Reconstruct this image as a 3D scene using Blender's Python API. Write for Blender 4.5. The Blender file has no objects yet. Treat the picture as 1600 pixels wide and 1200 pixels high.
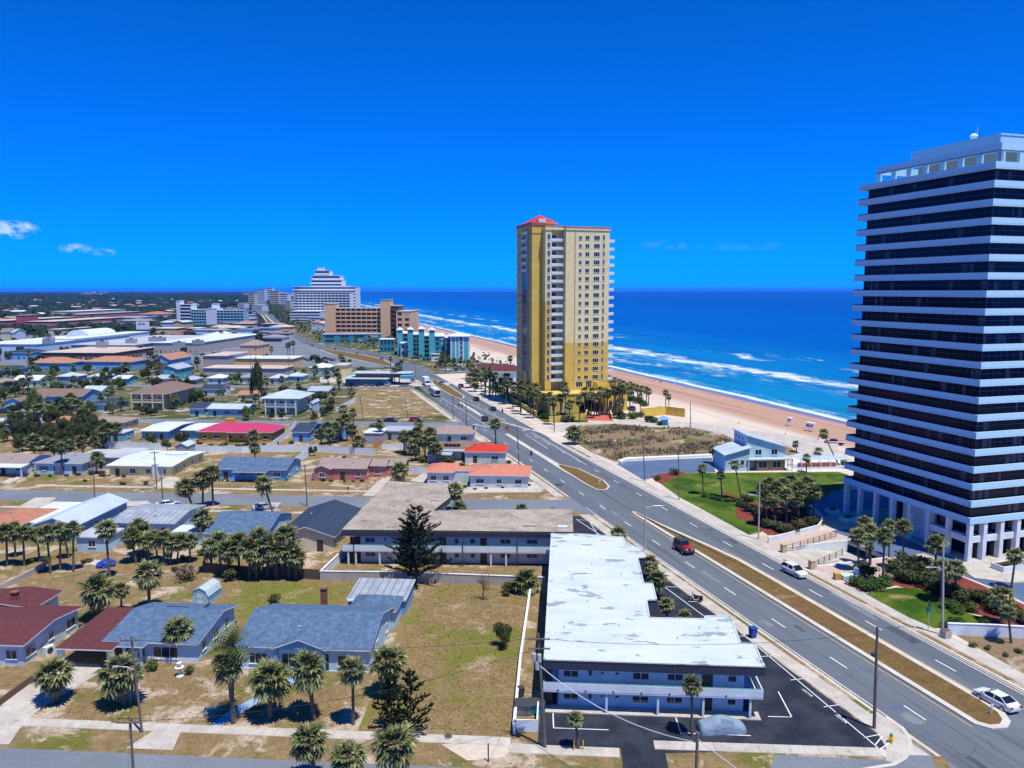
import bpy, bmesh, math, random
from mathutils import Vector, Matrix, Quaternion
random.seed(7)
rad = math.radians
SC = bpy.context.scene
COL = SC.collection

# ---------------------------------------------------------------- camera, sky, sun, exposure
HCAM = 46.0; FPX = 1217.0; PIT = math.atan(147 / 1217.0)
cd = bpy.data.cameras.new('camera'); cam = bpy.data.objects.new('camera', cd); COL.objects.link(cam)
cam.location = (0, 0, HCAM); cam.rotation_euler = (rad(90) - PIT, 0, 0)
cd.sensor_width = 36.0; cd.lens = FPX / 1600 * 36.0; cd.clip_start = 1.0; cd.clip_end = 200000
SC.camera = cam

SUN_AZ = 141.0; SUN_EL = 71.0            # azimuth clockwise from +Y (the view direction)
world = bpy.data.worlds.new('World'); SC.world = world; world.use_nodes = True
wn = world.node_tree; wn.nodes.clear()
sky = wn.nodes.new('ShaderNodeTexSky'); sky.sky_type = 'NISHITA'; sky.sun_disc = False
sky.sun_elevation = rad(SUN_EL); sky.sun_rotation = rad(SUN_AZ)
sky.air_density = 1.0; sky.dust_density = 0.0; sky.ozone_density = 1.0; sky.altitude = 0
hs = wn.nodes.new('ShaderNodeMixRGB'); hs.blend_type = 'MULTIPLY'; hs.inputs[0].default_value = 1.0      # the photograph's deep polarised blue
bw = wn.nodes.new('ShaderNodeRGBToBW'); SKYK = 1.0; hs.inputs[2].default_value = (.003 * SKYK, .405 * SKYK, 2.1 * SKYK, 1)
bg = wn.nodes.new('ShaderNodeBackground'); bg.inputs['Strength'].default_value = 0.11
wo = wn.nodes.new('ShaderNodeOutputWorld')
wn.links.new(sky.outputs[0], bw.inputs[0]); wn.links.new(bw.outputs[0], hs.inputs[1])
# small fair-weather clouds low over the horizon
tc = wn.nodes.new('ShaderNodeTexCoord')
def wmath(op, a, b=None, c=None):
    n = wn.nodes.new('ShaderNodeMath'); n.operation = op
    for i, x in enumerate((a, b, c)):
        if x is None: continue
        if isinstance(x, (int, float)): n.inputs[i].default_value = x
        else: wn.links.new(x, n.inputs[i])
    return n.outputs[0]
sx = wn.nodes.new('ShaderNodeSeparateXYZ'); wn.links.new(tc.outputs['Generated'], sx.inputs[0])
az = wmath('ARCTAN2', sx.outputs[0], sx.outputs[1]); el = wmath('ARCSINE', sx.outputs[2])
cv = wn.nodes.new('ShaderNodeCombineXYZ'); wn.links.new(az, cv.inputs[0]); wn.links.new(wmath('MULTIPLY', el, 1.7), cv.inputs[1])
cn = wn.nodes.new('ShaderNodeTexNoise'); cn.inputs['Scale'].default_value = 55; cn.inputs['Detail'].default_value = 7; cn.inputs['Roughness'].default_value = .62
wn.links.new(cv.outputs[0], cn.inputs['Vector'])
cl = None
for (a0, e0, ra, re, st) in [(-.562, .0640, .026, .0105, 1.0), (-.590, .0675, .020, .009, .7), (-.505, .0455, .018, .006, .6), (-.478, .0420, .014, .005, .5), (.200, .055, .05, .007, .06), (.29, .053, .06, .006, .05), (-.9, .05, .06, .012, .8), (.9, .05, .08, .01, .6), (1.9, .06, .1, .012, .7), (-2.2, .06, .1, .012, .7), (3.0, .05, .1, .012, .6)]:
    dx = wmath('DIVIDE', wmath('SUBTRACT', az, a0), ra); dy = wmath('DIVIDE', wmath('SUBTRACT', el, e0), re)
    m = wmath('SUBTRACT', 1.0, wmath('ADD', wmath('MULTIPLY', dx, dx), wmath('MULTIPLY', dy, dy)))
    m = wmath('MULTIPLY', wmath('MAXIMUM', m, 0.0), st)
    cl = m if cl is None else wmath('MAXIMUM', cl, m)
cf = wmath('MULTIPLY', cl, wmath('MULTIPLY', wmath('MAXIMUM', wmath('SUBTRACT', cn.outputs['Fac'], .44), 0.0), 7.0))
mxw = wn.nodes.new('ShaderNodeMixRGB'); wn.links.new(wmath('MINIMUM', cf, 0.85), mxw.inputs[0])
wn.links.new(hs.outputs[0], mxw.inputs[1]); mxw.inputs[2].default_value = (5.0, 6.4, 8.0, 1)
wn.links.new(mxw.outputs[0], bg.inputs[0]); wn.links.new(bg.outputs[0], wo.inputs[0])

ld = bpy.data.lights.new('sun', 'SUN'); ld.energy = 4.8; ld.angle = rad(.55); ld.color = (1, .965, .85)
sun = bpy.data.objects.new('sun', ld); COL.objects.link(sun)
sd = Vector((math.sin(rad(SUN_AZ)) * math.cos(rad(SUN_EL)), math.cos(rad(SUN_AZ)) * math.cos(rad(SUN_EL)), math.sin(rad(SUN_EL))))
sun.rotation_euler = (-sd).to_track_quat('-Z', 'Y').to_euler(); sun.location = (0, -40, 200)
SC.view_settings.view_transform = 'Standard'; SC.view_settings.look = 'None'
SC.view_settings.exposure = 0.12; SC.view_settings.gamma = 1.0; SC.view_settings.use_curve_mapping = False
SC.render.engine = 'CYCLES'
SC.cycles.max_bounces = 5; SC.cycles.diffuse_bounces = 2; SC.cycles.glossy_bounces = 2; SC.cycles.transmission_bounces = 2
SC.cycles.volume_bounces = 0; SC.cycles.transparent_max_bounces = 6; SC.cycles.caustics_reflective = False; SC.cycles.caustics_refractive = False
SC.cycles.use_denoising = True

# ---------------------------------------------------------------- survey frames
_c, _s = math.cos(PIT), math.sin(PIT)
def G(px, py, z=0.0):
    """ground point seen at a survey mark of the 1600x1200 plan view, at height z"""
    x = px - 800; v = py - 600; k = (HCAM - z) / (v * _c + FPX * _s)
    return (x * k, (FPX * _c - v * _s) * k)
def HZ(Y, px, py):
    """x and height of a mark that stands at forward distance Y"""
    v = py - 600; k = Y / (FPX * _c - v * _s)
    return ((px - 800) * k, HCAM - (v * _c + FPX * _s) * k)
GA = rad(-4.0)
def W(u, v):  return (u * math.cos(GA) - v * math.sin(GA), u * math.sin(GA) + v * math.cos(GA))
def UV(p):    return (p[0] * math.cos(GA) + p[1] * math.sin(GA), -p[0] * math.sin(GA) + p[1] * math.cos(GA))
RA = rad(107.0); _r = (math.cos(RA), math.sin(RA)); _p = (math.sin(RA), -math.cos(RA))
def R(s, p):  return (s * _r[0] + p * _p[0], s * _r[1] + p * _p[1])
def SP(q):    return (q[0] * _r[0] + q[1] * _r[1], q[0] * _p[0] + q[1] * _p[1])
BA = rad(17.0)                              # rotation that takes +Y to the boulevard direction

# ---------------------------------------------------------------- materials
MATS = {}
def newmat(name):
    m = bpy.data.materials.new(name); m.use_nodes = True; MATS[name] = m
    nt = m.node_tree; b = nt.nodes['Principled BSDF']
    return m, nt, b
def nd(nt, t, **kw):
    n = nt.nodes.new(t)
    for k, v in kw.items(): setattr(n, k, v)
    return n
def nmath(nt, op, a, b=None, c=None, clamp=False):
    n = nt.nodes.new('ShaderNodeMath'); n.operation = op; n.use_clamp = clamp
    for i, x in enumerate((a, b, c)):
        if x is None: continue
        if isinstance(x, (int, float)): n.inputs[i].default_value = x
        else: nt.links.new(x, n.inputs[i])
    return n.outputs[0]
def noise(nt, vec, scale, detail=4, rough=.6, dist=0.0):
    n = nt.nodes.new('ShaderNodeTexNoise'); n.inputs['Scale'].default_value = scale; n.inputs['Detail'].default_value = detail
    n.inputs['Roughness'].default_value = rough; n.inputs['Distortion'].default_value = dist
    nt.links.new(vec, n.inputs['Vector']); return n.outputs['Fac']
def ramp(nt, fac, lo, hi):
    n = nt.nodes.new('ShaderNodeMapRange'); n.inputs[1].default_value = lo; n.inputs[2].default_value = hi; nt.links.new(fac, n.inputs[0]); return n.outputs[0]
def mix(nt, fac, a, b, mode='MIX'):
    n = nt.nodes.new('ShaderNodeMixRGB'); n.blend_type = mode
    for i, x in enumerate((fac, a, b)):
        if isinstance(x, (int, float)): n.inputs[i].default_value = x
        elif isinstance(x, tuple): n.inputs[i].default_value = (*x, 1) if len(x) == 3 else x
        else: nt.links.new(x, n.inputs[i])
    return n.outputs[0]
def vec(nt, kind):
    if kind == 'World': return nd(nt, 'ShaderNodeNewGeometry').outputs['Position']
    return nd(nt, 'ShaderNodeTexCoord').outputs['Object']
def scaled(nt, v, s, r=0.0):
    n = nd(nt, 'ShaderNodeMapping'); n.inputs['Scale'].default_value = s; n.inputs['Rotation'].default_value = (0, 0, r); nt.links.new(v, n.inputs[0]); return n.outputs[0]
def pm(name, c, c2=None, sc=.8, turn=0.0, lohi=(.4, .62), rough=.85, spec=.3, coord='Object', fine=.12, fsc=9.0, bump=0.0, bsc=6.0, metal=0.0, rnd=0.0, stripe=None, c3=None, sc3=.15, lohi3=(.5, .62), stretch=None):
    """weathered surface: base colour c blended to c2 in blotches, optional c3 patches, fine grain"""
    m, nt, b = newmat(name)
    v = vec(nt, coord)
    if turn: v = scaled(nt, v, (1, 1, 1), turn)
    if stretch: v = scaled(nt, v, stretch)
    col = c
    if c2: col = mix(nt, ramp(nt, noise(nt, v, sc, 5), *lohi), c, c2)
    if c3: col = mix(nt, ramp(nt, noise(nt, v, sc3, 6, .65), *lohi3), col, c3)
    if fine:
        f = ramp(nt, noise(nt, v, fsc, 3, .7), .3, .7)
        k = nmath(nt, 'ADD', nmath(nt, 'MULTIPLY', f, 2 * fine), 1 - fine)
        cc = nd(nt, 'ShaderNodeCombineXYZ')
        for i in range(3): nt.links.new(k, cc.inputs[i])
        col = mix(nt, 1.0, col, cc.outputs[0], 'MULTIPLY')
    if stripe:                                # (axis, period, duty, colour): pressed seams or courses
        ax, per, duty, sc_col = stripe
        sx_ = nd(nt, 'ShaderNodeSeparateXYZ'); nt.links.new(vec(nt, 'Object'), sx_.inputs[0])
        fr = nmath(nt, 'FRACT', nmath(nt, 'DIVIDE', sx_.outputs[ax], per))
        col = mix(nt, nmath(nt, 'LESS_THAN', fr, duty), col, sc_col)
    if rnd:
        oi = nd(nt, 'ShaderNodeObjectInfo')
        k = nmath(nt, 'ADD', nmath(nt, 'MULTIPLY', oi.outputs['Random'], 2 * rnd), 1 - rnd)
        cc = nd(nt, 'ShaderNodeCombineXYZ')
        for i in range(3): nt.links.new(k, cc.inputs[i])
        col = mix(nt, 1.0, col, cc.outputs[0], 'MULTIPLY')
    if isinstance(col, tuple): b.inputs['Base Color'].default_value = (*col, 1)
    else: nt.links.new(col, b.inputs['Base Color'])
    b.inputs['Roughness'].default_value = rough; b.inputs['Metallic'].default_value = metal; b.inputs['Specular IOR Level'].default_value = spec
    if bump:
        bn = nd(nt, 'ShaderNodeBump'); bn.inputs['Strength'].default_value = bump; bn.inputs['Distance'].default_value = .3
        nt.links.new(noise(nt, v, bsc, 4, .7), bn.inputs['Height']); nt.links.new(bn.outputs[0], b.inputs['Normal'])
    return m
def leafmat(name, c, c2, dead=None, rnd=.25):
    m, nt, b = newmat(name)
    at = nd(nt, 'ShaderNodeAttribute', attribute_name='tint')
    col = mix(nt, at.outputs['Fac'], c, c2)
    if dead:
        ad = nd(nt, 'ShaderNodeAttribute', attribute_name='dead'); col = mix(nt, ad.outputs['Fac'], col, dead)
    oi = nd(nt, 'ShaderNodeObjectInfo')
    k = nmath(nt, 'ADD', nmath(nt, 'MULTIPLY', oi.outputs['Random'], 2 * rnd), 1 - rnd)
    cc = nd(nt, 'ShaderNodeCombineXYZ')
    for i in range(3): nt.links.new(k, cc.inputs[i])
    col = mix(nt, 1.0, col, cc.outputs[0], 'MULTIPLY')
    nt.links.new(col, b.inputs['Base Color']); b.inputs['Roughness'].default_value = .6; b.inputs['Specular IOR Level'].default_value = .16
    tr = nd(nt, 'ShaderNodeBsdfTranslucent'); nt.links.new(col, tr.inputs[0])
    ms = nd(nt, 'ShaderNodeMixShader'); ms.inputs[0].default_value = .22
    nt.links.new(b.outputs[0], ms.inputs[1]); nt.links.new(tr.outputs[0], ms.inputs[2])
    nt.links.new(ms.outputs[0], nt.nodes['Material Output'].inputs[0])
    return m

# ---------------------------------------------------------------- mesh building
class MB:
    def __init__(s): s.v = []; s.f = []; s.m = []; s.t = []; s.d = []
    def face(s, pts, m=0):
        n = len(s.v); s.v += [tuple(p) for p in pts]; s.f.append(tuple(range(n, n + len(pts)))); s.m.append(m)
    def box(s, x0, y0, z0, x1, y1, z1, m=0, top=None):
        n = len(s.v)
        s.v += [(x0, y0, z0), (x1, y0, z0), (x1, y1, z0), (x0, y1, z0), (x0, y0, z1), (x1, y0, z1), (x1, y1, z1), (x0, y1, z1)]
        for k, q in enumerate(((3, 2, 1, 0), (4, 5, 6, 7), (0, 1, 5, 4), (1, 2, 6, 5), (2, 3, 7, 6), (3, 0, 4, 7))):
            s.f.append(tuple(n + i for i in q)); s.m.append(top if (top is not None and k == 1) else m)
        return s
    def hexa(s, p, m=0):                       # 8 corners: bottom ring then top ring
        n = len(s.v); s.v += [tuple(q) for q in p]
        for q in ((3, 2, 1, 0), (4, 5, 6, 7), (0, 1, 5, 4), (1, 2, 6, 5), (2, 3, 7, 6), (3, 0, 4, 7)):
            s.f.append(tuple(n + i for i in q)); s.m.append(m)
        return s
    def prism(s, poly, z0, z1, m=0, mt=None, bottom=True):
        a = sum(p[0] * q[1] - q[0] * p[1] for p, q in zip(poly, poly[1:] + poly[:1]))
        if a < 0: poly = poly[::-1]
        n = len(s.v); k = len(poly)
        s.v += [(x, y, z0) for x, y in poly] + [(x, y, z1) for x, y in poly]
        s.f.append(tuple(n + k + i for i in range(k))); s.m.append(m if mt is None else mt)
        if bottom: s.f.append(tuple(n + i for i in reversed(range(k)))); s.m.append(m)
        for i in range(k):
            j = (i + 1) % k; s.f.append((n + i, n + j, n + k + j, n + k + i)); s.m.append(m)
        return s
    def tube(s, a, b, r0, r1=None, n=6, m=0, cap=True):
        r1 = r0 if r1 is None else r1
        a, b = Vector(a), Vector(b); d = (b - a).normalized(); u = d.orthogonal().normalized(); w = d.cross(u)
        k = len(s.v)
        for c, r in ((a, r0), (b, r1)):
            for i in range(n):
                t = 2 * math.pi * i / n; s.v.append(tuple(c + u * (r * math.cos(t)) + w * (r * math.sin(t))))
        for i in range(n):
            j = (i + 1) % n; s.f.append((k + i, k + j, k + n + j, k + n + i)); s.m.append(m)
        if cap:
            s.f.append(tuple(k + n + i for i in range(n))); s.m.append(m); s.f.append(tuple(k + i for i in reversed(range(n)))); s.m.append(m)
        return s
    def path(s, pts, r, n=5, m=0):
        for a, b in zip(pts, pts[1:]): s.tube(a, b, r, r, n, m, cap=False)
        return s
    def ico(s, c, r, m=0, sub=1, jit=0.0, sq=1.0):
        bm = bmesh.new(); bmesh.ops.create_icosphere(bm, subdivisions=sub, radius=1.0); bm.verts.ensure_lookup_table()
        k = len(s.v)
        for v in bm.verts:
            q = 1 + random.uniform(-jit, jit); s.v.append((c[0] + v.co.x * r * q, c[1] + v.co.y * r * q, c[2] + v.co.z * r * q * sq))
        for f in bm.faces: s.f.append(tuple(k + v.index for v in f.verts)); s.m.append(m)
        bm.free(); return s
    def xf(s, M, start=0):
        for i in range(start, len(s.v)): s.v[i] = tuple(M @ Vector(s.v[i]))
        return s
    def mesh(s, name, mats, smooth=False):
        me = bpy.data.meshes.new(name); me.from_pydata(s.v, [], s.f)
        for mm in mats: me.materials.append(MATS[mm] if isinstance(mm, str) else mm)
        if len(mats) > 1: me.polygons.foreach_set('material_index', s.m)
        if smooth: me.polygons.foreach_set('use_smooth', [True] * len(s.f))
        if s.t:
            at = me.attributes.new('tint', 'FLOAT', 'FACE'); at.data.foreach_set('value', s.t)
        if s.d:
            at = me.attributes.new('dead', 'FLOAT', 'FACE'); at.data.foreach_set('value', s.d)
        me.update(); return me
    def build(s, name, mats, parent=None, loc=(0, 0, 0), rot=0.0, smooth=False):
        return link(name, s.mesh(name, mats, smooth), parent, loc, rot)
def link(name, me, parent=None, loc=(0, 0, 0), rot=0.0):
    o = bpy.data.objects.new(name, me); COL.objects.link(o)
    if parent: o.parent = parent
    o.location = loc if len(loc) == 3 else (*loc, 0)
    o.rotation_euler = (0, 0, rot) if isinstance(rot, (int, float)) else rot
    return o
def thing(name, label, cat, loc=(0, 0, 0), rot=0.0, group=None):
    o = link(name, None, None, loc, rot); o.empty_display_size = .1; return tag(o, label, cat, group)
def tag(o, label, cat, group=None):
    o['label'] = label; o['category'] = cat
    if group: o['group'] = group
    return o
def kind(o, k): o['kind'] = k; return o
ORD = 'first second third fourth fifth sixth seventh eighth ninth tenth eleventh twelfth thirteenth fourteenth fifteenth sixteenth'.split()
def nth(lst, e, label):
    """label of one member of a short row, told by its place"""
    if len(lst) > 16: return label
    k = sorted(lst, key=lambda q: q[0]).index(e); return '%s, %s from left' % (label, ORD[k])
CACHE = {}
def cached(key, fn):
    if key not in CACHE: CACHE[key] = fn()
    return CACHE[key]
ZB = 0.10                                   # kerb height of the building blocks
def dist_ang(a, b): return math.hypot(b[0] - a[0], b[1] - a[1]), math.atan2(b[1] - a[1], b[0] - a[0])
# ---------------------------------------------------------------- material library
pm('asphalt', (.105, .124, .15), (.145, .163, .192), .25, rough=.9, coord='World', fine=.16, fsc=3.5, c3=(.078, .088, .105), sc3=.5, lohi3=(.50, .64), stretch=(1, .03, 1), turn=-BA)
pm('asphalt_side', (.15, .17, .20), (.19, .21, .245), .06, rough=.9, coord='World', fine=.12, fsc=3)
pm('asphalt_patch', (.06, .07, .088), (.08, .09, .11), .5, rough=.95, coord='World', fine=.2)
pm('asphalt_worn', (.19, .205, .225), (.165, .18, .2), .5, rough=.95, coord='World', fine=.15)
pm('asphalt_lot', (.014, .018, .032), (.032, .037, .054), .35, rough=.85, coord='World', fine=.2, fsc=4)
pm('asphalt_drive', (.075, .12, .22), (.10, .15, .26), .1, rough=.9, coord='World', fine=.1)
pm('concrete', (.42, .38, .34), (.52, .48, .43), .35, rough=.9, coord='World', fine=.14, fsc=4, c3=(.3, .27, .24), sc3=.5, lohi3=(.6, .7))
pm('concrete_kerb', (.50, .46, .40), (.58, .55, .5), .4, rough=.9, coord='World', fine=.1)
pm('pavers', (.46, .35, .30), (.52, .42, .38), 1.2, rough=.9, coord='World', fine=.2, fsc=5)
pm('pavers_pale', (.62, .52, .40), (.55, .42, .34), .4, rough=.9, coord='World', fine=.15, fsc=3)
pm('red_paving', (.55, .13, .10), (.45, .10, .08), .8, rough=.9, coord='World', fine=.15)
pm('paint_white', (.78, .78, .78), (.6, .6, .62), 1.2, lohi=(.5, .75), rough=.7, coord='World', fine=.05)
pm('paint_yellow', (.62, .42, .06), (.5, .33, .08), 1.2, rough=.7, coord='World')
pm('paint_pale', (.25, .36, .52), (.3, .42, .57), .8, rough=.7, coord='World')
pm('paint_faded', (.085, .115, .19), (.11, .135, .19), 1.5, rough=.8, coord='World')
pm('paint_blue', (.16, .33, .62), (.2, .4, .66), .8, rough=.7, coord='World')
def lawnmat(name, dry, dry2, green, sand, g=(.52, .66), s=(.55, .66), sc=.09, gs=.05):
    m, nt, b = newmat(name); v = vec(nt, 'World')
    c = mix(nt, ramp(nt, noise(nt, v, .6, 6, .7), .35, .65), dry, dry2)
    c = mix(nt, ramp(nt, noise(nt, scaled(nt, v, (1, 1, 1), .4), gs, 6, .62, .6), *g), c, green)
    v2 = nd(nt, 'ShaderNodeVectorMath', operation='ADD'); v2.inputs[1].default_value = (331, 87, 0); nt.links.new(v, v2.inputs[0])
    c = mix(nt, ramp(nt, noise(nt, v2.outputs[0], sc, 8, .72, .4), *s), c, sand)
    f = ramp(nt, noise(nt, v, 3.2, 4, .8), .3, .7); k = nmath(nt, 'ADD', nmath(nt, 'MULTIPLY', f, .62), .66)
    f2 = ramp(nt, noise(nt, v2.outputs[0], 1.1, 4, .75), .55, .78); k = nmath(nt, 'MULTIPLY', k, nmath(nt, 'SUBTRACT', 1.0, nmath(nt, 'MULTIPLY', f2, .35)))
    cc = nd(nt, 'ShaderNodeCombineXYZ')
    for i in range(3): nt.links.new(k, cc.inputs[i])
    nt.links.new(mix(nt, 1.0, c, cc.outputs[0], 'MULTIPLY'), b.inputs['Base Color']); b.inputs['Roughness'].default_value = .95; b.inputs['Specular IOR Level'].default_value = .1
    bn = nd(nt, 'ShaderNodeBump'); bn.inputs['Strength'].default_value = .6; bn.inputs['Distance'].default_value = .25
    nt.links.new(noise(nt, v, 2.4, 5, .8), bn.inputs['Height']); nt.links.new(bn.outputs[0], b.inputs['Normal'])
lawnmat('lawn_dry', (.29, .20, .105), (.20, .145, .065), (.15, .15, .035), (.50, .40, .31), g=(.54, .60), s=(.52, .60), sc=.16, gs=.09)
lawnmat('lawn_lot', (.30, .205, .105), (.20, .15, .06), (.17, .175, .035), (.40, .30, .20), g=(.50, .60), s=(.55, .66), sc=.12, gs=.07)
lawnmat('lawn_mid', (.16, .14, .07), (.11, .10, .045), (.07, .09, .02), (.42, .38, .33), g=(.46, .56), s=(.54, .60), sc=.10, gs=.05)
lawnmat('lawn_brown', (.20, .125, .048), (.14, .09, .035), (.12, .10, .03), (.30, .21, .12), g=(.56, .7), s=(.6, .7))
lawnmat('lawn_green', (.075, .13, .012), (.11, .16, .02), (.035, .085, .008), (.28, .24, .08), g=(.48, .58), s=(.56, .66), sc=.11, gs=.09)
lawnmat('dune_scrub', (.29, .205, .125), (.19, .14, .08), (.12, .135, .04), (.50, .40, .30), g=(.53, .6), s=(.56, .64), sc=.11, gs=.07)
lawnmat('land_far', (.035, .045, .03), (.025, .036, .024), (.012, .024, .014), (.26, .24, .22), g=(.4, .6), s=(.62, .7), sc=.012, gs=.006)
pm('mulch', (.22, .05, .032), (.15, .035, .024), 1, rough=1, coord='World', fine=.3)
pm('sand_white', (.62, .54, .46), (.54, .45, .37), .05, rough=1, coord='World', fine=.12, fsc=1.2)
# walls, trims
def wallmat(name, c, d=.86):  pm(name, c, tuple(x * d for x in c), .5, rough=.85, fine=.06, fsc=3)
for n_, c_ in dict(wall_white=(.60, .67, .71), wall_cream=(.70, .62, .46), wall_yellow=(.80, .70, .32), wall_ochre=(.62, .33, .07), wall_gold=(.76, .52, .10), wall_buff=(.90, .75, .37),
        wall_blue=(.17, .42, .68), wall_paleblue=(.48, .69, .79), wall_pink=(.55, .22, .19), wall_grey=(.36, .38, .43), wall_green=(.42, .66, .56), wall_tan=(.55, .42, .27), wall_peach=(.84, .52, .28),
        wall_teal=(.04, .27, .36), wall_turq=(.10, .46, .52), wall_aqua=(.35, .62, .70), trim_white=(.76, .81, .83), wall_red=(.50, .13, .15), wall_brown=(.16, .09, .06), wall_orange=(.60, .30, .08), wall_block=(.47, .42, .38), band_white=(.66, .70, .76)).items(): wallmat(n_, c_)
pm('stucco_band', (.48, .73, .85), (.44, .68, .80), 2.0, rough=.9, fine=.07, fsc=2.2)
def roofmat(name, c, c2, fine=.28, **k): pm(name, c, c2, 1.3, rough=.92, fine=fine, fsc=5.5, spec=.15, **k)
roofmat('shingle_blue', (.070, .120, .205), (.108, .172, .275))
roofmat('shingle_navy', (.028, .045, .085), (.045, .065, .11))
roofmat('shingle_maroon', (.13, .042, .045), (.10, .035, .04))
roofmat('shingle_grey', (.22, .235, .27), (.29, .30, .33))
roofmat('shingle_brown', (.24, .16, .13), (.19, .125, .105))
roofmat('shingle_taupe', (.33, .26, .23), (.27, .21, .19))
roofmat('shingle_tan', (.42, .33, .25), (.36, .27, .2))
roofmat('shingle_orange', (.44, .22, .14), (.36, .175, .11))
roofmat('shingle_magenta', (.50, .05, .13), (.42, .05, .12))
roofmat('tile_red', (.62, .06, .035), (.50, .045, .03), stripe=(1, .45, .25, (.36, .035, .025)))
roofmat('tile_salmon', (.60, .24, .17), (.52, .20, .14), stripe=(1, .45, .22, (.42, .12, .08)))
roofmat('tile_terra', (.44, .20, .13), (.37, .16, .10))
pm('metal_pale', (.50, .58, .66), (.42, .50, .58), .3, rough=.5, fine=.06, stripe=(0, .6, .1, (.36, .43, .5)))
pm('metal_silver', (.40, .46, .53), (.34, .39, .46), .5, rough=.5, fine=.08, stripe=(0, .9, .08, (.28, .33, .4)))
pm('metal_grey', (.28, .31, .36), (.38, .42, .47), .5, rough=.55, fine=.14, stripe=(0, 1.1, .16, (.18, .2, .24)))
pm('membrane_white', (.57, .62, .64), (.49, .55, .58), .18, rough=.75, fine=.07, fsc=2.5, c3=(.27, .31, .35), sc3=.3, lohi3=(.585, .605), stretch=(.75, 1.6, 1), stripe=(1, 3.05, .018, (.40, .45, .49)))
pm('roof_white', (.62, .68, .72), (.55, .61, .66), .15, rough=.8, fine=.05, c3=(.55, .58, .6), sc3=.2, lohi3=(.6, .68))
pm('roof_grey', (.36, .38, .42), (.45, .46, .5), .1, rough=.9, fine=.1)
pm('roof_tan', (.50, .40, .32), (.58, .49, .41), .12, rough=.95, fine=.1)
pm('gravel_tan', (.41, .35, .29), (.30, .25, .205), .28, rough=1, fine=.32, fsc=3.0, c3=(.17, .145, .12), sc3=.33, lohi3=(.56, .70), bump=.4, bsc=4)
pm('mansard', (.075, .085, .11), (.06, .068, .09), .8, rough=.7, fine=.12)
pm('timber_dark', (.035, .03, .03), rough=.8, fine=.1)
pm('wood_pole', (.20, .16, .13), (.14, .115, .095), 1.5, rough=.95, fine=.2)
pm('concrete_pole', (.52, .48, .42), (.46, .42, .37), 1, rough=.9, fine=.08)
pm('metal_dark', (.05, .055, .06), rough=.5, fine=.0)
pm('metal_light', (.55, .57, .6), rough=.4, fine=0, metal=.3)
pm('wire', (.04, .04, .045), rough=.6, fine=0)
pm('cable_white', (.62, .66, .7), rough=.6, fine=0)
pm('vinyl', (.78, .84, .87), (.72, .79, .83), .6, rough=.6, fine=.05)
pm('fence_wood', (.14, .105, .08), (.10, .08, .06), 1.2, rough=.95, fine=.25)
pm('brick', (.30, .11, .07), (.22, .09, .06), 2.5, rough=.95, fine=.2)
pm('brick_tan', (.42, .25, .16), (.34, .2, .13), 2.5, rough=.95, fine=.2)
pm('trunk_palm', (.20, .155, .12), (.14, .105, .08), 3, rough=1, fine=.25, stretch=(1, 1, .2), stripe=(2, .05, .4, (.11, .085, .065)))
pm('bark', (.10, .075, .055), (.07, .055, .04), 3, rough=1, fine=.25)
pm('shutter', (.09, .10, .12), rough=.6, fine=.05)
pm('door_dark', (.06, .045, .04), rough=.5, fine=.05)
pm('plastic_blue', (.02, .07, .32), rough=.4, fine=0)
pm('plastic_yellow', (.75, .5, .03), rough=.5, fine=0)
pm('plastic_white', (.75, .77, .8), rough=.5, fine=.03)
pm('plastic_red', (.6, .04, .03), rough=.5, fine=0)
pm('sign_green', (.03, .22, .13), rough=.5, fine=0)
pm('awning_teal', (.04, .42, .5), (.05, .36, .44), 1, rough=.8, fine=.05)
pm('solar', (.008, .009, .014), rough=.25, spec=.5, fine=0)
pm('rubber', (.018, .018, .02), rough=.85, fine=0)
pm('rim_metal', (.5, .52, .55), rough=.3, metal=.8, fine=0)
pm('lamp_red', (.45, .01, .01), rough=.3, fine=0)
pm('lamp_clear', (.8, .82, .85), rough=.15, spec=.6, fine=0)
pm('cover_fabric', (.25, .33, .41), (.20, .27, .35), .9, lohi=(.3, .7), rough=.8, fine=.1, bump=.6, bsc=2.2)
pm('cover_dark', (.15, .20, .28), (.12, .16, .23), .9, rough=.8, fine=.1)
pm('tarp_blue', (.03, .07, .42), (.02, .05, .3), 2, rough=.6, fine=.1)
pm('skin', (.45, .26, .17), rough=.6, fine=0); pm('cloth_dark', (.04, .05, .09), rough=.9, fine=0); pm('cloth_pale', (.5, .5, .55), rough=.9, fine=0); pm('cloth_red', (.45, .06, .06), rough=.9, fine=0)
def glassmat(name, c, rough=.08, spec=.6, rnd=0.0):
    m, nt, b = newmat(name); b.inputs['Base Color'].default_value = (*c, 1); b.inputs['Roughness'].default_value = rough; b.inputs['Specular IOR Level'].default_value = spec
    if rnd:
        oi = nd(nt, 'ShaderNodeObjectInfo'); k = ramp(nt, oi.outputs['Random'], 1 - rnd, 1); nt.links.new(mix(nt, nmath(nt, 'GREATER_THAN', oi.outputs['Random'], 1 - rnd), c, (.42, .44, .47)), b.inputs['Base Color'])
glassmat('glass', (.025, .032, .045)); glassmat('glass_tower', (.004, .005, .022), .1, .12); glassmat('glass_blind', (.035, .04, .055), .2, .5, .16)
glassmat('glass_car', (.012, .015, .02), .06, .6)
pm('curtain', (.05, .06, .10), (.02, .025, .05), 1.2, rough=.35, fine=0)
def paint(name, c):
    m, nt, b = newmat(name); b.inputs['Base Color'].default_value = (*c, 1); b.inputs['Roughness'].default_value = .32; b.inputs['Coat Weight'].default_value = .6; b.inputs['Coat Roughness'].default_value = .08
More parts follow.
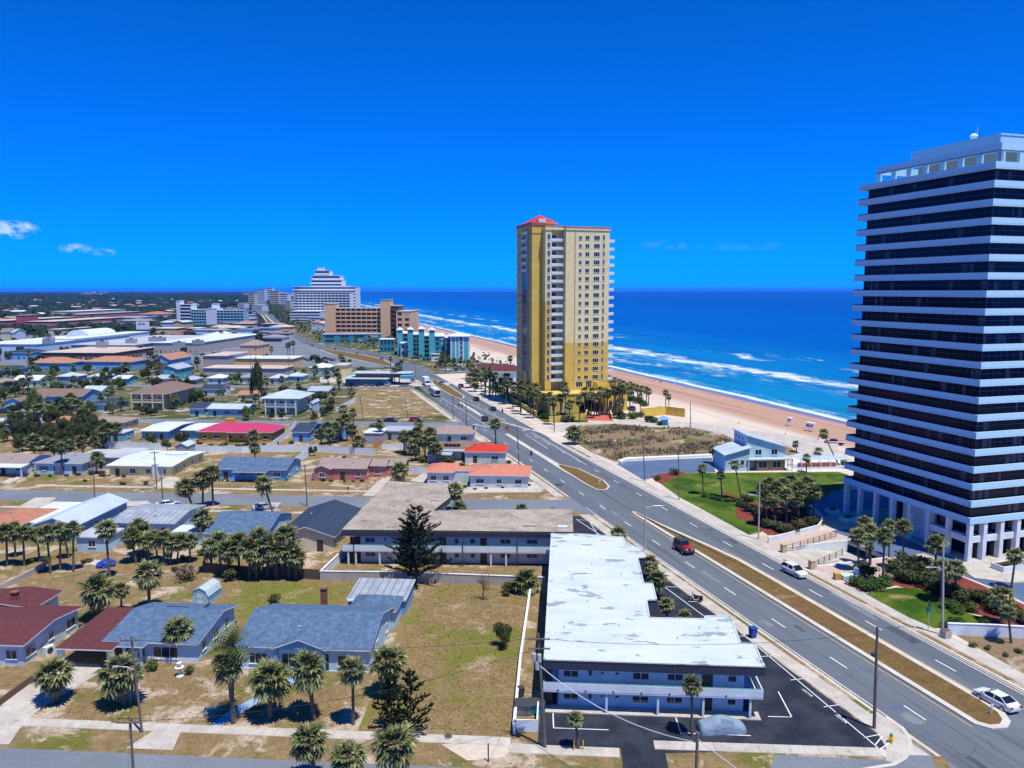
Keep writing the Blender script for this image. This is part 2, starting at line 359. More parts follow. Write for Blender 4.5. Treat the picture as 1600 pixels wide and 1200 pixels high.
for n_, c_ in dict(car_white=(.74, .76, .78), car_black=(.012, .013, .016), car_red=(.42, .012, .012), car_navy=(.02, .03, .09), car_grey=(.12, .13, .15), car_silver=(.42, .45, .5), car_maroon=(.16, .02, .03), car_blue=(.04, .12, .35)).items(): paint(n_, c_)
leafmat('leaf_palm', (.036, .066, .017), (.34, .34, .15), dead=(.20, .145, .085))
leafmat('leaf_date', (.05, .085, .03), (.16, .17, .06), dead=(.2, .15, .08))
leafmat('leaf_oak', (.026, .048, .014), (.11, .125, .045), rnd=.3)
leafmat('leaf_wood', (.014, .032, .014), (.042, .062, .026), rnd=.0)
leafmat('leaf_light', (.06, .10, .02), (.14, .17, .045), rnd=.25)
leafmat('leaf_pine', (.010, .022, .010), (.035, .052, .02), rnd=.15)
leafmat('leaf_hedge', (.035, .08, .015), (.085, .14, .03), rnd=.2)
leafmat('leaf_dry', (.16, .13, .08), (.28, .23, .15), rnd=.2)
leafmat('grass_dune', (.24, .19, .11), (.46, .37, .24), rnd=.1)
leafmat('grass_blade', (.12, .085, .035), (.22, .16, .07), rnd=.1)

# sea: local X is the distance from the boulevard line, local Y runs along the shore
m, nt, b = newmat('sea_water'); vo = vec(nt, 'Object'); sp_ = nd(nt, 'ShaderNodeSeparateXYZ'); nt.links.new(vo, sp_.inputs[0]); X = sp_.outputs[0]
c = mix(nt, ramp(nt, X, 205, 480), (.008, .22, .33), (.0, .07, .23))
c = mix(nt, ramp(nt, X, 300, 1500), c, (.0, .012, .09))
streak = noise(nt, scaled(nt, vo, (1, .18, 1)), .03, 5, .6)
c = mix(nt, nmath(nt, 'MULTIPLY', ramp(nt, streak, .45, .7), .55), c, (.0, .03, .12))
vs = scaled(nt, vo, (1, .22, 1)); lace = noise(nt, vs, .16, 8, .74, .8); lace2 = noise(nt, vs, .55, 6, .8); wob = noise(nt, scaled(nt, vo, (.15, 1, 1)), .012, 4, .6); brk = noise(nt, scaled(nt, vo, (.25, 1, 1)), .011, 3, .5)
foam = None
for (c0, amp, w0, lo, bk, st) in [(279, 46, 9, .42, (.28, .38), 1), (265, 46, 15, .52, (.3, .45), .65), (238, 40, 5, .47, (.46, .56), 1), (225, 30, 4, .50, (.5, .58), .8), (340, 60, 5, .42, (.52, .60), 1), (365, 70, 5, .52, (.5, .58), .55), (420, 90, 4, .54, (.57, .65), .45), (206.5, 9, 2.2, .30, (.1, .2), 1), (211, 12, 4, .5, (.3, .5), .7), (520, 140, 3, .56, (.60, .68), .35)]:
    dd = nmath(nt, 'ABSOLUTE', nmath(nt, 'SUBTRACT', nmath(nt, 'ADD', X, nmath(nt, 'MULTIPLY', nmath(nt, 'SUBTRACT', wob, .5), amp * 1.6)), c0))
    band = ramp(nt, dd, w0 * 1.5, w0 * .5)
    f = nmath(nt, 'MULTIPLY', band, ramp(nt, lace, lo, lo + .10)); f = nmath(nt, 'MULTIPLY', f, ramp(nt, brk, *bk)); f = nmath(nt, 'MULTIPLY', f, st)
    foam = f if foam is None else nmath(nt, 'MAXIMUM', foam, f)
cap = nmath(nt, 'MULTIPLY', ramp(nt, noise(nt, scaled(nt, vo, (1, .3, 1)), .045, 7, .7), .70, .74), ramp(nt, X, 700, 300))
foam = nmath(nt, 'MAXIMUM', foam, cap)
foam = nmath(nt, 'MULTIPLY', foam, ramp(nt, lace2, .25, .5), clamp=True)
c = mix(nt, nmath(nt, 'MULTIPLY', foam, .86), c, (.74, .80, .83)); nt.links.new(c, b.inputs['Base Color'])
nt.links.new(ramp(nt, foam, -.8, .4), b.inputs['Roughness'])
rr = nd(nt, 'ShaderNodeMapRange'); rr.inputs[3].default_value = .22; rr.inputs[4].default_value = .9; nt.links.new(foam, rr.inputs[0]); nt.links.new(rr.outputs[0], b.inputs['Roughness'])
b.inputs['IOR'].default_value = 1.33; b.inputs['Specular IOR Level'].default_value = .28
bn = nd(nt, 'ShaderNodeBump'); bn.inputs['Strength'].default_value = 1.0; bn.inputs['Distance'].default_value = 1.5
hh = nmath(nt, 'ADD', nmath(nt, 'MULTIPLY', noise(nt, scaled(nt, vo, (1, .35, 1)), .07, 5, .6), 1.0), nmath(nt, 'MULTIPLY', noise(nt, vo, .5, 4, .6), .22))
nt.links.new(hh, bn.inputs['Height']); nt.links.new(bn.outputs[0], b.inputs['Normal'])

# beach: bands of packed and dry sand along the shore, wet near the water
m, nt, b = newmat('beach_sand'); vo = vec(nt, 'Object'); sp_ = nd(nt, 'ShaderNodeSeparateXYZ'); nt.links.new(vo, sp_.inputs[0]); X = sp_.outputs[0]
wv = noise(nt, scaled(nt, vo, (1, .12, 1)), .05, 6, .65)
Xw = nmath(nt, 'ADD', X, nmath(nt, 'MULTIPLY', nmath(nt, 'SUBTRACT', wv, .5), 16))
c = mix(nt, ramp(nt, Xw, 160, 168), (.60, .50, .42), (.42, .25, .165))
tracks = noise(nt, scaled(nt, vo, (1, .03, 1)), .35, 5, .7)
c = mix(nt, nmath(nt, 'MULTIPLY', ramp(nt, tracks, .45, .7), .7), c, (.50, .34, .25))
c = mix(nt, nmath(nt, 'MULTIPLY', ramp(nt, noise(nt, scaled(nt, vo, (1, .05, 1)), .16, 3), .5, .7), .8), c, (.35, .19, .12))
wet = ramp(nt, Xw, 195, 201); c = mix(nt, wet, c, (.20, .155, .16))
nt.links.new(c, b.inputs['Base Color']); rg = nd(nt, 'ShaderNodeMapRange'); rg.inputs[3].default_value = .95; rg.inputs[4].default_value = .22; nt.links.new(wet, rg.inputs[0]); nt.links.new(rg.outputs[0], b.inputs['Roughness'])
# haze
hz = bpy.data.materials.new('haze_air'); hz.use_nodes = True; MATS['haze_air'] = hz; n_ = hz.node_tree; n_.nodes.clear()
pv = n_.nodes.new('ShaderNodeVolumePrincipled'); pv.inputs['Color'].default_value = (.06, .32, .95, 1); pv.inputs['Density'].default_value = 5e-5; pv.inputs['Anisotropy'].default_value = 0
oo = n_.nodes.new('ShaderNodeOutputMaterial'); n_.links.new(pv.outputs[0], oo.inputs['Volume'])
# ---------------------------------------------------------------- the setting: land, beach, sea, streets
def Uat(v, p):
    a = W(1, 0); b = W(0, 1)
    return (p - v * (b[0] * _p[0] + b[1] * _p[1])) / (a[0] * _p[0] + a[1] * _p[1])
def sheet(name, pts, z, m, parent=None, k='structure'):
    mb = MB(); a = sum(p[0] * q[1] - q[0] * p[1] for p, q in zip(pts, pts[1:] + pts[:1]))
    if a < 0: pts = pts[::-1]
    mb.face([(x, y, z) for x, y in pts]); o = mb.build(name, [m], parent)
    if k and not parent: o['kind'] = k
    return o
def slab(name, pts, z0, z1, m, mt=None, parent=None, k='structure'):
    o = MB().prism(pts, z0, z1, 0, 1 if mt else 0).build(name, [m] + ([mt] if mt else []), parent)
    if k and not parent: o['kind'] = k
    return o
def px(*pts): return [G(*p) for p in pts]
def rs(*pts): return [R(*p) for p in pts]
def wu(*pts): return [W(*p) for p in pts]
FARS = 24000
HS0, HS1, HP0, HP1 = 105.5, 115.0, 85.6, 100.0          # cut-out for the garage ramp
def rect_sp(name, s0, s1, p0, p1, z, m):
    mb = MB()
    for (a, b, c, d) in ((s0, s1, p0, HP0), (s0, HS0, HP0, HP1), (HS1, s1, HP0, HP1), (s0, s1, HP1, p1)): mb.face([(*R(a, c), z), (*R(a, d), z), (*R(b, d), z), (*R(b, c), z)])
    return kind(mb.build(name, [m]), 'structure')
rect_sp('land', -260, FARS, -16000, 152.5, -.03, 'land_far')
mb = MB(); S_ = [-260, 100, 300, 600, 1200, 3000, 8000, FARS]; P_ = [(149, -.02), (155, -.25), (170, -1.0), (190, -2.1), (203, -2.95), (212, -3.4), (260, -6)]
for (p0, z0), (p1, z1) in zip(P_, P_[1:]):
    for s0, s1 in zip(S_, S_[1:]): mb.face([(p0, s0, z0), (p1, s0, z1), (p1, s1, z1), (p0, s1, z0)])
kind(mb.build('beach', ['beach_sand'], rot=BA), 'structure')
mb = MB(); mb.face([(196, -260, -3), (24000, -260, -3), (24000, FARS, -3), (196, FARS, -3)]); kind(mb.build('sea', ['sea_water'], rot=BA), 'structure')
b_ = 27000
o = MB().box(-b_, -b_, -8, b_, b_, 84).build('haze', ['haze_air'], rot=BA); kind(o, 'stuff')

# boulevard: two carriageways and grassed median islands
spx = lambda *P: [SP(G(*q)) for q in P]
west = [(-120, 61.8), (300, 62.2)] + spx((648, 598), (621, 578), (565, 564), (503, 549), (477, 541), (444, 520), (424, 508), (409, 494), (396, 484)) + [(5000, -70)]
east = [(5000, -45)] + spx((421, 486), (432, 498), (450, 515), (477, 530), (492, 536), (530, 541), (595, 553), (663, 574)) + [(300, 82.3), (225, 81.6), (-120, 81.0)]
road = sheet('boulevard', rs(*west) + rs(*east), 0.0, 'asphalt')
def strip(pts, w, z, m, name, parent=road, k=None):
    mb = MB(); L = []; Rr = []
    for i, q in enumerate(pts):
        a = Vector(pts[max(i - 1, 0)]); b = Vector(pts[min(i + 1, len(pts) - 1)]); d = (b - a).normalized(); n = Vector((-d.y, d.x)) * w / 2
        L.append((q[0] + n.x, q[1] + n.y, z)); Rr.append((q[0] - n.x, q[1] - n.y, z))
    for i in range(len(pts) - 1): mb.face([Rr[i], Rr[i + 1], L[i + 1], L[i]])
    o = mb.build(name, [m], parent)
    if k: o['kind'] = k
    return o
dash = cached('dash', lambda: MB().box(-.08, -1.55, 0, .08, 1.55, .012).mesh('lane_dash', ['paint_white']))
for p, s0, ln in ((65.7, 64.0, 'w'), (77.8, 59.5, 'e')):
    s = s0
    while s < 400:
        if not (150 < s < 163 and ln == 'w' and False): link('lane_dash', dash, road, (*R(s, p + (.35 if s > 250 else 0)), .004), BA)
        s += 12.1
strip(rs((60, 69.35), (143, 69.35)), .12, .006, 'paint_yellow', 'edge_line'); strip(rs((62, 75.75), (118, 75.6)), .12, .006, 'paint_yellow', 'edge_line')
strip(rs((62, 62.3), (150, 62.3)), .12, .006, 'paint_white', 'edge_line'); strip(rs((60, 80.6), (222, 80.9)), .12, .006, 'paint_white', 'edge_line'); strip(rs((168, 62.2), (236, 62.4)), .12, .006, 'paint_white', 'edge_line')
strip(px((820, 678), (856, 701)), .16, .006, 'paint_white', 'turn_lane_line'); strip(px((832, 676), (916, 726)), .16, .006, 'paint_white', 'turn_lane_line'); strip(px((690, 622), (760, 664)), .16, .006, 'paint_white', 'turn_lane_line'); strip(px((700, 614), (790, 658)), .16, .006, 'paint_white', 'turn_lane_line')
for a, b in (((776, 657), (846, 676)), ((738, 663), (770, 668)), ((816, 671), (862, 673)), ((1290, 1022), (1290.1, 1022))): 
    if a[0] < 1200: strip(px(a, b), .5, .006, 'paint_white', 'stop_line')
for a, b in (((1413, 1105), (1440, 1122)), ): strip(px(a, b), .14, .006, 'paint_faded', 'survey_mark')
strip(px((1392, 1108), (1411, 1104)), .8, .005, 'paint_faded', 'survey_mark'); strip(px((1444, 1151), (1454, 1149)), .9, .005, 'paint_faded', 'survey_mark')
rp = random.Random(31)
for i in range(20):                                # patches and worn spots in the surface
    s_ = rp.uniform(52, 220); p_ = rp.choice((rp.uniform(63.5, 69), rp.uniform(76.3, 80))); l_, w_ = rp.uniform(1.2, 6), rp.uniform(.5, 1.5); k_ = [rp.uniform(-.25, .25) for _ in range(8)]
    sheet('road_patch', rs((s_, p_ + k_[0]), (s_ + l_ * .5, p_ + k_[1] * .6), (s_ + l_, p_ + k_[2]), (s_ + l_ + k_[3], p_ + w_), (s_ + l_ * .45, p_ + w_ + k_[4]), (s_ + k_[5], p_ + w_ + k_[6])), .0025 + i * .00002, 'asphalt_worn' if i % 3 else 'asphalt_patch', road)
for i in range(22):                                # tar-sealed cracks
    s_ = rp.uniform(56, 200); p_ = rp.choice((62.6, 76)); P_ = [(s_ + rp.uniform(-.5, .5) + j * rp.uniform(-.2, .5), p_ + j * 1.05) for j in range(7 if p_ < 70 else 5)]
    strip(rs(*P_), .07, .0035, 'asphalt_patch', 'sealed_crack')
for q in ((978, 775), (1098, 1001), (1240, 1100), (905, 742)): g = G(*q); link('manhole_cover', cached('mh', lambda: MB().tube((0, 0, -.01), (0, 0, .005), .38, .38, 14).mesh('manhole_cover', ['asphalt_patch'])), road, (*g, .001))
def island(outer, kerb=.45, z=.16, gm='lawn_brown'):
    o = slab('median_island', outer, -.02, z, 'concrete_kerb')
    c = Vector((sum(p[0] for p in outer) / len(outer), sum(p[1] for p in outer) / len(outer)))
    n = len(outer); inn = []
    a = sum(p[0] * q[1] - q[0] * p[1] for p, q in zip(outer, outer[1:] + outer[:1])); sg = 1 if a > 0 else -1
    for i in range(n):
        p0, p1, p2 = Vector(outer[i - 1]), Vector(outer[i]), Vector(outer[(i + 1) % n])
        d1 = (p1 - p0).normalized(); d2 = (p2 - p1).normalized(); n1 = Vector((-d1.y, d1.x)) * sg; n2 = Vector((-d2.y, d2.x)) * sg
        h = (n1 + n2); h = h / max(.35, h.length_squared / 2) * 1.0
        inn.append(tuple(p1 + h * kerb / 1.0))
    g = sheet('median_grass', inn, z + .012, gm, o); return o
island(rs((60.2, 69.9), (100, 69.9), (142, 69.7), (144, 70.1), (143.4, 70.7), (138, 71.3), (131, 72.4), (120, 74.2), (112, 75.2), (100, 75.3), (64, 75.3), (61, 75.0), (59.4, 74.0), (58.6, 72.6), (58.9, 70.9)), .75)
island(px((953, 761), (948, 766), (932, 766), (914, 757), (873, 731), (869, 726), (880, 727), (905, 733), (945, 752)), .4)
slab('median_kerb', rs((169, 70.0), (182, 69.4), (236, 69.6), (236, 71.0), (184, 71.2)), -.02, .15, 'concrete_kerb')
slab('median_kerb', rs((270, 71.2), (310, 71.6), (310, 73.0), (270, 72.7)), -.02, .15, 'concrete_kerb')
island(px((673, 594), (682, 594), (703, 604), (726, 619), (724, 623), (712, 622), (694, 612), (676, 600)), .5)
island(px((500, 547), (512, 546), (560, 553), (600, 562), (617, 571), (606, 573), (560, 563), (520, 554)), .8)
island(px((426, 513), (434, 513), (451, 529), (442, 530)), 1.6)
island(px((408, 492), (415, 492), (430, 506), (431, 509), (421, 510)), 2.2)

# west blocks between side streets (streets run at V = const)
ST = [(60.2, 69.9), (158.6, 167.2), (257.8, 266), (356, 364.3), (455, 463)]
for v0, v1 in ST:
    sheet('side_street', wu((-900, v0 - .3), (Uat(v0, 62.5), v0 - .3), (Uat(v1, 62.5), v1 + .3), (-900, v1 + .3)), -.006, 'asphalt_side')
for v0, v1 in ST:
    for va, vb in ((v1 - 1, v1 + 7), (v0 - 6, v0 + 1)):
        if v0 < 300: sheet('street_corner', wu((Uat(va, 61.8) - 10, va), (Uat(va, 62.6), va), (Uat(vb, 62.6), vb), (Uat(vb, 61.8) - 10, vb)), -.011, 'asphalt_side')
def westp(v):                                   # boulevard's west kerb at grid line v
    s = SP(W(Uat(v, 61.8), v))[0]
    for (s0, p0), (s1, p1) in zip(west, west[1:]):
        if s0 <= s <= s1: return p0 + (p1 - p0) * (s - s0) / (s1 - s0)
    return 61.8
def block(v0, v1, m, r=5.0, uL=-420):
    vs = [v0 + r, v0 + (v1 - v0) * .35, v0 + (v1 - v0) * .7, v1 - r]
    pts = [(uL, v0)]
    pts += [(Uat(v0, westp(v0)) - r * 1.5, v0), (Uat(v0 + r * .25, westp(v0)) - r * .35, v0 + r * .25)]
    pts += [(Uat(v, westp(v)), v) for v in vs]
    pts += [(Uat(v1 - r * .2, westp(v1)) - r * .25, v1 - r * .2), (Uat(v1, westp(v1)) - r, v1), (uL, v1)]
    return slab('block_ground', wu(*pts), -.05, ZB, 'concrete_kerb', m), pts
block(69.9, 158.6, 'lawn_dry', 5); block(167.2, 257.8, 'lawn_dry', 4); block(266, 356, 'lawn_mid', 4); block(364.3, 455, 'lawn_mid', 4); block(463, 760, 'asphalt_side', 4, -900)
slab('block_ground', wu((-200, 20), (60, 20), (Uat(60, 61.8), 60.2), (-200, 60.2)), -.05, ZB, 'concrete_kerb', 'lawn_dry')
Z1 = ZB + .012; Z2 = ZB + .024; Z3 = ZB + .036
# boulevard west verge: kerb, walk
for v0, v1, p0 in ((75, 156.5, 61.8), (170, 256, 61.9), (268, 354, 62.1)):
    for (pa, pb, m, n) in ((.0, .4, 'concrete_kerb', 'kerb'), (1.0, 3.0, 'concrete', 'pavement')):
        sheet(n, [W(Uat(v0, p0 - pa), v0), W(Uat(v1, p0 - pa), v1), W(Uat(v1, p0 - pb), v1), W(Uat(v0, p0 - pb), v0)], Z1 if n == 'kerb' else Z2, m)
# corner at the near junction
sheet('pavement', px((1352, 1118), (1372, 1116), (1398, 1130), (1412, 1142), (1421, 1156), (1422, 1172), (1412, 1186), (1396, 1193), (1384, 1190), (1384, 1168)), Z1 + .005, 'concrete')
sheet('street_apron', px((1212, 1181), (1384, 1189), (1396, 1193), (1414, 1187), (1424, 1172), (1424, 1158), (1455, 1180), (1470, 1222), (1195, 1222)), Z1 + .002, 'asphalt_side')
strip(px((1384, 1122), (1409, 1138), (1420, 1153), (1423, 1170), (1414, 1186), (1396, 1196), (1348, 1204)), .42, Z3, 'concrete_kerb', 'kerb', None, 'structure')
# near sidewalk: single cast slabs
walk = slab('sidewalk', wu((-96, 73.8), (-5.4, 73.8), (-5.4, 75.3), (-96, 75.3)), ZB - .02, ZB + .015, 'concrete_kerb')
u = -95.9; sl = MB().box(0, 0, 0, 1.47, 1.46, .05).mesh('slab', ['concrete'])
while u < -6.5:
    link('slab', sl, walk, (*W(u, 73.82), ZB - .002 + random.uniform(0, .012)), GA); u += 1.5
A_, B_ = Vector(G(1022, 1166)), Vector(G(1386, 1178)); L_, an_ = dist_ang(A_, B_); n_ = Vector((-math.sin(an_), math.cos(an_))) * .7
wk = slab('sidewalk', [tuple(A_ - n_), tuple(B_ - n_), tuple(B_ + n_), tuple(A_ + n_)], ZB - .02, ZB + .015, 'concrete_kerb')
for i in range(int(L_ / 1.5)): q = A_ + (B_ - A_) * (i * 1.5 + .02) / L_ - n_ * .96; link('slab', sl, wk, (q.x, q.y, ZB - .002 + random.uniform(0, .012)), an_)
for a, b in (((-5.2, 72.6), (5.6, 74.2)),):
    wk = slab('sidewalk', wu((a[0], a[1]), (b[0], a[1]), (b[0], b[1]), (a[0], b[1])), ZB - .02, ZB + .015, 'concrete_kerb'); u = a[0] + .05
    while u + 1.5 < b[0]:
        link('slab', sl, wk, (*W(u, a[1] + .04), ZB - .002 + random.uniform(0, .012)), GA); u += 1.52
# lots and lawns of the near block
sheet('empty_lot_grass', wu((-21.5, 75.4), (-5.6, 75.4), (-5.2, 118), (-21.5, 118), (-22.5, 100)), Z1, 'lawn_lot')
sheet('back_lawn', wu((-52, 99.5), (-24, 101), (-23, 118), (-52, 118)), Z1, 'lawn_lot')
sheet('parking_lot', wu((-2.6, 74.2), (5.8, 74.2), (5.8, 70.3), (10.2, 70.3), (10.2, 73.6), UV(G(1386, 1169)), (Uat(78, 58.6), 78), (Uat(155.5, 58.6), 155.5), (1.5, 155.5), (1.5, 139), (-8, 139), (-8, 126), (-2.0, 126)), Z1, 'asphalt_lot')
sheet('driveway', px((-60, 1165), (14, 1165), (34, 1136), (60, 1112), (160, 1050), (156, 1040), (103, 1036), (60, 1062), (0, 1100), (-60, 1135)), Z3, 'concrete')
sheet('driveway_apron', px((197, 1171), (270, 1174), (282, 1146), (240, 1143)), Z3, 'concrete')
sheet('garden_path', px((330, 1135), (345, 1137), (368, 1121), (405, 1099), (440, 1080), (460, 1068), (463, 1056), (452, 1056), (446, 1066), (425, 1077), (395, 1092), (358, 1112)), Z3, 'paint_pale')
for pts in (((165, 1012), (190, 1012), (186, 1020), (160, 1020)),): pass
# street-two strip: walks and drives
sheet('sidewalk', wu((-120, 153.2), (-38, 153.2), (-38, 154.5), (-120, 154.5)), Z1, 'concrete'); sheet('sidewalk', wu((-125, 171.2), (-40, 171.2), (-40, 172.5), (-125, 172.5)), Z1, 'concrete')
for a in ([(30, 792), (55, 778), (90, 778), (70, 792)], [(235, 762), (262, 745), (282, 747), (268, 764)], [(566, 775), (600, 745), (612, 746), (588, 776)], [(690, 766), (712, 757), (838, 754), (850, 764), (845, 770), (700, 771)], [(0, 755), (48, 733), (54, 736), (14, 757)], [(400, 786), (392, 800), (420, 806), (440, 786)], [(160, 786), (230, 783), (240, 790), (165, 793)], [(640, 752), (668, 737), (690, 750), (700, 760)]):
    sheet('driveway', px(*a), Z2, 'concrete')
sheet('vacant_field_track', px((560, 605), (700, 603), (706, 598), (560, 600)), Z2, 'concrete'); sheet('vacant_field', px((540, 655), (690, 650), (706, 652), (690, 640), (648, 612), (634, 607), (560, 607), (540, 640)), Z1, 'lawn_dry')
sheet('forecourt', px((500, 598), (660, 598), (640, 588), (500, 590)), Z1, 'concrete')
# parking bays by the boulevard and motel front: thin painted lines
def pl(a, b, w=.12): return strip(px(a, b), w, ZB + .022, 'paint_white', 'bay_line', None)
LINES = [((1030, 912), (1099, 963)), ((1041, 918), (1061, 918)), ((1075, 941), (1096, 941)), ((1152, 985), (1367, 1166)), ((1155, 995), (1185, 997)), ((1190, 1027), (1212, 1026)), ((1235, 1064), (1261, 1061)), ((1287, 1106), (1316, 1102)), ((1200, 1121), (1236, 1122)), ((1216, 1082), (1237, 1122)), ((1350, 1154), (1380, 1148)), ((1367, 1166), (1381, 1149)), ((1374, 1173), (1392, 1161)), ((1367, 1166), (1374, 1173)),
         ((864, 1116), (865, 1139)), ((865, 1139), (951, 1142)), ((1056, 1123), (1064, 1148)), ((1064, 1147), (1173, 1151)), ((900, 812), (955, 848)), ((903, 813), (919, 814)), ((920, 827), (934, 828)), ((915, 806), (935, 838))]
lines = kind(sheet('bay_marking', px((1152, 985), (1154, 985), (1153, 987)), ZB + .02, 'paint_white'), 'structure')
for a, b in LINES:
    o = pl(a, b); o.parent = lines
def words(txt, pxy, size, ang, z):
    cu = bpy.data.curves.new('word', 'FONT'); cu.body = txt; cu.size = size; cu.align_x = 'CENTER'; cu.align_y = 'CENTER'; cu.resolution_u = 2
    ob = bpy.data.objects.new('tmp', cu); me = bpy.data.meshes.new_from_object(ob); bpy.data.objects.remove(ob); me.materials.clear(); me.materials.append(MATS['paint_white'])
    return link('painted_word', me, lines, (*G(*pxy), z), ang)
for q in ((1261, 1084), (1314, 1125)): words('VISITOR', q, .5, RA - rad(180), ZB + .03)

# ---- seaward side of the boulevard
rect_sp('shore_ground', -120, 225, 81.0, 153, .004, 'sand_white')
sheet('shore_ground', rs((225, 81.6), (300, 82.3), (420, 84), (420, 125), (560, 130), (620, 153), (225, 153)), .004, 'sand_white'); sheet('resort_ground', rs((420, 80), (523, 60), (658, 30), (1066, 10), (1066, 110), (620, 153), (560, 130), (420, 125)), -.012, 'lawn_mid')
slab('kerb', rs((-60, 81.0), (214, 81.5), (214, 81.9), (-60, 81.4)), -.02, .12, 'concrete_kerb')
sheet('verge_grass', rs((40, 81.4), (110, 81.5), (110, 82.6), (40, 82.6)), .035, 'lawn_dry'); sheet('verge_grass', rs((196, 81.9), (216, 82.0), (216, 83), (196, 83)), .035, 'lawn_dry')
slab('pavement', rs((-60, 82.7), (110, 82.7), (110, 81.5), (196, 81.6), (196, 83.0), (214, 83), (214, 84.6), (196, 84.8), (150, 84.4), (110, 85.2), (-60, 85.0)), -.02, .025, 'concrete')
slab('pavement', rs((250, 82.4), (360, 83.6), (360, 85.8), (250, 84.8)), -.02, .05, 'concrete')
sheet('dune_lot', px((890, 676), (905, 664), (960, 662), (1020, 667), (1080, 668), (1130, 678), (1150, 688), (1148, 702), (1128, 712), (1060, 713), (985, 717), (962, 722), (925, 708), (897, 690), (878, 682)), .02, 'dune_scrub')
sheet('dune_lot', px((1212, 690), (1225, 694), (1250, 708), (1232, 712), (1215, 708)), .02, 'dune_scrub')
sheet('beach_road', px((850, 668), (898, 660), (1000, 655), (1080, 660), (1310, 690), (1310, 720), (1160, 690), (1080, 674), (1004, 666), (960, 661), (895, 664), (880, 676)), .014, 'concrete')
sheet('car_park', px((963, 725), (976, 721), (1112, 715), (1118, 738), (1060, 739), (1005, 750)), .02, 'asphalt_drive')
slab('car_park_wall', px((966, 722), (978, 718), (1112, 712), (1112, 714), (980, 720.4), (970, 725)), 0, .6, 'trim_white')
sheet('resort_lawn', px((1031, 755), (1050, 744), (1072, 739), (1310, 737.5), (1326, 742), (1330, 762), (1300, 768), (1290, 778), (1240, 800), (1188, 832), (1170, 836), (1110, 803), (1060, 776)), .03, 'lawn_green')
sheet('planting_bed', px((1016, 744), (1036, 740), (1068, 737), (1072, 742), (1055, 746), (1034, 756), (1024, 752)), .045, 'mulch')
sheet('planting_bed', px((1150, 795), (1148, 806), (1180, 823), (1200, 836), (1240, 838), (1282, 822), (1284, 808), (1262, 790), (1232, 786), (1200, 792), (1128, 772), (1128, 766), (1150, 776), (1170, 790)), .045, 'mulch')
sheet('tower_court', px((1262, 782), (1290, 768), (1330, 764), (1420, 778), (1420, 840), (1345, 826), (1287, 806)), .02, 'asphalt_drive')
sheet('tower_drive', px((1400, 860), (1500, 872), (1640, 900), (1700, 960), (1640, 960), (1560, 922), (1505, 900), (1440, 888)), .026, 'asphalt_drive')
sheet('paved_forecourt', rs((115.1, 85.1), (115.1, 102), (121, 101), (124, 96), (122, 85.1)), .03, 'pavers'); sheet('paved_forecourt', rs((97.5, 85.1), (105.4, 85.1), (105.4, 108), (97, 108)), .03, 'pavers')
sheet('tower_court', rs((97, 100.1), (121, 100.1), (121, 112), (97, 112)), .024, 'asphalt_drive')
mb = MB(); mb.face([(*R(HS0, HP0), -.02), (*R(HS0, HP1 + 8), -3.2), (*R(HS1, HP1 + 8), -3.2), (*R(HS1, HP0), -.02)]); kind(mb.build('garage_ramp', ['concrete']), 'structure')
rw = MB(); z_ = [(0, 0), ]
for s0, s1 in ((HS0 - .3, HS0), (HS1, HS1 + .3)): rw.prism(rs((s0, HP0), (s1, HP0), (s1, HP1), (s0, HP1)), -3.3, .18)
o = rw.build('ramp_wall', ['trim_white']); tag(o, 'white retaining walls lining the sunken garage ramp beside the dark tower', 'wall')
rw = MB(); rw.prism(rs((HS0, HP1), (HS0, HP1 + .3), (HS1, HP1 + .3), (HS1, HP1)), -.55, .2); rw.prism(rs((HS0, HP1 + 8), (HS0, HP1 + 8.2), (HS1, HP1 + 8.2), (HS1, HP1 + 8)), -3.3, -.1); o = rw.build('garage_portal', ['concrete']); tag(o, 'concrete lintel over the dark garage opening at the foot of the ramp', 'garage entrance')
sheet('tower_lawn', px((1352, 928), (1400, 918), (1440, 920), (1500, 955), (1540, 966), (1530, 976), (1482, 981), (1460, 982), (1420, 965)), .03, 'lawn_green')
sheet('planting_bed', px((1318, 912), (1345, 897), (1385, 878), (1420, 888), (1500, 900), (1560, 925), (1640, 965), (1640, 985), (1530, 972), (1535, 962), (1470, 950), (1440, 926), (1400, 915), (1352, 926)), .026, 'mulch')
sheet('sandy_verge', px((1480, 985), (1700, 1000), (1700, 1120), (1605, 1056)), .02, 'dune_scrub')
sheet('resort_court', px((930, 648), (960, 636), (1010, 632), (1010, 645), (1000, 655), (958, 655)), .02, 'pavers_pale')
sheet('red_ramp', px((917, 648), (950, 648), (960, 658), (918, 657)), .035, 'red_paving')
sheet('resort_garden', px((760, 602), (830, 625), (925, 645), (918, 660), (850, 660), (818, 640), (750, 600)), .02, 'lawn_green')
sheet('beach_deck', px((1240, 712), (1312, 716), (1316, 735), (1240, 735)), .02, 'paint_white')
sheet('seaward_car_park', px((690, 580), (760, 575), (800, 590), (770, 590), (730, 582)), .02, 'asphalt_side')
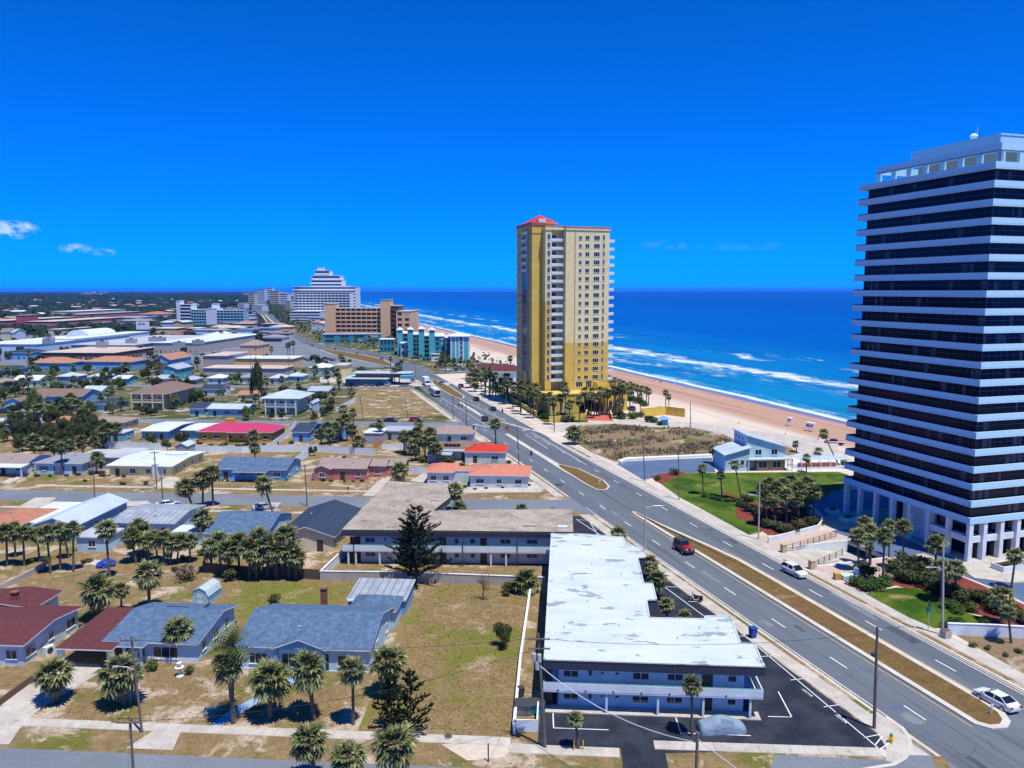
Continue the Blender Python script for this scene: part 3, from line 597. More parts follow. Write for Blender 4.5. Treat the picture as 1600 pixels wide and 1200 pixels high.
# ---------------------------------------------------------------- builders
def window_mesh(w, h, near, mull=1, glass='glass'):
    def frame():
        mb = MB(); t = .07
        mb.box(-w/2, -.06, 0, -w/2 + t, .02, h); mb.box(w/2 - t, -.06, 0, w/2, .02, h); mb.box(-w/2 + t, -.06, 0, w/2 - t, .02, t); mb.box(-w/2 + t, -.06, h - t, w/2 - t, .02, h)
        for i in range(mull): x = -w/2 + w * (i + 1) / (mull + 1); mb.box(x - .03, -.05, t, x + .03, .02, h - t)
        mb.box(-w/2 - .06, -.12, -.07, w/2 + .06, .02, -.002)
        return mb
    if near:
        f = cached(('wf', w, h, mull), lambda: frame().mesh('window', ['trim_white']))
        p = cached(('wp', w, h, glass), lambda: MB().box(-w/2 + .06, -.03, .06, w/2 - .06, .018, h - .06).mesh('pane', [glass]))
        return f, p
    def both():
        mb = frame(); mb.box(-w/2 + .06, -.03, .06, w/2 - .06, .018, h - .06, 1); return mb.mesh('window', ['trim_white', glass])
    return cached(('wb', w, h, mull, glass), both), None
def add_window(par, x, y, z, w, h, rot, near=True, mull=1, glass='glass', shutters=False):
    f, p = window_mesh(w, h, near, mull, glass); o = link('window', f, par, (x, y, z), rot)
    if p: link('pane', p, o)
    if shutters and near:
        sm = cached(('sh', h), lambda: MB().box(-.2, -.05, 0, .2, 0, h).mesh('shutter', ['shutter']))
        for sg in (-1, 1): link('shutter', sm, o, (sg * (w/2 + .24), 0, 0))
    return o
def add_door(par, x, y, z, w=.95, h=2.05, rot=0.0, m='door_dark', name='door'):
    d = cached(('door', w, h, m, name), lambda: MB().box(-w/2, -.05, 0, w/2, .02, h).box(-w/2 - .08, -.03, 0, -w/2, .02, h + .08).box(w/2, -.03, 0, w/2 + .08, .02, h + .08).mesh(name, [m]))
    return link(name, d, par, (x, y, z), rot)
def roof_mesh(x0, y0, x1, y1, z, kind_, rh, ov, m, mw, th=.16):
    """pitched or flat roof over the rectangle; slot 0 covering, 1 fascia, 2 gable wall"""
    mb = MB(); X0, Y0, X1, Y1 = x0 - ov, y0 - ov, x1 + ov, y1 + ov; zl = z
    if kind_ == 'flat':
        mb.box(X0, Y0, z, X1, Y1, z + .22, 1, 0)
    elif kind_ == 'hip':
        L, D = X1 - X0, Y1 - Y0; q = min(L, D) / 2
        if L >= D: a, b = (X0 + q, Y0 + q, z + th + rh), (X1 - q, Y0 + q, z + th + rh)
        else: a, b = (X0 + q, Y0 + q, z + th + rh), (X0 + q, Y1 - q, z + th + rh)
        c = [(X0, Y0, z + th), (X1, Y0, z + th), (X1, Y1, z + th), (X0, Y1, z + th)]
        mb.box(X0, Y0, z, X1, Y1, z + th, 1)
        c = [(p[0], p[1], p[2] + .004) for p in c]
        if L >= D:
            mb.face([c[0], c[1], b, a]); mb.face([c[2], c[3], a, b]); mb.face([c[1], c[2], b]); mb.face([c[3], c[0], a])
        else:
            mb.face([c[0], c[1], a]); mb.face([c[2], c[3], b]); mb.face([c[1], c[2], b, a]); mb.face([c[3], c[0], a, b])
    elif kind_ in ('gx', 'gy', 'gxb'):
        t = .62 if kind_ == 'gxb' else .5
        if kind_ == 'gy':
            xm = (X0 + X1) / 2
            def q(x, y, k): return (x, y, k)
            for (xa, xb) in ((X0, xm), (X1, xm)):
                for_ = [(xa, Y0, z), (xb, Y0, z + rh), (xb, Y1, z + rh), (xa, Y1, z)]
                up = [(p[0], p[1], p[2] + th) for p in for_]
                if xa > xb: for_, up = for_[::-1], up[::-1]
                mb.face(up[::-1] if False else [up[0], up[1], up[2], up[3]][::-1] if xa < xb else up[::-1]); mb.face(for_, 1)
                for i in range(4): j = (i + 1) % 4; mb.face([for_[i], for_[j], up[j], up[i]], 1)
            for yy in (y0, y1): mb.face([(x0, yy, z), (x1, yy, z), (xm, yy, z + rh - .02)], 2)
        else:
            ym = Y0 + (Y1 - Y0) * t
            for (ya, yb) in ((Y0, ym), (Y1, ym)):
                for_ = [(X0, ya, z), (X1, ya, z), (X1, yb, z + rh), (X0, yb, z + rh)]; up = [(p[0], p[1], p[2] + th) for p in for_]
                mb.face(up); mb.face(for_, 1)
                for i in range(4): j = (i + 1) % 4; mb.face([for_[i], for_[j], up[j], up[i]], 1)
            for xx in (x0, x1): mb.face([(xx, y0, z), (xx, y1, z), (xx, ym, z + rh - .02)], 2)
    elif kind_ in ('sb', 'sf', 'sr', 'sl'):                    # single slope rising to back / front / right / left
        zz = {'sb': (0, 0, rh, rh), 'sf': (rh, rh, 0, 0), 'sr': (0, rh, rh, 0), 'sl': (rh, 0, 0, rh)}[kind_]
        c = [(X0, Y0), (X1, Y0), (X1, Y1), (X0, Y1)]
        lo = [(p[0], p[1], z + k) for p, k in zip(c, zz)]; up = [(p[0], p[1], z + k + th) for p, k in zip(c, zz)]
        mb.face(up); mb.face(lo[::-1], 1)
        for i in range(4): j = (i + 1) % 4; mb.face([lo[i], lo[j], up[j], up[i]], 1)
        w = [(x0, y0), (x1, y0), (x1, y1), (x0, y1)]
        for i in range(4):
            j = (i + 1) % 4
            if zz[i] + zz[j] > 0: mb.face([(*w[i], z), (*w[j], z), (*w[j], z + zz[j] - .02), (*w[i], z + zz[i] - .02)], 2)
    return mb.mesh('roof', [m, 'trim_white', mw])
FOOT = []                                                      # built-up footprints, for keeping trees off roofs
def free(x, y, r=2.0):
    for (cx, cy, rr) in FOOT:
        if (x - cx) ** 2 + (y - cy) ** 2 < (rr + r) ** 2: return False
    return True
def house(label, a, b, dep, h=2.8, roof='gx', rh=1.3, wall='wall_white', rm='shingle_grey', ov=.5, zr=0.0, rot=None, near=None, wings=(), wins=True, chim=None, door=True, side='r', group=None, cat='house', name='house', shut=False, glass='glass_blind', garage=None, z0=ZB, upper=0, fw=None, rw=None, fd=()):
    p = G(*a, zr) if isinstance(a, tuple) else a
    if isinstance(b, tuple):
        q = G(*b, zr); wd, an = dist_ang(p, q)
        if rot is None: rot = GA; wd = wd * math.cos(an - GA)
        elif rot == 'free': rot = an
    else: wd = b; rot = GA if rot is None else rot
    if near is None: near = p[1] < 235
    t = thing(name, label, cat, (*p, z0), rot, group)
    FOOT.append((p[0] + math.cos(rot) * wd / 2 - math.sin(rot) * dep / 2, p[1] + math.sin(rot) * wd / 2 + math.cos(rot) * dep / 2, .55 * max(wd, dep) * .9))
    MB().box(0, 0, -.15, wd, dep, h).build('wall', [wall], t)
    r_ = link('roof', roof_mesh(0, 0, wd, dep, h + .002, roof, rh, ov, rm, wall), t)
    rng = random.Random(hash((round(p[0]), round(p[1]))) & 0xffff)
    floors = [0.9] + [0.9 + (h / (upper + 1)) * (k + 1) for k in range(upper)]
    if fw is not None:
        for (x, z, w, hh) in fw: add_window(t, x, -.001, z, w, hh, 0, near, 2 if w > 2 else 1, glass, shut)
        for (y, z, w, hh) in rw or (): add_window(t, wd + .001, y, z, w, hh, rad(90), near, 1, glass)
        for (x, w, m_) in fd: add_door(t, x, -.002, 0, w, 2.1, 0, m_)
    elif wins:
        n = max(1, int(wd / 3.6)); dslot = rng.randrange(n) if door else -1
        for zf in floors:
            for i in range(n):
                x = wd * (i + .5) / n
                if i == dslot and zf < 1: add_door(t, x, -.001, 0); continue
                add_window(t, x, -.001, zf, rng.choice((1.2, 1.6, 1.9)), 1.15, 0, near, 1, glass, shut)
            m_ = max(1, int(dep / 4.2)); sx_, ra = (wd + .001, rad(90)) if side == 'r' else (-.001, rad(-90))
            for i in range(m_): add_window(t, sx_, dep * (i + .5) / m_, zf, rng.choice((.9, 1.2)), 1.15, ra, near, 1, glass)
    if near and p[1] < 200 and roof in ('gx', 'hip', 'gxb'):
        k_ = rh / ((dep / 2 if roof == 'gx' else min(wd, dep) / 2 if roof == 'hip' else dep * .62) + ov)
        for i in range(3):
            vx, vy = wd * rng.uniform(.3, .7), dep * rng.uniform(.18, .38); vz = h + .14 + k_ * (vy + ov)
            MB().tube((0, 0, -.1), (0, 0, .35), .06, .06, 6).build('vent_pipe', ['metal_light'], t, (vx, vy, vz)) if i else MB().box(-.25, -.25, -.15, .25, .25, .22).build('roof_vent', ['metal_grey'], t, (vx, vy, vz))
    if garage: add_door(t, garage, -.002, 0, 2.6, 2.1, 0, 'trim_white', 'garage_door')
    for wg in wings:
        X, Y, w2, d2 = wg['r']; h2 = wg.get('h', h); mw = wg.get('wall', wall)
        if wg.get('open'):
            mb = MB()
            for xx in (X + .15, X + w2 - .15):
                for yy in ((Y + .15, Y + d2 - .15) if wg['open'] == 4 else (Y + .15,)): MB().box(xx - wg.get('pw', .14), yy - .14, -.1, xx + wg.get('pw', .14), yy + .14, h2).build('post', [mw], t)
            if wg['open'] == 2: MB().box(X, Y + d2 - .2, -.1, X + w2, Y + d2, h2).build('wall', [mw], t)
        else: MB().box(X, Y, -.15, X + w2, Y + d2, h2).build('wall', [mw], t)
        link('roof', roof_mesh(X, Y, X + w2, Y + d2, h2 + .004, wg.get('roof', roof), wg.get('rh', rh), wg.get('ov', ov), wg.get('rm', rm), mw), t)
        if wg.get('win') and not wg.get('open'):
            n = max(1, int(w2 / 3))
            for i in range(n): add_window(t, X + w2 * (i + .5) / n, Y - .001, .9, 1.4, 1.15, 0, near, 1, glass)
    if chim:
        cx, cy, ch = chim; MB().box(cx - .4, cy - .35, h * .6, cx + .4, cy + .35, h + ch).box(cx - .5, cy - .45, h + ch, cx + .5, cy + .45, h + ch + .15).build('chimney', ['brick'], t)
    return t

# ---- palms
def frond(L=1.9, droop=.5, seg=11, dead=0.0, rng=random):
    mb = MB(); pts = []; n = 4; pl_ = L * .5
    for i in range(n + 1):
        t = i / n; pts.append(Vector((pl_ * t, 0, .22 * t - droop * .35 * t * t)))
    for a, b in zip(pts, pts[1:]): mb.face([(a.x, -.03, a.z), (a.x, .03, a.z), (b.x, .025, b.z), (b.x, -.025, b.z)]); mb.t.append(.6); mb.d.append(dead)
    hub = pts[-1]; R_ = L * .56
    for k in range(seg):
        an = rad(-105 + 210 * k / (seg - 1) + rng.uniform(-5, 5)); r = R_ * (1 - .25 * abs(an) / 1.9) * rng.uniform(.88, 1.08); wv = .5 * R_ * rad(210) / seg * .75
        d = Vector((math.cos(an), math.sin(an), 0)); s_ = Vector((-d.y, d.x, 0)); dz = -droop * r * .25
        mid = hub + d * r * .55 + Vector((0, 0, dz * .3)); tip = hub + d * r + Vector((0, 0, dz - droop * r * rng.uniform(.25, .6)))
        tv = rng.uniform(.0, 1.0) ** 1.5
        mb.face([hub, mid - s_ * wv - Vector((0, 0, .04)), mid + Vector((0, 0, .03))]); mb.face([hub, mid + Vector((0, 0, .03)), mid + s_ * wv - Vector((0, 0, .04))])
        mb.face([mid - s_ * wv - Vector((0, 0, .04)), tip, mid + s_ * wv - Vector((0, 0, .04))])
        mb.t += [tv, tv * .8, min(1, tv + .25)]; mb.d += [dead] * 3
    return mb
FR = [cached(('fr', i), lambda i=i: frond(1.9, .35 + .12 * i, 11, 0, random.Random(i)).mesh('frond', ['leaf_palm'])) for i in range(4)]
FRMB = [frond(1.9, .35 + .12 * i, 9, 0, random.Random(i)) for i in range(4)]
FRD = [frond(1.7, .9, 7, .85, random.Random(20 + i)) for i in range(2)]
def frond_set(n, seed, shaggy=.25):
    rng = random.Random(seed); out = []
    for k in range(n):
        t = k / (n - 1); az = k * 2.39996 + rng.uniform(-.3, .3); elv = rad(84 - 142 * t ** .9 + rng.uniform(-9, 9))
        out.append((az, elv, rng.uniform(.82, 1.1) * (.8 + .25 * min(1, t * 3)), min(3, int(t * 4 + rng.random() * .8))))
    return out
def fmat(az, elv, sc, z=0.0): return Matrix.Translation((0, 0, z)) @ Matrix.Rotation(az, 4, 'Z') @ Matrix.Rotation(-elv, 4, 'Y') @ Matrix.Scale(sc, 4)
def add_mb(dst, src, M, dt=0.0):
    k = len(dst.v); dst.v += [tuple(M @ Vector(v)) for v in src.v]; dst.f += [tuple(k + i for i in f) for f in src.f]; dst.m += src.m
    dst.t += [min(1, max(0, t + dt)) for t in src.t]; dst.d += src.d
def skirt(mb, seed, n=14, drop=.5):
    rng = random.Random(seed)
    for k in range(n): add_mb(mb, FRD[k % 2], fmat(rng.uniform(0, 6.28), rad(rng.uniform(-78, -48)), rng.uniform(.5, .85), -.1 - drop * rng.random()))
def crown_mesh(seed, n=34, sk=10):
    mb = MB(); rng = random.Random(seed)
    for az, elv, sc, v in frond_set(n, seed): add_mb(mb, FRMB[v], fmat(az, elv, sc), rng.uniform(-.2, .2))
    skirt(mb, seed, sk); return mb.mesh('crown', ['leaf_palm'])
CROWNS = [crown_mesh(100 + i, (46, 40, 50, 38)[i % 4], (12, 5, 16, 8)[i % 4]) for i in range(6)]
def low_crown(seed):
    mb = MB(); rng = random.Random(seed)
    fl = frond(1.9, .45, 5, 0, rng); fd = frond(1.7, .9, 4, .85, rng)
    for az, elv, sc, v in frond_set(26, seed): add_mb(mb, fl, fmat(az, elv, sc), rng.uniform(-.3, .3))
    for k in range(5): add_mb(mb, fd, fmat(rng.uniform(0, 6.28), rad(rng.uniform(-75, -50)), .7, -.2))
    return mb.mesh('crown', ['leaf_palm'])
LOWC = [low_crown(300 + i) for i in range(5)]
def core_mesh():
    mb = MB(); mb.ico((0, 0, .05), .26, 0, 1, .15, 1.3); mb.t = [.5] * len(mb.f); mb.d = [.6] * len(mb.f); skirt(mb, 5, 12); return mb.mesh('crown', ['leaf_palm'])
def trunk_mesh():
    mb = MB(); n = 7; k = 8
    for i in range(n): 
        z0, z1 = i / n, (i + 1) / n; r0 = .17 + .05 * (1 - z0) ** 3 + (.02 if i % 2 else 0); mb.tube((0, 0, z0), (0, 0, z1), r0, .165 + .05 * (1 - z1) ** 3, k, 0, cap=(i == n - 1))
    return mb.mesh('trunk', ['trunk_palm'])
TRUNK = trunk_mesh()
NP = [0]
def palm(c, b, r, label, group=None, detail=None, name='palm_tree', z0=ZB, xyh=None):
    """c crown centre mark, b base mark, r crown radius, all in survey marks"""
    if xyh: g = xyh[:2]; h = xyh[2]; dxy = random.uniform(-.4, .4); sc = xyh[3]; r = 7
    else:
        g = G(*b, z0); cx, cz = HZ(g[1], *c); h = max(1.2, cz - z0 + .1); dxy = cx - g[0]; sc = r * g[1] / FPX * 1.24 / 1.85
    NP[0] += 1
    t = thing(name, label, 'palm tree', (*g, z0), random.uniform(0, 6.28), group)
    inv = -t.rotation_euler[2]; lean = math.atan2(dxy, h)
    M = Matrix.Rotation(inv, 4, 'Z') @ Matrix.Rotation(lean, 4, 'Y'); L = math.hypot(h, dxy)
    tr = link('trunk', TRUNK, t, (0, 0, 0), M.to_euler()); tw = max(.8, min(1.25, sc)); tr.scale = (tw, tw, L)
    top = M @ Vector((0, 0, L))
    if detail is None: detail = r >= 19
    if detail:
        co = link('crown', cached('core', core_mesh), t, top); co.scale = (sc,) * 3
        for az, elv, s2, v in frond_set(40, NP[0]):
            f = link('frond', FR[v], co); f.matrix_local = fmat(az, elv, s2)
    else:
        co = link('crown', (CROWNS[NP[0] % 6] if r > 8 else LOWC[NP[0] % 5]), t, top); co.scale = (sc,) * 3
    return t
def palms(lst, label, group, **k):
    for e in lst: palm((e[0], e[1]), (e[2], e[3]), e[4], nth(lst, e, label), group, **k)
def date_palm(c, b, r, label, name='date_palm', z0=ZB, n=24):
    g = G(*b, z0); cx, cz = HZ(g[1], *c); h = cz - z0; sc = r * g[1] / FPX
    t = thing(name, label, 'palm tree', (*g, z0), 0)
    tr = link('trunk', TRUNK, t); tr.scale = (1.2, 1.2, h)
    mb = MB(); rng = random.Random(3)
    P = []
    for i in range(8): q = i / 7; P.append(Vector((q * sc * 1.05, 0, .35 * sc * q - .55 * sc * q * q)))
    for i in range(7):
        a, b2 = P[i], P[i + 1]; mb.face([(a.x, -.02, a.z), (a.x, .02, a.z), (b2.x, .02, b2.z), (b2.x, -.02, b2.z)]); mb.t.append(.7)
        for sg in (-1, 1):
            o_ = a.lerp(b2, .3); l = .52 * sc * (.4 + .6 * math.sin(math.pi * min(.92, (i + .7) / 8))); st_ = (b2 - a)
            mb.face([(a.x, 0, a.z), (a.x + st_.x * .62, 0, a.z + st_.z * .6), (o_.x + l * .62, sg * l, o_.z - l * .12)]); mb.t.append(rng.random())
    mb.d = [0.0] * len(mb.f); fm = mb.mesh('frond', ['leaf_date'])
    co = MB(); co.ico((0, 0, 0), .35, 0, 1, .2); co.t = [.3] * len(co.f); co.d = [.7] * len(co.f); cr = co.build('crown', ['leaf_date'], t, (0, 0, h))
    for az, elv, s2, v in frond_set(n, 9): f = link('frond', fm, cr); f.matrix_local = fmat(az, elv + .1, s2)
    return t

# ---- broadleaf trees, conifers, shrubs
def leaf_cloud(mb, lobes, n, ls, rng, flat=.6):
    for _ in range(n):
        (cx, cy, cz, rx, rz) = rng.choices(lobes, [l[3] ** 2 for l in lobes])[0]
        d = Vector((rng.gauss(0, 1), rng.gauss(0, 1), rng.gauss(0, 1))).normalized() * (rng.random() ** .38)
        c = Vector((cx + d.x * rx, cy + d.y * rx, cz + d.z * rz)); nn = (d + Vector((rng.uniform(-.7, .7), rng.uniform(-.7, .7), rng.uniform(-.2, .9)))).normalized()
        u = nn.orthogonal().normalized(); w = nn.cross(u); a = rng.uniform(0, 6.28); u, w = u * math.cos(a) + w * math.sin(a), w * math.cos(a) - u * math.sin(a)
        s = ls * rng.uniform(.6, 1.25); mb.face([c - u * s, c + w * s * .6, c + u * s, c - w * s * .6]); mb.t.append(min(1, max(0, rng.gauss(.45, .3)))); mb.d.append(0)
def tree_mesh(seed, n, ls, mat, spread=1.0, tall=1.0):
    rng = random.Random(seed); lobes = []
    for k in range(7): a = rng.uniform(0, 6.28); q = rng.uniform(.15, .58) * spread; lobes.append((math.cos(a) * q, math.sin(a) * q, rng.uniform(.42, .82) * tall, rng.uniform(.24, .42) * spread, rng.uniform(.16, .28) * tall))
    mb = MB(); leaf_cloud(mb, lobes, n, ls, rng); cm = mb.mesh('crown', [mat])
    tb = MB(); tb.tube((0, 0, 0), (.02, 0, .4 * tall), .05, .035, 6)
    for l in lobes: tb.tube((.02, 0, .36 * tall), (l[0] * .8, l[1] * .8, l[2]), .028, .008, 4)
    return cm, tb.mesh('trunk', ['bark'])
TREES = {'oak': [tree_mesh(40 + i, 1500, .065, 'leaf_oak') for i in range(4)], 'low': [tree_mesh(60 + i, 260, .13, 'leaf_oak') for i in range(5)], 'light': [tree_mesh(70 + i, 900, .075, 'leaf_light') for i in range(3)], 'tall': [tree_mesh(80 + i, 1300, .06, 'leaf_oak', .55, 1.25) for i in range(2)],
         'dry': [tree_mesh(90, 260, .05, 'leaf_dry', .9, 1.1)]}
NT = [0]
def tree(b, r, h, label, kind_='oak', group=None, name='broadleaf_tree', z0=ZB, xy=None, cat='tree', seed=None):
    """b base mark, r crown radius and h height in survey marks"""
    g = xy or G(*b, z0); k = g[1] / FPX; R_ = r * k * 1.1 if xy is None else r; H_ = h * k * 1.05 if xy is None else h
    NT[0] += 1; s_ = NT[0] if seed is None else seed
    cm, tm = TREES[kind_][s_ % len(TREES[kind_])]
    t = thing(name, label, cat, (*g, z0), s_ * 1.7, group)
    for n_, me in (('trunk', tm), ('crown', cm)): o = link(n_, me, t); o.scale = (R_, R_, H_)
    return t
def shrub_mesh(seed, n, ls, mat):
    rng = random.Random(seed); lobes = [(rng.uniform(-.45, .45), rng.uniform(-.45, .45), rng.uniform(.35, .6), rng.uniform(.4, .6), rng.uniform(.3, .42)) for _ in range(5)]
    mb = MB(); leaf_cloud(mb, lobes, n, ls, rng); return mb.mesh('foliage', [mat])
SHR = {'green': [shrub_mesh(i, 420, .12, 'leaf_oak') for i in range(3)], 'light': [shrub_mesh(10 + i, 420, .12, 'leaf_light') for i in range(2)], 'dry': [shrub_mesh(20, 300, .1, 'leaf_dry')], 'hedge': [shrub_mesh(30 + i, 520, .1, 'leaf_hedge') for i in range(2)]}
STEM = None
def shrub(b, r, label, kind_='green', group=None, hr=1.0, z0=ZB, name='shrub', cat='shrub'):
    g = G(*b, z0); k = g[1] / FPX; R_ = r * k; NT[0] += 1
    t = thing(name, label, cat, (*g, z0), NT[0] * 2.1, group)
    o = link('foliage', SHR[kind_][NT[0] % len(SHR[kind_])], t); o.scale = (R_, R_, R_ * 1.1 * hr)
    st = link('stem', cached('stem', lambda: MB().tube((0, 0, -.05), (.1, 0, .5), .05, .03, 5).tube((0, 0, .1), (-.2, .1, .5), .03, .015, 4).mesh('stem', ['bark'])), t); st.scale = (R_, R_, R_)
    return t
def conifer(b, top, wpx, label, dense=1.0, seed=1, name='pine_tree', tiers=15, z0=ZB, tuft=True):
    g = G(*b, z0); hx, hz_ = HZ(g[1], *top); H_ = hz_ - z0; Rm = wpx * g[1] / FPX / 2 * 1.06; rng = random.Random(seed)
    t = thing(name, label, 'pine tree', (*g, z0), seed)
    tr = MB(); tr.tube((0, 0, 0), (0, 0, H_ * .55), H_ * .022, H_ * .013, 7); tr.tube((0, 0, H_ * .55), (0, 0, H_), H_ * .013, .02, 6); tr.build('trunk', ['bark'], t)
    nb = int(7 * dense)
    for i in range(tiers):
        q = (i + .5) / tiers; z = H_ * (.10 + .9 * q) + rng.uniform(-.2, .2); L = Rm * (1 - q) ** .5 * (.5 if q < .06 else 1.0) * rng.uniform(.72, 1.12) + .25
        mb = MB()
        for k in range(nb):
            if rng.random() < .16: continue
            a = 6.283 * (k + rng.random() * .7) / nb + i * .5; l = L * rng.uniform(.55, 1.2); ca, sa = math.cos(a), math.sin(a)
            P = [Vector((ca * l * u, sa * l * u, l * (.10 * u + .22 * u * u))) for u in (0, .35, .7, 1)]
            for a_, b_2 in zip(P, P[1:]): mb.tube(a_, b_2, .04, .03, 3, 0, cap=False); mb.t += [.1] * 3; mb.d += [0.0] * 3
            ns = max(3, int(l * 3.2))
            for j in range(ns):
                u = .25 + .75 * (j + rng.random()) / ns; o_ = Vector((ca * l * u, sa * l * u, l * (.10 * u + .22 * u * u)))
                for e in range(5):
                    dv = Vector((ca * .45 + rng.gauss(0, .5), sa * .45 + rng.gauss(0, .5), .35 + rng.random() * .7)).normalized() * rng.uniform(.35, .62) * min(1.2, .55 + l * .18); sd_ = dv.cross(Vector((rng.gauss(0, 1), rng.gauss(0, 1), rng.gauss(0, 1)))).normalized() * .085
                    mb.face([o_ - sd_, o_ + sd_, o_ + dv + sd_ * .5, o_ + dv - sd_ * .5]); mb.t.append(rng.random() * .9); mb.d.append(0.0)
        mb.build('branch_whorl', ['leaf_pine'], t, (0, 0, z))
    return t

# ---- poles, wires, fences
def pole(b, top, label, mat='wood_pole', r=.15, arm=None, lamp=False, cross=None, z0=ZB, cat='utility pole', name='utility_pole', xy=None, h=None, transformer=False, group=None):
    g = xy or G(*b, z0)
    hx, hz_ = HZ(g[1], *top) if h is None else (g[0], h)
    t = thing(name, label, cat, (*g, z0), 0, group); H_ = hz_ - z0; dx = hx - g[0]
    MB().tube((0, 0, -.3), (dx, 0, H_), r, r * .7, 8).build('shaft', [mat], t)
    if arm:
        ax, az = HZ(g[1], *arm); ax -= g[0]; az -= z0; sg = 1 if ax > dx else -1
        z_ = az - .25; fx = dx * z_ / H_
        MB().path([(fx, 0, z_ - .15), (fx + (ax - fx) * .5, -.05, z_ + .22), (ax, -.1, z_ + .28)], .05, 6).build('lamp_arm', ['metal_light'], t)
        MB().hexa([(ax - .08 * sg, -.22, az - .06), (ax + .55 * sg, -.2, az - .03), (ax + .55 * sg, 0, az - .03), (ax - .08 * sg, .02, az - .06), (ax - .08 * sg, -.2, az + .12), (ax + .45 * sg, -.17, az + .07), (ax + .45 * sg, -.03, az + .07), (ax - .08 * sg, 0, az + .12)]).build('lamp_head', ['metal_light'], t)
    for c in (cross or ()):
        z_ = H_ - c; fx = dx * z_ / H_; o = MB().box(fx - 1.1, -.22, z_ - .06, fx + 1.1, -.1, z_ + .06)
        for k in (-1, -.45, .45, 1): o.tube((fx + k, -.16, z_ + .06), (fx + k, -.16, z_ + .22), .04, .025, 5)
        o.build('crossarm', ['wood_pole'], t)
    if transformer:
        for k, (xx, zz) in enumerate(((-.42, 2.2), (.1, 2.3), (-.1, 3.1))):
            fx = dx; o = MB().tube((fx + xx, -.35, H_ - zz - .45), (fx + xx, -.35, H_ - zz + .3), .22, .22, 10); o.tube((fx + xx, -.35, H_ - zz + .3), (fx + xx, -.35, H_ - zz + .42), .08, .05, 6); o.build('transformer', ['metal_light'], t)
        MB().path([(dx + .2, -.2, H_ - 3.6), (dx + .35, -.25, H_ - 2), (dx + .2, -.2, H_ - .3)], .03, 4).build('riser_cable', ['metal_dark'], t)
    return t, Vector((g[0] + dx, g[1], z0 + H_))
def wire(a, b, sag, label, r=.018, m='wire', name='overhead_wire', group='overhead wires between the utility poles'):
    a, b = Vector(a), Vector(b); pts = []
    for i in range(13): t = i / 12; q = a.lerp(b, t); q.z -= sag * 4 * t * (1 - t); pts.append(q)
    return tag(MB().path(pts, r, 4).build(name, [m]), label, 'overhead wire', group)
def fence(label, pts, h=1.8, m='vinyl', step=2.4, pickets=0, group=None, z0=ZB, thick=.06, mats_post=None, name='fence', marks=True):
    P = [G(*q, z0) if marks else q for q in pts]; t = thing(name, label, 'fence', (*P[0], z0), 0, group); o0 = Vector(P[0])
    for a, b in zip(P, P[1:]):
        L, an = dist_ang(a, b); n = max(1, round(L / step)); w = L / n
        def pnl():
            mb = MB()
            if pickets:
                k = max(2, int(w / pickets)); ww = w / k
                for i in range(k): mb.box(.06 + i * (w - .12) / k, -thick / 2, .06, .06 + (i + .86) * (w - .12) / k, thick / 2, h - .04 + (i % 2) * .03)
                mb.box(.06, thick / 2, .3, w - .06, thick / 2 + .04, .42); mb.box(.06, thick / 2, h - .4, w - .06, thick / 2 + .04, h - .28)
            else: mb.box(.06, -thick / 2, .06, w - .06, thick / 2, h - .14); mb.box(.06, -thick / 2 - .02, h - .14, w - .06, thick / 2 + .02, h); mb.box(.06, -thick / 2 - .02, .0, w - .06, thick / 2 + .02, .12)
            return mb.mesh('panel', [m])
        pm_ = cached(('fp', round(w, 2), h, m, pickets), pnl); po = cached(('fpost', h, m), lambda: MB().box(-.07, -.07, -.1, .07, .07, h + .08).mesh('post', [m]))
        for i in range(n):
            q = Vector(a).lerp(Vector(b), i / n) - o0; link('panel', pm_, t, (q.x, q.y, 0), an); link('post', po, t, (q.x, q.y, 0), an)
    q = Vector(P[-1]) - o0; link('post', po, t, (q.x, q.y, 0), an); return t
def wallrun(label, pts, h, m, th=.2, z0=ZB, name='garden_wall', cap=None, cat='wall', group=None):
    P = [G(*q, z0) for q in pts]; mb = MB(); mc = MB()
    for a, b in zip(P, P[1:]):
        L, an = dist_ang(a, b); M = Matrix.Translation((*a, z0)) @ Matrix.Rotation(an, 4, 'Z'); k = len(mb.v); mb.box(0, -th / 2, -.2, L, th / 2, h); mb.xf(M, k)
        k = len(mc.v); mc.box(-.03, -th / 2 - .05, h + .002, L + .03, th / 2 + .05, h + .1); mc.xf(M, k)
    t = tag(mb.build(name, [m]), label, cat, group)
    if cap: mc.build('coping', [cap], t)
    return t

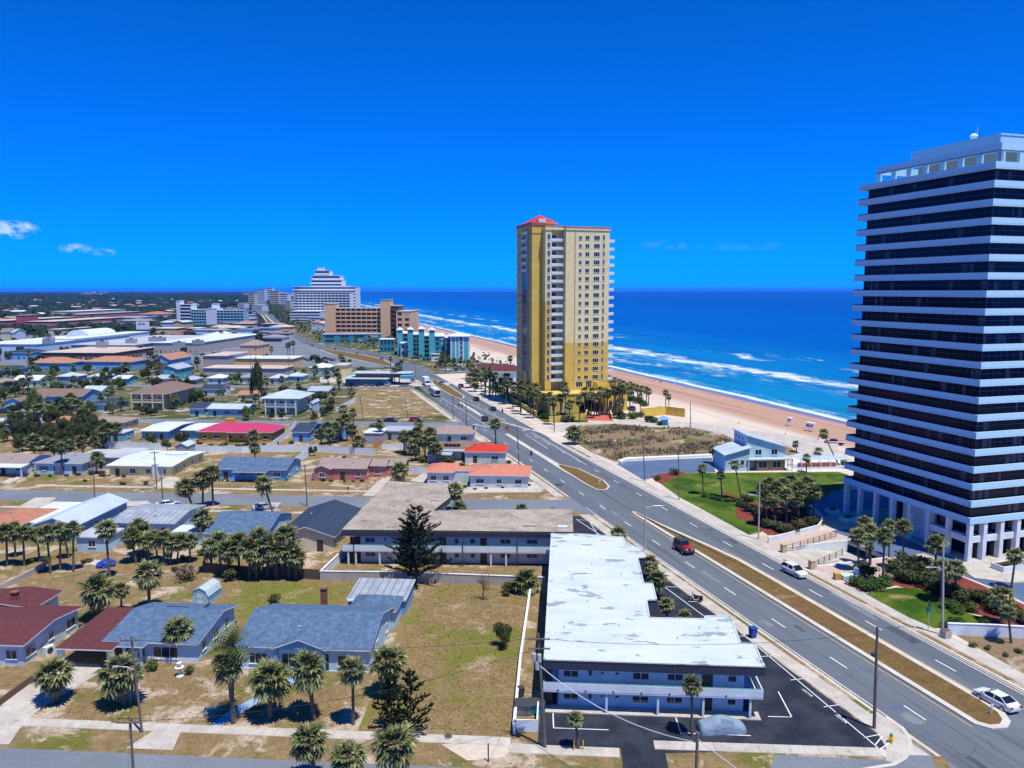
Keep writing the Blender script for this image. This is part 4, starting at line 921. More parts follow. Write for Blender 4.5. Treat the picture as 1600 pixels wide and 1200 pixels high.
# ---- vehicles (length along +X, wheels on z = 0)
def wheel_mesh(r, w):
    mb = MB(); n = 14
    mb.tube((0, -w / 2, 0), (0, w / 2, 0), r, r, n); return mb.mesh('wheel', ['rubber'])
def rim_mesh(r, w):
    mb = MB(); mb.tube((0, -w / 2 - .012, 0), (0, w / 2 + .012, 0), r * .62, r * .62, 10)
    for k in range(5): a = k * 1.2566; mb.tube((0, -w / 2 - .02, 0), (math.cos(a) * r * .55, -w / 2 - .02, math.sin(a) * r * .55), .035, .03, 4)
    return mb.mesh('rim', ['rim_metal'])
PROF = {  # lower body (x, z_low, z_high, half width), cabin base / roof spans, heights
    'sedan': dict(L=4.85, W=.92, low=[(-2.42, .42, .72, .72), (-2.3, .28, .98, .84), (-1.75, .22, 1.06, .90), (-.9, .2, 1.0, .92), (.9, .2, .96, .92), (1.5, .22, .92, .91), (2.1, .25, .80, .86), (2.36, .3, .68, .74), (2.43, .4, .6, .6)], cab=(-1.95, 1.25, -1.05, .45, 1.44), wb=(-1.42, 1.42), wr=.33),
    'suv': dict(L=4.7, W=.95, low=[(-2.33, .45, .9, .80), (-2.25, .32, 1.12, .88), (-1.6, .26, 1.16, .94), (.8, .26, 1.10, .95), (1.4, .28, 1.08, .93), (2.1, .3, .98, .88), (2.32, .38, .82, .76)], cab=(-2.25, 1.2, -1.8, .35, 1.72), wb=(-1.38, 1.38), wr=.37),
    'pickup': dict(L=5.7, W=1.0, low=[(-2.85, .5, 1.02, .92), (-2.8, .4, 1.14, .98), (-.9, .38, 1.14, 1.0), (1.2, .38, 1.14, 1.0), (2.4, .4, 1.1, .96), (2.8, .5, .95, .86)], cab=(-.85, 1.35, -.65, .7, 1.85), wb=(-1.75, 1.8), wr=.42),
    'van': dict(L=5.2, W=.98, low=[(-2.6, .4, 1.1, .9), (-2.55, .3, 1.2, .97), (1.3, .3, 1.15, .98), (2.2, .32, 1.0, .92), (2.55, .4, .85, .8)], cab=(-2.5, 1.75, -2.3, .9, 1.95), wb=(-1.6, 1.6), wr=.36)}
def loft(mb, st, m=0):
    """closed hull through rounded-rectangle stations"""
    rings = []
    for (x, z0, z1, w) in st:
        k = len(mb.v); c = .14 * (z1 - z0) + .03
        mb.v += [(x, -w * .86, z0), (x, w * .86, z0), (x, w, z0 + c), (x, w, z1 - c), (x, w * .88, z1), (x, -w * .88, z1), (x, -w, z1 - c), (x, -w, z0 + c)]; rings.append(k)
    for a, b in zip(rings, rings[1:]):
        for i in range(8): j = (i + 1) % 8; mb.f.append((a + i, b + i, b + j, a + j)); mb.m.append(m)
    mb.f.append(tuple(rings[0] + i for i in range(8))); mb.m.append(m); mb.f.append(tuple(rings[-1] + i for i in reversed(range(8)))); mb.m.append(m)
def car_meshes(kind_, colr):
    d = PROF[kind_]; mb = MB(); loft(mb, d['low']); x0, x1, r0, r1, hz_ = d['cab']; W_ = d['W']; zb = max(s[2] for s in d['low']) - .09; wt = W_ * .74; wb_ = W_ * .93
    rf = [(r0, -wt, hz_ - .05), (r1, -wt, hz_ - .05), (r1, wt, hz_ - .05), (r0, wt, hz_ - .05), (r0 + .12, -wt * .9, hz_), (r1 - .12, -wt * .9, hz_), (r1 - .12, wt * .9, hz_), (r0 + .12, wt * .9, hz_)]
    mb.hexa(rf)
    B = [(x0, -wb_, zb), (x1, -wb_, zb), (x1, wb_, zb), (x0, wb_, zb)]; T = rf[:4]
    for i in range(4): mb.tube(B[i], T[i], .055, .05, 5)
    xm = (x0 + x1) / 2 * .6 + (r0 + r1) / 2 * .4
    for sg in (-1, 1): mb.tube((xm, sg * wb_, zb), ((r0 + r1) / 2, sg * wt, hz_ - .05), .05, .05, 4)
    body = mb.mesh('body', ['car_' + colr], True)
    try: body.polygons.foreach_set('use_smooth', [False] * len(body.polygons))
    except Exception: pass
    gl = MB(); s_ = .985
    gl.hexa([(B[i][0] * (1 if i in (1, 2) else 1), B[i][1] * s_, B[i][2]) for i in range(4)] + [(T[i][0], T[i][1] * s_, T[i][2] + .02) for i in range(4)])
    return body, gl.mesh('window_glass', ['glass_car'])
def car(kind_, colr, at, ang, label, cat='car', near=False, z0=0.0, group=None, name=None):
    d = PROF[kind_]; body, gl = cached(('car', kind_, colr), lambda: car_meshes(kind_, colr))
    g = G(*at, z0) if len(at) == 2 else at[:2]
    t = thing(name or {'sedan': 'parked_car', 'suv': 'sport_utility_car', 'pickup': 'pickup_truck', 'van': 'van'}[kind_], label, cat, (*g, z0 + .014), ang, group)
    link('body', body, t); link('window_glass', gl, t)
    wm = cached(('wh', d['wr']), lambda: wheel_mesh(d['wr'], .23)); rm = cached(('rim', d['wr']), lambda: rim_mesh(d['wr'], .23))
    for x in d['wb']:
        for sg in (-1, 1):
            w = link('wheel', wm, t, (x, sg * (d['W'] - .12), d['wr']))
            if near: link('rim', rm, w, (0, 0, 0), 0 if sg < 0 else rad(180))
    xf, zf = d['low'][-2][0], d['low'][-2][2]; xr, zr = d['low'][0][0], d['low'][1][2]; wd = d['W'] * .72
    for sg in (-1, 1):
        link('headlight', cached(('hl', kind_), lambda: MB().box(-.16, -.17, -.07, .05, .17, .07).mesh('headlight', ['lamp_clear'])), t, (xf - .02, sg * wd * .86, zf - .08))
        link('tail_light', cached(('tl', kind_), lambda: MB().box(-.04, -.16, -.08, .12, .16, .08).mesh('tail_light', ['lamp_red'])), t, (xr + .02, sg * wd * .95, zr - .16))
        if near: link('mirror', cached(('mir', colr), lambda: MB().box(-.09, -.11, -.07, .07, .11, .08).mesh('mirror', ['car_' + colr])), t, (d['cab'][1] - .42, sg * (d['W'] + .06), zf + .32))
    return t
def truck(at, ang, label, bus=False, z0=0.0):
    g = G(*at, z0); t = thing('bus' if bus else 'box_truck', label, 'bus' if bus else 'truck', (*g, z0 + .014), ang); t.scale = (1.12,) * 3
    L = 10.0 if bus else 8.0; x0, x1 = -L / 2, L / 2
    if bus:
        MB().box(x0, -1.2, .4, x1, 1.2, 2.85).box(x0 + .3, -1.05, 2.85, x1 - .6, 1.05, 3.0).build('body', ['roof_white'], t)
        MB().box(x1 - .02, -1.05, 1.1, x1 + .02, 1.05, 2.55).build('windshield', ['glass_car'], t)
        for sg in (-1, 1): MB().box(x0 + .5, sg * 1.2 - .02, 1.45, x1 - .4, sg * 1.2 + .02, 2.45).build('side_window', ['glass_car'], t)
        MB().box(x1 - .02, -1.2, .35, x1 + .12, 1.2, .75).build('bumper', ['metal_dark'], t)
    else:
        MB().box(x0, -1.22, .95, x1 - 1.9, 1.22, 3.6).build('cargo_box', ['roof_white'], t)
        MB().hexa([(x1 - 1.8, -1.1, .45), (x1, -1.1, .45), (x1, 1.1, .45), (x1 - 1.8, 1.1, .45), (x1 - 1.8, -1.05, 2.5), (x1 - .7, -1.0, 2.5), (x1 - .7, 1.0, 2.5), (x1 - 1.8, 1.05, 2.5)]).build('cab', ['car_white'], t)
        MB().hexa([(x1 - .48, -.92, 1.45), (x1 - .30, -.92, 1.45), (x1 - .30, .92, 1.45), (x1 - .48, .92, 1.45), (x1 - .74, -.86, 2.3), (x1 - .60, -.86, 2.3), (x1 - .60, .86, 2.3), (x1 - .74, .86, 2.3)]).build('windshield', ['glass_car'], t)
        MB().box(x0, -.5, .55, x1 - .5, .5, .93).build('chassis', ['metal_dark'], t)
    wm = cached(('wh', .48), lambda: wheel_mesh(.48, .3))
    for x in (x0 + 1.8, x1 - 1.3):
        for sg in (-1, 1): link('wheel', wm, t, (x, sg * 1.02, .48))
    for sg in (-1, 1): link('headlight', cached('thl', lambda: MB().box(-.05, -.15, -.1, .06, .15, .1).mesh('headlight', ['lamp_clear'])), t, (x1, sg * .85, .85))
    return t
def jeep(at, ang, label, colr='red', z0=0.0, soft='metal_dark', near=True):
    g = G(*at, z0); t = thing('off_road_car', label, 'car', (*g, z0 + .014), ang); t.scale = (1.14,) * 3; cm = 'car_' + colr
    MB().box(-1.95, -.78, .62, .55, .78, 1.12).box(-1.9, -.74, .5, 1.7, .74, .66).hexa([(.55, -.72, .66), (1.8, -.62, .66), (1.8, .62, .66), (.55, .72, .66), (.55, -.70, 1.2), (1.78, -.58, 1.12), (1.78, .58, 1.12), (.55, .70, 1.2)]).build('body', [cm], t)
    MB().hexa([(-1.95, -.76, 1.124), (.42, -.76, 1.124), (.42, .76, 1.124), (-1.95, .76, 1.124), (-1.85, -.68, 1.82), (.18, -.68, 1.84), (.18, .68, 1.84), (-1.85, .68, 1.82)]).build('soft_top', [soft], t)
    MB().hexa([(.44, -.7, 1.2), (.52, -.7, 1.2), (.52, .7, 1.2), (.44, .7, 1.2), (.2, -.64, 1.78), (.28, -.64, 1.78), (.28, .64, 1.78), (.2, .64, 1.78)]).build('windshield', ['glass_car'], t)
    for sg in (-1, 1):
        MB().box(-1.5, sg * .735 - .02, 1.25, -.1, sg * .735 + .02, 1.7).build('side_window', ['glass_car'], t)
        for x in (-1.25, 1.25):
            MB().hexa([(x - .62, sg * .80 - .16, .80), (x + .62, sg * .80 - .16, .80), (x + .62, sg * .80 + .16, .80), (x - .62, sg * .80 + .16, .80), (x - .45, sg * .80 - .16, .98), (x + .45, sg * .80 - .16, .98), (x + .45, sg * .80 + .14, .96), (x - .45, sg * .80 + .14, .96)]).build('fender', ['metal_dark' if near else cm], t)
            w = link('wheel', cached(('wh', .44), lambda: wheel_mesh(.44, .3)), t, (x, sg * .8, .44)); link('rim', cached(('rim', .44), lambda: rim_mesh(.44, .3)), w, (0, 0, 0), 0 if sg < 0 else rad(180))
        link('headlight', cached('jhl', lambda: MB().tube((-.02, 0, 0), (.05, 0, 0), .11, .11, 10).mesh('headlight', ['lamp_clear'])), t, (1.79, sg * .42, .92))
    MB().box(1.75, -.22, .72, 1.83, .22, 1.05).build('grille', ['metal_dark'], t); MB().box(1.86, -.8, .5, 2.06, .8, .68).build('bumper', ['metal_dark'], t); MB().box(-2.08, -.75, .5, -1.96, .75, .66).build('rear_bumper', ['metal_dark'], t)
    MB().tube((-2.2, .1, 1.0), (-1.97, .1, 1.0), .4, .4, 12).build('spare_wheel', ['rubber'], t)
    return t
def bike(at, ang, label, rider=False, z0=ZB):
    g = G(*at, z0); t = thing('motorcycle', label, 'motorcycle', (*g, z0 + .014), ang)
    for x in (-.75, .78): w = link('wheel', cached('mwh', lambda: wheel_mesh(.32, .14)), t, (x, 0, .32)); link('rim', cached('mrim', lambda: rim_mesh(.32, .14)), w)
    MB().box(-.35, -.16, .3, .3, .16, .62).build('engine', ['metal_dark'], t); MB().ico((.2, 0, .82), .27, 0, 2, 0, .62).build('fuel_tank', ['car_black'], t)
    MB().box(-.85, -.17, .68, -.05, .17, .84).box(-1.0, -.22, .55, -.6, .22, .8).build('seat', ['rubber'], t)
    MB().tube((.72, -.1, .4), (.42, -.1, 1.05), .03).tube((.72, .1, .4), (.42, .1, 1.05), .03).tube((.36, -.42, 1.1), (.36, .42, 1.1), .025).build('handlebar', ['metal_light'], t)
    MB().box(.42, -.2, .95, .5, .2, 1.35).build('windscreen', ['glass_car'], t); MB().tube((-.9, -.2, .3), (.1, -.2, .3), .05).tube((-.9, .2, .3), (.1, .2, .3), .05).build('exhaust', ['metal_light'], t)
    for sg in (-1, 1): MB().box(-1.0, sg * .33 - .09, .42, -.5, sg * .33 + .09, .72).build('saddle_bag', ['car_black'], t)
    return t
def person_mesh(pose, top, low):
    V = {'pelvis': (0, 0, .95), 'waist': (0, 0, 1.1), 'chest': (0, 0, 1.35), 'neck': (0, 0, 1.5), 'head': (.02, 0, 1.62), 'crown': (.01, 0, 1.74)}
    st = .22 if pose == 'walk' else .03
    for sg, n in ((1, 'l'), (-1, 'r')):
        V['sh' + n] = (0, sg * .19, 1.42); V['el' + n] = (-.05 + sg * st * .4, sg * .26, 1.16); V['wr' + n] = (.05 + sg * st * .7, sg * .27, .93); V['ha' + n] = (.08 + sg * st * .8, sg * .27, .82)
        V['hi' + n] = (0, sg * .1, .9); V['kn' + n] = (.03 - sg * st * .6, sg * .11, .5); V['an' + n] = (-.03 - sg * st, sg * .11, .09); V['to' + n] = (.14 - sg * st, sg * .12, .04)
    E = [('pelvis', 'waist'), ('waist', 'chest'), ('chest', 'neck'), ('neck', 'head'), ('head', 'crown')]
    for n in 'lr': E += [('chest', 'sh' + n), ('sh' + n, 'el' + n), ('el' + n, 'wr' + n), ('wr' + n, 'ha' + n), ('pelvis', 'hi' + n), ('hi' + n, 'kn' + n), ('kn' + n, 'an' + n), ('an' + n, 'to' + n)]
    Rr = dict(pelvis=.14, waist=.125, chest=.15, neck=.055, head=.1, crown=.075, sh=.075, el=.05, wr=.037, ha=.04, hi=.095, kn=.06, an=.045, to=.04)
    ks = list(V); me = bpy.data.meshes.new('body'); me.from_pydata([V[k] for k in ks], [(ks.index(a), ks.index(b)) for a, b in E], [])
    ob = bpy.data.objects.new('tmp', me); COL.objects.link(ob); md = ob.modifiers.new('s', 'SKIN')
    for i, k in enumerate(ks): r = Rr.get(k, Rr.get(k[:2])); me.skin_vertices[0].data[i].radius = (r, r); me.skin_vertices[0].data[i].use_root = (k == 'pelvis')
    sb = ob.modifiers.new('u', 'SUBSURF'); sb.levels = 1
    out = bpy.data.meshes.new_from_object(ob.evaluated_get(bpy.context.evaluated_depsgraph_get())); bpy.data.objects.remove(ob)
    out.materials.clear()
    for q in ('skin', top, low): out.materials.append(MATS[q])
    for f in out.polygons:
        z = f.center.z; f.material_index = 0 if z > 1.49 or z < .05 or (abs(f.center.y) > .23 and z < 1.15) else (1 if z > .98 else 2)
    return out
def person(at, ang, label, pose='stand', top='cloth_dark', low='cloth_dark', z0=-2.0, group=None):
    me = cached(('per', pose, top, low), lambda: person_mesh(pose, top, low)); g = G(*at, z0)
    t = thing('person', label, 'person', (*g, z0 - .01), ang, group); link('body', me, t); return t
# ---------------------------------------------------------------- large buildings
# --- near two-storey motel with the white roof
M1V = 80.4
t = thing('motel', 'two-storey motel with big patched white flat roof and white balcony beside the dark car park', 'motel', (*W(0, M1V), ZB), GA)
roof = [(-2.2, -.2), (21.4, -.2), (21.6, 5.4), (20.1, 5.4), (20.4, 12.7), (17.1, 12.7), (17.0, 11.8), (10.5, 11.7), (10.7, 17), (12, 17.2), (12.1, 23), (10.9, 23), (11, 33.1), (12.1, 33.2), (12.3, 36.5), (11, 38.9), (9.6, 39), (9.6, 43), (3, 44.1), (-2.3, 44.1)]
MB().prism(roof, 5.86, 6.1, 0, 1).build('roof', ['timber_dark', 'membrane_white'], t)
mb = MB()
for a, b in zip(roof, roof[1:] + roof[:1]):
    L, an = dist_ang(a, b); M = Matrix.Translation((*a, 6.1)) @ Matrix.Rotation(an, 4, 'Z'); k = len(mb.v); mb.box(0, .02, .001, L, .2, .1); mb.xf(M, k)
mb.build('parapet', ['membrane_white'], t)
wallp = [(-.6, 1.5), (19.6, 1.5), (19.4, 11.2), (9.3, 11.2), (9.4, 38), (2.5, 43), (-.6, 43)]
MB().prism(wallp, -.1, 5.86).build('wall', ['wall_paleblue'], t)
mb = MB().box(-2.2, -.1, 2.42, 21.3, 1.6, 2.6).box(-2.2, -.12, 2.6, 21.3, 0.02, 3.45).box(-2.2, .02, 2.6, -2.08, 1.6, 3.45).box(21.18, .02, 2.6, 21.3, 10, 3.45).box(19.4, 1.6, 2.42, 21.3, 10, 2.6)
mb.box(-2.2, 1.6, 2.42, -.6, 43, 2.6); mb.build('balcony', ['trim_white'], t)
MB().box(-2.2, -.1, 3.52, 21.3, -.04, 3.58).build('handrail', ['awning_teal'], t)
MB().box(-2.0, -.1, -.1, 21.2, 1.5, .12).build('walkway', ['concrete'], t)
pan = MB().box(.02, -.1, -.48, .5, 0, .42).mesh('panel', ['mansard']); x = -2.2
MB().box(-2.2, -.02, 5.05, 21.4, .06, 5.84).build('mansard_backing', ['timber_dark'], t)
while x < 21.0: o = link('panel', pan, t, (x, -.05, 5.52)); o.rotation_euler = (rad(7), 0, 0); x += .512
mb = MB()
for a, b in list(zip(roof, roof[1:] + roof[:1]))[1:]:
    L, an = dist_ang(a, b); M = Matrix.Translation((*a, 4.95)) @ Matrix.Rotation(an, 4, 'Z'); k = len(mb.v); mb.box(.01, .03, 0, L - .01, .12, .9); mb.xf(M, k)
mb.build('mansard_skirt', ['mansard'], t)
for pxx in (947, 1026, 1095, 1166): MB().box(-.12, .02, 0, .12, .26, 2.42).build('post', ['trim_white'], t, (UV((HZ(80.6, pxx, 1110)[0], 80.6))[0], 0, 0))
def m1u(pxx): return UV((HZ(81.9, pxx, 1056)[0], 81.9))[0]
for zf in (3.42, .72):
    for a, b, hh in ((879, 905, .8), (938, 944, .38), (960, 968, .38), (986, 1014, .85), (1039, 1066, .8), (1132, 1147, .75)):
        c = m1u((a + b) / 2); w = round((b - a) * .066, 2); add_window(t, c, 1.498, zf + (.8 - hh), w, hh, 0, True, 1 if w > 1 else 0)
    add_door(t, m1u(1102), 1.498, zf - 1.0, 1.0, 2.05); MB().box(-.15, -.2, 0, .15, 0, .5).build('wall_lamp', ['metal_dark'], t, (m1u(922), 1.49, zf + .3))
    add_door(t, m1u(855) - .1, 1.498, zf - 1.0, 1.2, 2.05)
MB().tube((-.7, 1.2, 0), (-.7, 1.2, 5.8), .06).build('downpipe', ['metal_dark'], t)
add_door(t, 20.4, 3.0, 0, 1.0, 2.05)
for k in range(7): MB().box(-.09, -.02, -.09, .09, .02, .09).build('scupper', ['metal_dark'], t, (-.6 + k * 3.0, -.125, 2.68))
for (x, y) in ((0, 8), (3, 16), (6.5, 9), (13, 6), (4, 30), (8, 26), (16, 9), (1, 24)): MB().tube((0, 0, 0), (0, 0, .35), .07).build('roof_vent', ['metal_light'], t, (x, y, 6.1))
for q in ((5, 20), (10, 20)): FOOT.append((*W(q[0], M1V + q[1]), 14))
# --- second motel, gravel roof
t = thing('motel', 'two-storey motel with tan gravel flat roof and dark mansard behind the tall pine', 'motel', (*W(0, 122.4), ZB), GA)
roof = [(-37.2, 1.6), (1.4, 3.0), (1.3, 16.6), (-9.6, 15.6), (-23.8, 14.0), (-22.1, 23.2), (-24.4, 33.2), (-37.0, 35.1)]
MB().prism(roof, 5.86, 6.15, 0, 1).build('roof', ['timber_dark', 'gravel_tan'], t)
wallp = [(-35.4, 3.3), (.6, 4.6), (.5, 15.8), (-9.6, 14.8), (-24.6, 13.2), (-23, 23), (-25.2, 32.4), (-36.2, 34.2)]
MB().prism(wallp, -.1, 5.86).build('wall', ['wall_white'], t)
an = math.atan2(1.4, 38.6)
fr = link('gallery', MB().box(0, -.1, 2.35, 38.6, 1.7, 2.5).box(0, -.12, 2.5, 38.6, .02, 3.45).mesh('gallery', ['trim_white']), t, (-37.2, 1.75, 0), an)
MB().box(0, -.12, 3.5, 38.6, -.05, 3.56).build('handrail', ['awning_teal'], fr)
x = 0.0
ms = link('mansard', MB().box(0, 0, 5.1, 38.6, .1, 5.84).mesh('mansard', ['timber_dark']), t, (-37.2, 1.65, 0), an)
while x < 38.2: o = link('panel', pan, ms, (x, -.02, 5.55)); o.rotation_euler = (rad(7), 0, 0); x += .512
mb = MB()
for a, b in list(zip(roof, roof[1:] + roof[:1]))[1:]:
    L, an2 = dist_ang(a, b); M = Matrix.Translation((*a, 4.95)) @ Matrix.Rotation(an2, 4, 'Z'); k = len(mb.v); mb.box(.01, .03, 0, L - .01, .12, .9); mb.xf(M, k)
mb.build('mansard_skirt', ['mansard'], t)
wl = link('front', None, t, (-35.4, 3.29, 0), math.atan2(1.3, 36)) if False else None
def m2(pxx, z):
    x = HZ(124.6, pxx, 860)[0]; u = UV((x, 124.6))[0]; f = (u + 35.4) / 36.0; return u, 3.3 + 1.3 * f - .004, math.atan2(1.3, 36)
for zf in (3.45, .95):
    for a, b, hh in ((562, 580, .85), (593, 598, .5), (706, 714, .9), (731, 740, .9), (779, 797, .85), (821, 840, .8)):
        u, y, r_ = m2((a + b) / 2, zf); add_window(t, u, y, zf + (.85 - hh), round((b - a) * .1, 2), hh, r_, True, 1 if b - a > 10 else 0)
    for pxx in (688, 753): u, y, r_ = m2(pxx, zf); add_door(t, u, y, zf - 1.1, .95, 2.05, r_)
    for pxx in (547,): u, y, r_ = m2(pxx, zf); add_door(t, u, y, zf - 1.1, 1.6, 2.1, r_)  # dark panel paints the shade of the open stair bay, not a door
for pxx in (539, 551, 589, 766, 790): u, y, r_ = m2(pxx, 1); MB().box(-.13, -1.5, 0, .13, -1.24, 2.4).build('post', ['trim_white'], t, (u, y, 0))
for pxx in (549, 722, 808): u, y, r_ = m2(pxx, 1); MB().tube((0, -1.75, 0), (0, -1.75, 5.0), .06).build('downpipe', ['timber_dark'], t, (u, y, 0))
for (x, y, w, d, m_) in ((-1.2, 4.5, 1.6, .9, 'roof_white'), (-7, 5.2, 2.2, .7, 'roof_tan'), (-25.5, 20, 1.6, .5, 'roof_tan')): MB().box(x, y, 6.15, x + w, y + d, 6.5).build('roof_hatch', [m_], t)
for q in ((-30, 10), (-30, 25), (-20, 8), (-8, 9)): FOOT.append((*W(q[0], 122.4 + q[1]), 9))
wallrun('low tan wall along the lawn in front of the gravel-roofed motel', [(501, 907), (600, 908), (700, 911), (852, 917)], 1.5, 'wall_block', cap='trim_white')
wallrun('pale boundary wall running back beside the gravel-roofed motel', [(501, 907), (547, 862)], 1.5, 'trim_white', cap='trim_white')

# --- dark-glass condominium tower on the right
NF = 21; Z0T = 6.7; FH = 2.93; TX, TY = 34.0, 30.6
t = thing('condominium_tower', 'tall dark-glass condominium tower ringed by pale balcony bands at the right', 'tower', (*R(99.4, 111.1), 0), BA)
FOOT.append((*R(114, 127), 24))
rg = random.Random(4)
def ring(x0, y0, x1, y1, z0, z1, th=.22, m=0):
    mb = MB(); mb.box(x0, y0, z0, x1, y0 + th, z1, m); mb.box(x0, y1 - th, z0, x1, y1, z1, m); mb.box(x0, y0 + th, z0, x0 + th, y1 - th, z1, m); mb.box(x1 - th, y0 + th, z0, x1, y1 - th, z1, m); return mb
bandm = ring(0, 0, TX, TY, .24, 1.12); [bandm.box(*b) for b in ()]
rb = ring(.07, .07, TX - .07, TY - .07, .18, .24); bandm.v += []; 
def merge(a, b):
    k = len(a.v); a.v += b.v; a.f += [tuple(k + i for i in f) for f in b.f]; a.m += b.m; return a
merge(bandm, rb); merge(bandm, ring(-.04, -.04, TX + .04, TY + .04, 0, .18)); bandm.box(.2, .2, .02, TX - .2, TY - .2, .2)
bme = bandm.mesh('balcony_band', ['stucco_band'])
gx0, gy0, gx1, gy1 = .75, .65, TX - 1.0, TY - 1.9
gme = MB().box(gx0, gy0, 0, gx1, gy1, FH - 1.0 + 1.0).mesh('glass_wall', ['glass_tower'])
def mull():
    mb = MB(); y = gy0
    while y < gy1: mb.box(gx0 - .05, y - .03, .21, gx0, y + .03, FH - .01); y += 1.34
    x = gx0
    while x < gx1: mb.box(x - .03, gy0 - .05, .21, x + .03, gy0, FH - .01); x += 1.34
    mb.box(gx0 - .06, gy0 - .06, 2.0, gx0, gy1, 2.08); mb.box(gx0, gy0 - .06, 2.0, gx1, gy0, 2.08); return mb
mme = mull().mesh('mullion', ['metal_dark'])
rme = MB().box(.08, TY - 2.6, 1.0, .13, TY - .1, 1.3).box(.08, TY - .15, 1.0, 6, TY - .1, 1.3).mesh('railing', ['metal_dark'])
for k in range(NF):
    z = Z0T + FH * k; bnd = link('balcony_band', bme, t, (0, 0, z))
    if k < NF - 1:
        g = link('glass_wall', gme, t, (0, 0, z)); link('mullion', mme, g); link('railing', rme, bnd)
        c = MB()
        for i in range(22):
            y = gy0 + .1 + 1.34 * i
            if y < gy1 - 1.3 and rg.random() < .2 and (i // 4 + k) % 3: c.box(gx0 - .014, y, .3, gx0 - .004, y + rg.uniform(.4, 1.1), FH - .3)
        for i in range(22):
            x = gx0 + .1 + 1.34 * i
            if rg.random() < .3 and (i // 5 + k) % 3: c.box(x, gy0 - .014, .3, x + rg.uniform(.3, 1.1), gy0 - .004, FH - .3)
        if c.v: kind(c.build('curtain', ['curtain'], g), 'stuff')
ZT = Z0T + FH * (NF - 1) + 1.0
for y0 in (0, 4.3, 8.6, 12.9, 17.2, 21.5, 25.8): MB().box(.1, y0 + .05, 0, 1.0, y0 + .7, Z0T).build('column', ['trim_white'], t)
MB().box(.12, TY - .95, 0, 1.05, TY - .1, Z0T).build('column', ['trim_white'], t)
for i in range(1, 10): MB().box(i * 3.7 - .4, .1, 0, i * 3.7 + .4, 1.1, Z0T).build('column', ['trim_white'], t)
for y0 in (21.5, 25.8, 29.6): MB().box(8, y0 + .05, 0, 9, y0 + .85, Z0T).build('column', ['trim_white'], t)
MB().box(3.0, 1.8, 0, TX - 1, 19, Z0T).build('lobby_glass', ['glass_tower'], t)
for y0 in (.85, 5.15): MB().box(.5, y0, 3.2, 1.79, y0 + 3.5, 4.3).build('spandrel', ['trim_white'], t)
for i in range(9): MB().box(i * 3.7 + .4, .5, 3.2, (i + 1) * 3.7 - .4, 1.79, 4.3).build('spandrel', ['trim_white'], t)
MB().box(2.3, 9.6, 0, 2.98, 16.9, Z0T).build('service_wall', ['trim_white'], t)
MB().box(-.3, -.3, -.05, TX, TY + .3, .14).build('plinth', ['concrete'], t)
# rooftop arcade and penthouse
mb = ring(1.2, .2, TX - .2, TY - 3.2, ZT + 1.75, ZT + 3.1, .35)
for i in range(8): y = .2 + i * 3.75; mb.box(1.2, y, ZT - .2, 1.75, y + .9, ZT + 1.75)
for i in range(9): x = 1.2 + i * 3.9; mb.box(x, .2, ZT - .2, x + .9, .75, ZT + 1.75)
mb.build('arcade', ['stucco_band'], t); merge(ring(1.14, .14, TX - .14, TY - 3.14, ZT + 1.9, ZT + 1.98, .4), MB()).build('arcade_line', ['metal_dark'], t)
MB().box(5, 4, ZT, TX - 3, 21, ZT + 2.6).build('penthouse_wall', ['wall_block'], t)
MB().box(4.2, 3.2, ZT + 2.6, TX - 2, 22, ZT + 5.0).box(4.1, 3.1, ZT + 5.0, TX - 1.9, 22.1, ZT + 5.25).build('penthouse', ['stucco_band'], t)
MB().tube((8, 12, ZT + 5.2), (8, 12, ZT + 6.6), .5, .5, 10).tube((8, 12, ZT + 6.6), (8, 12, ZT + 7.0), .7, .3, 10).build('roof_fan', ['trim_white'], t)
MB().tube((13, 16, ZT + 5.2), (13, 16, ZT + 9.5), .05).build('aerial', ['metal_light'], t)
MB().box(0.5, 0.5, -.05, 1, 1, -.02).build('footing', ['concrete'], t)
# tower forecourt pieces
slab('entrance_terrace', [R(99.4 + y, 111.1 + x) for x, y in ((-3.5, -2), (-5, -6), (-1, -9.5), (8, -10.5), (40, -9), (40, .3), (-.4, .3))], -.02, .16, 'concrete')
slab('drop_off_terrace', [R(99.4 + y, 111.1 + x) for x, y in ((-.3, 19), (-.3, 30), (-3, 31), (-5.5, 28), (-5, 21), (-3, 18))], -.02, .16, 'concrete')
def planter(x, y, w, d, label):
    q = thing('planter', label, 'planter', (*R(99.4 + y, 111.1 + x), .16), BA, 'planters on the tower terraces')
    MB().box(0, 0, 0, w, .2, .9).box(0, d - .2, 0, w, d, .9).box(0, .2, 0, .2, d - .2, .9).box(w - .2, .2, 0, w, d - .2, .9).build('box', ['trim_white'], q); MB().box(.2, .2, 0, w - .2, d - .2, .72).build('soil', ['mulch'], q)
    o = link('planting', SHR['hedge'][0], q, (w / 2, d / 2, .6)); o.scale = (w * .45, d * .45, .7)
planter(1.5, -5.6, 4.2, 2.4, 'low white planter box at the dark tower entrance, nearer the corner column'); planter(8, -5.6, 6, 2.6, 'low white planter box at the dark tower entrance, farther from the corner column')
planter(-4, 24.5, 2.4, 2.2, 'white planter on the shaded drop-off terrace, nearer the corner'); planter(-3, 30, 2.2, 2.2, 'white planter on the shaded drop-off terrace under the last columns')

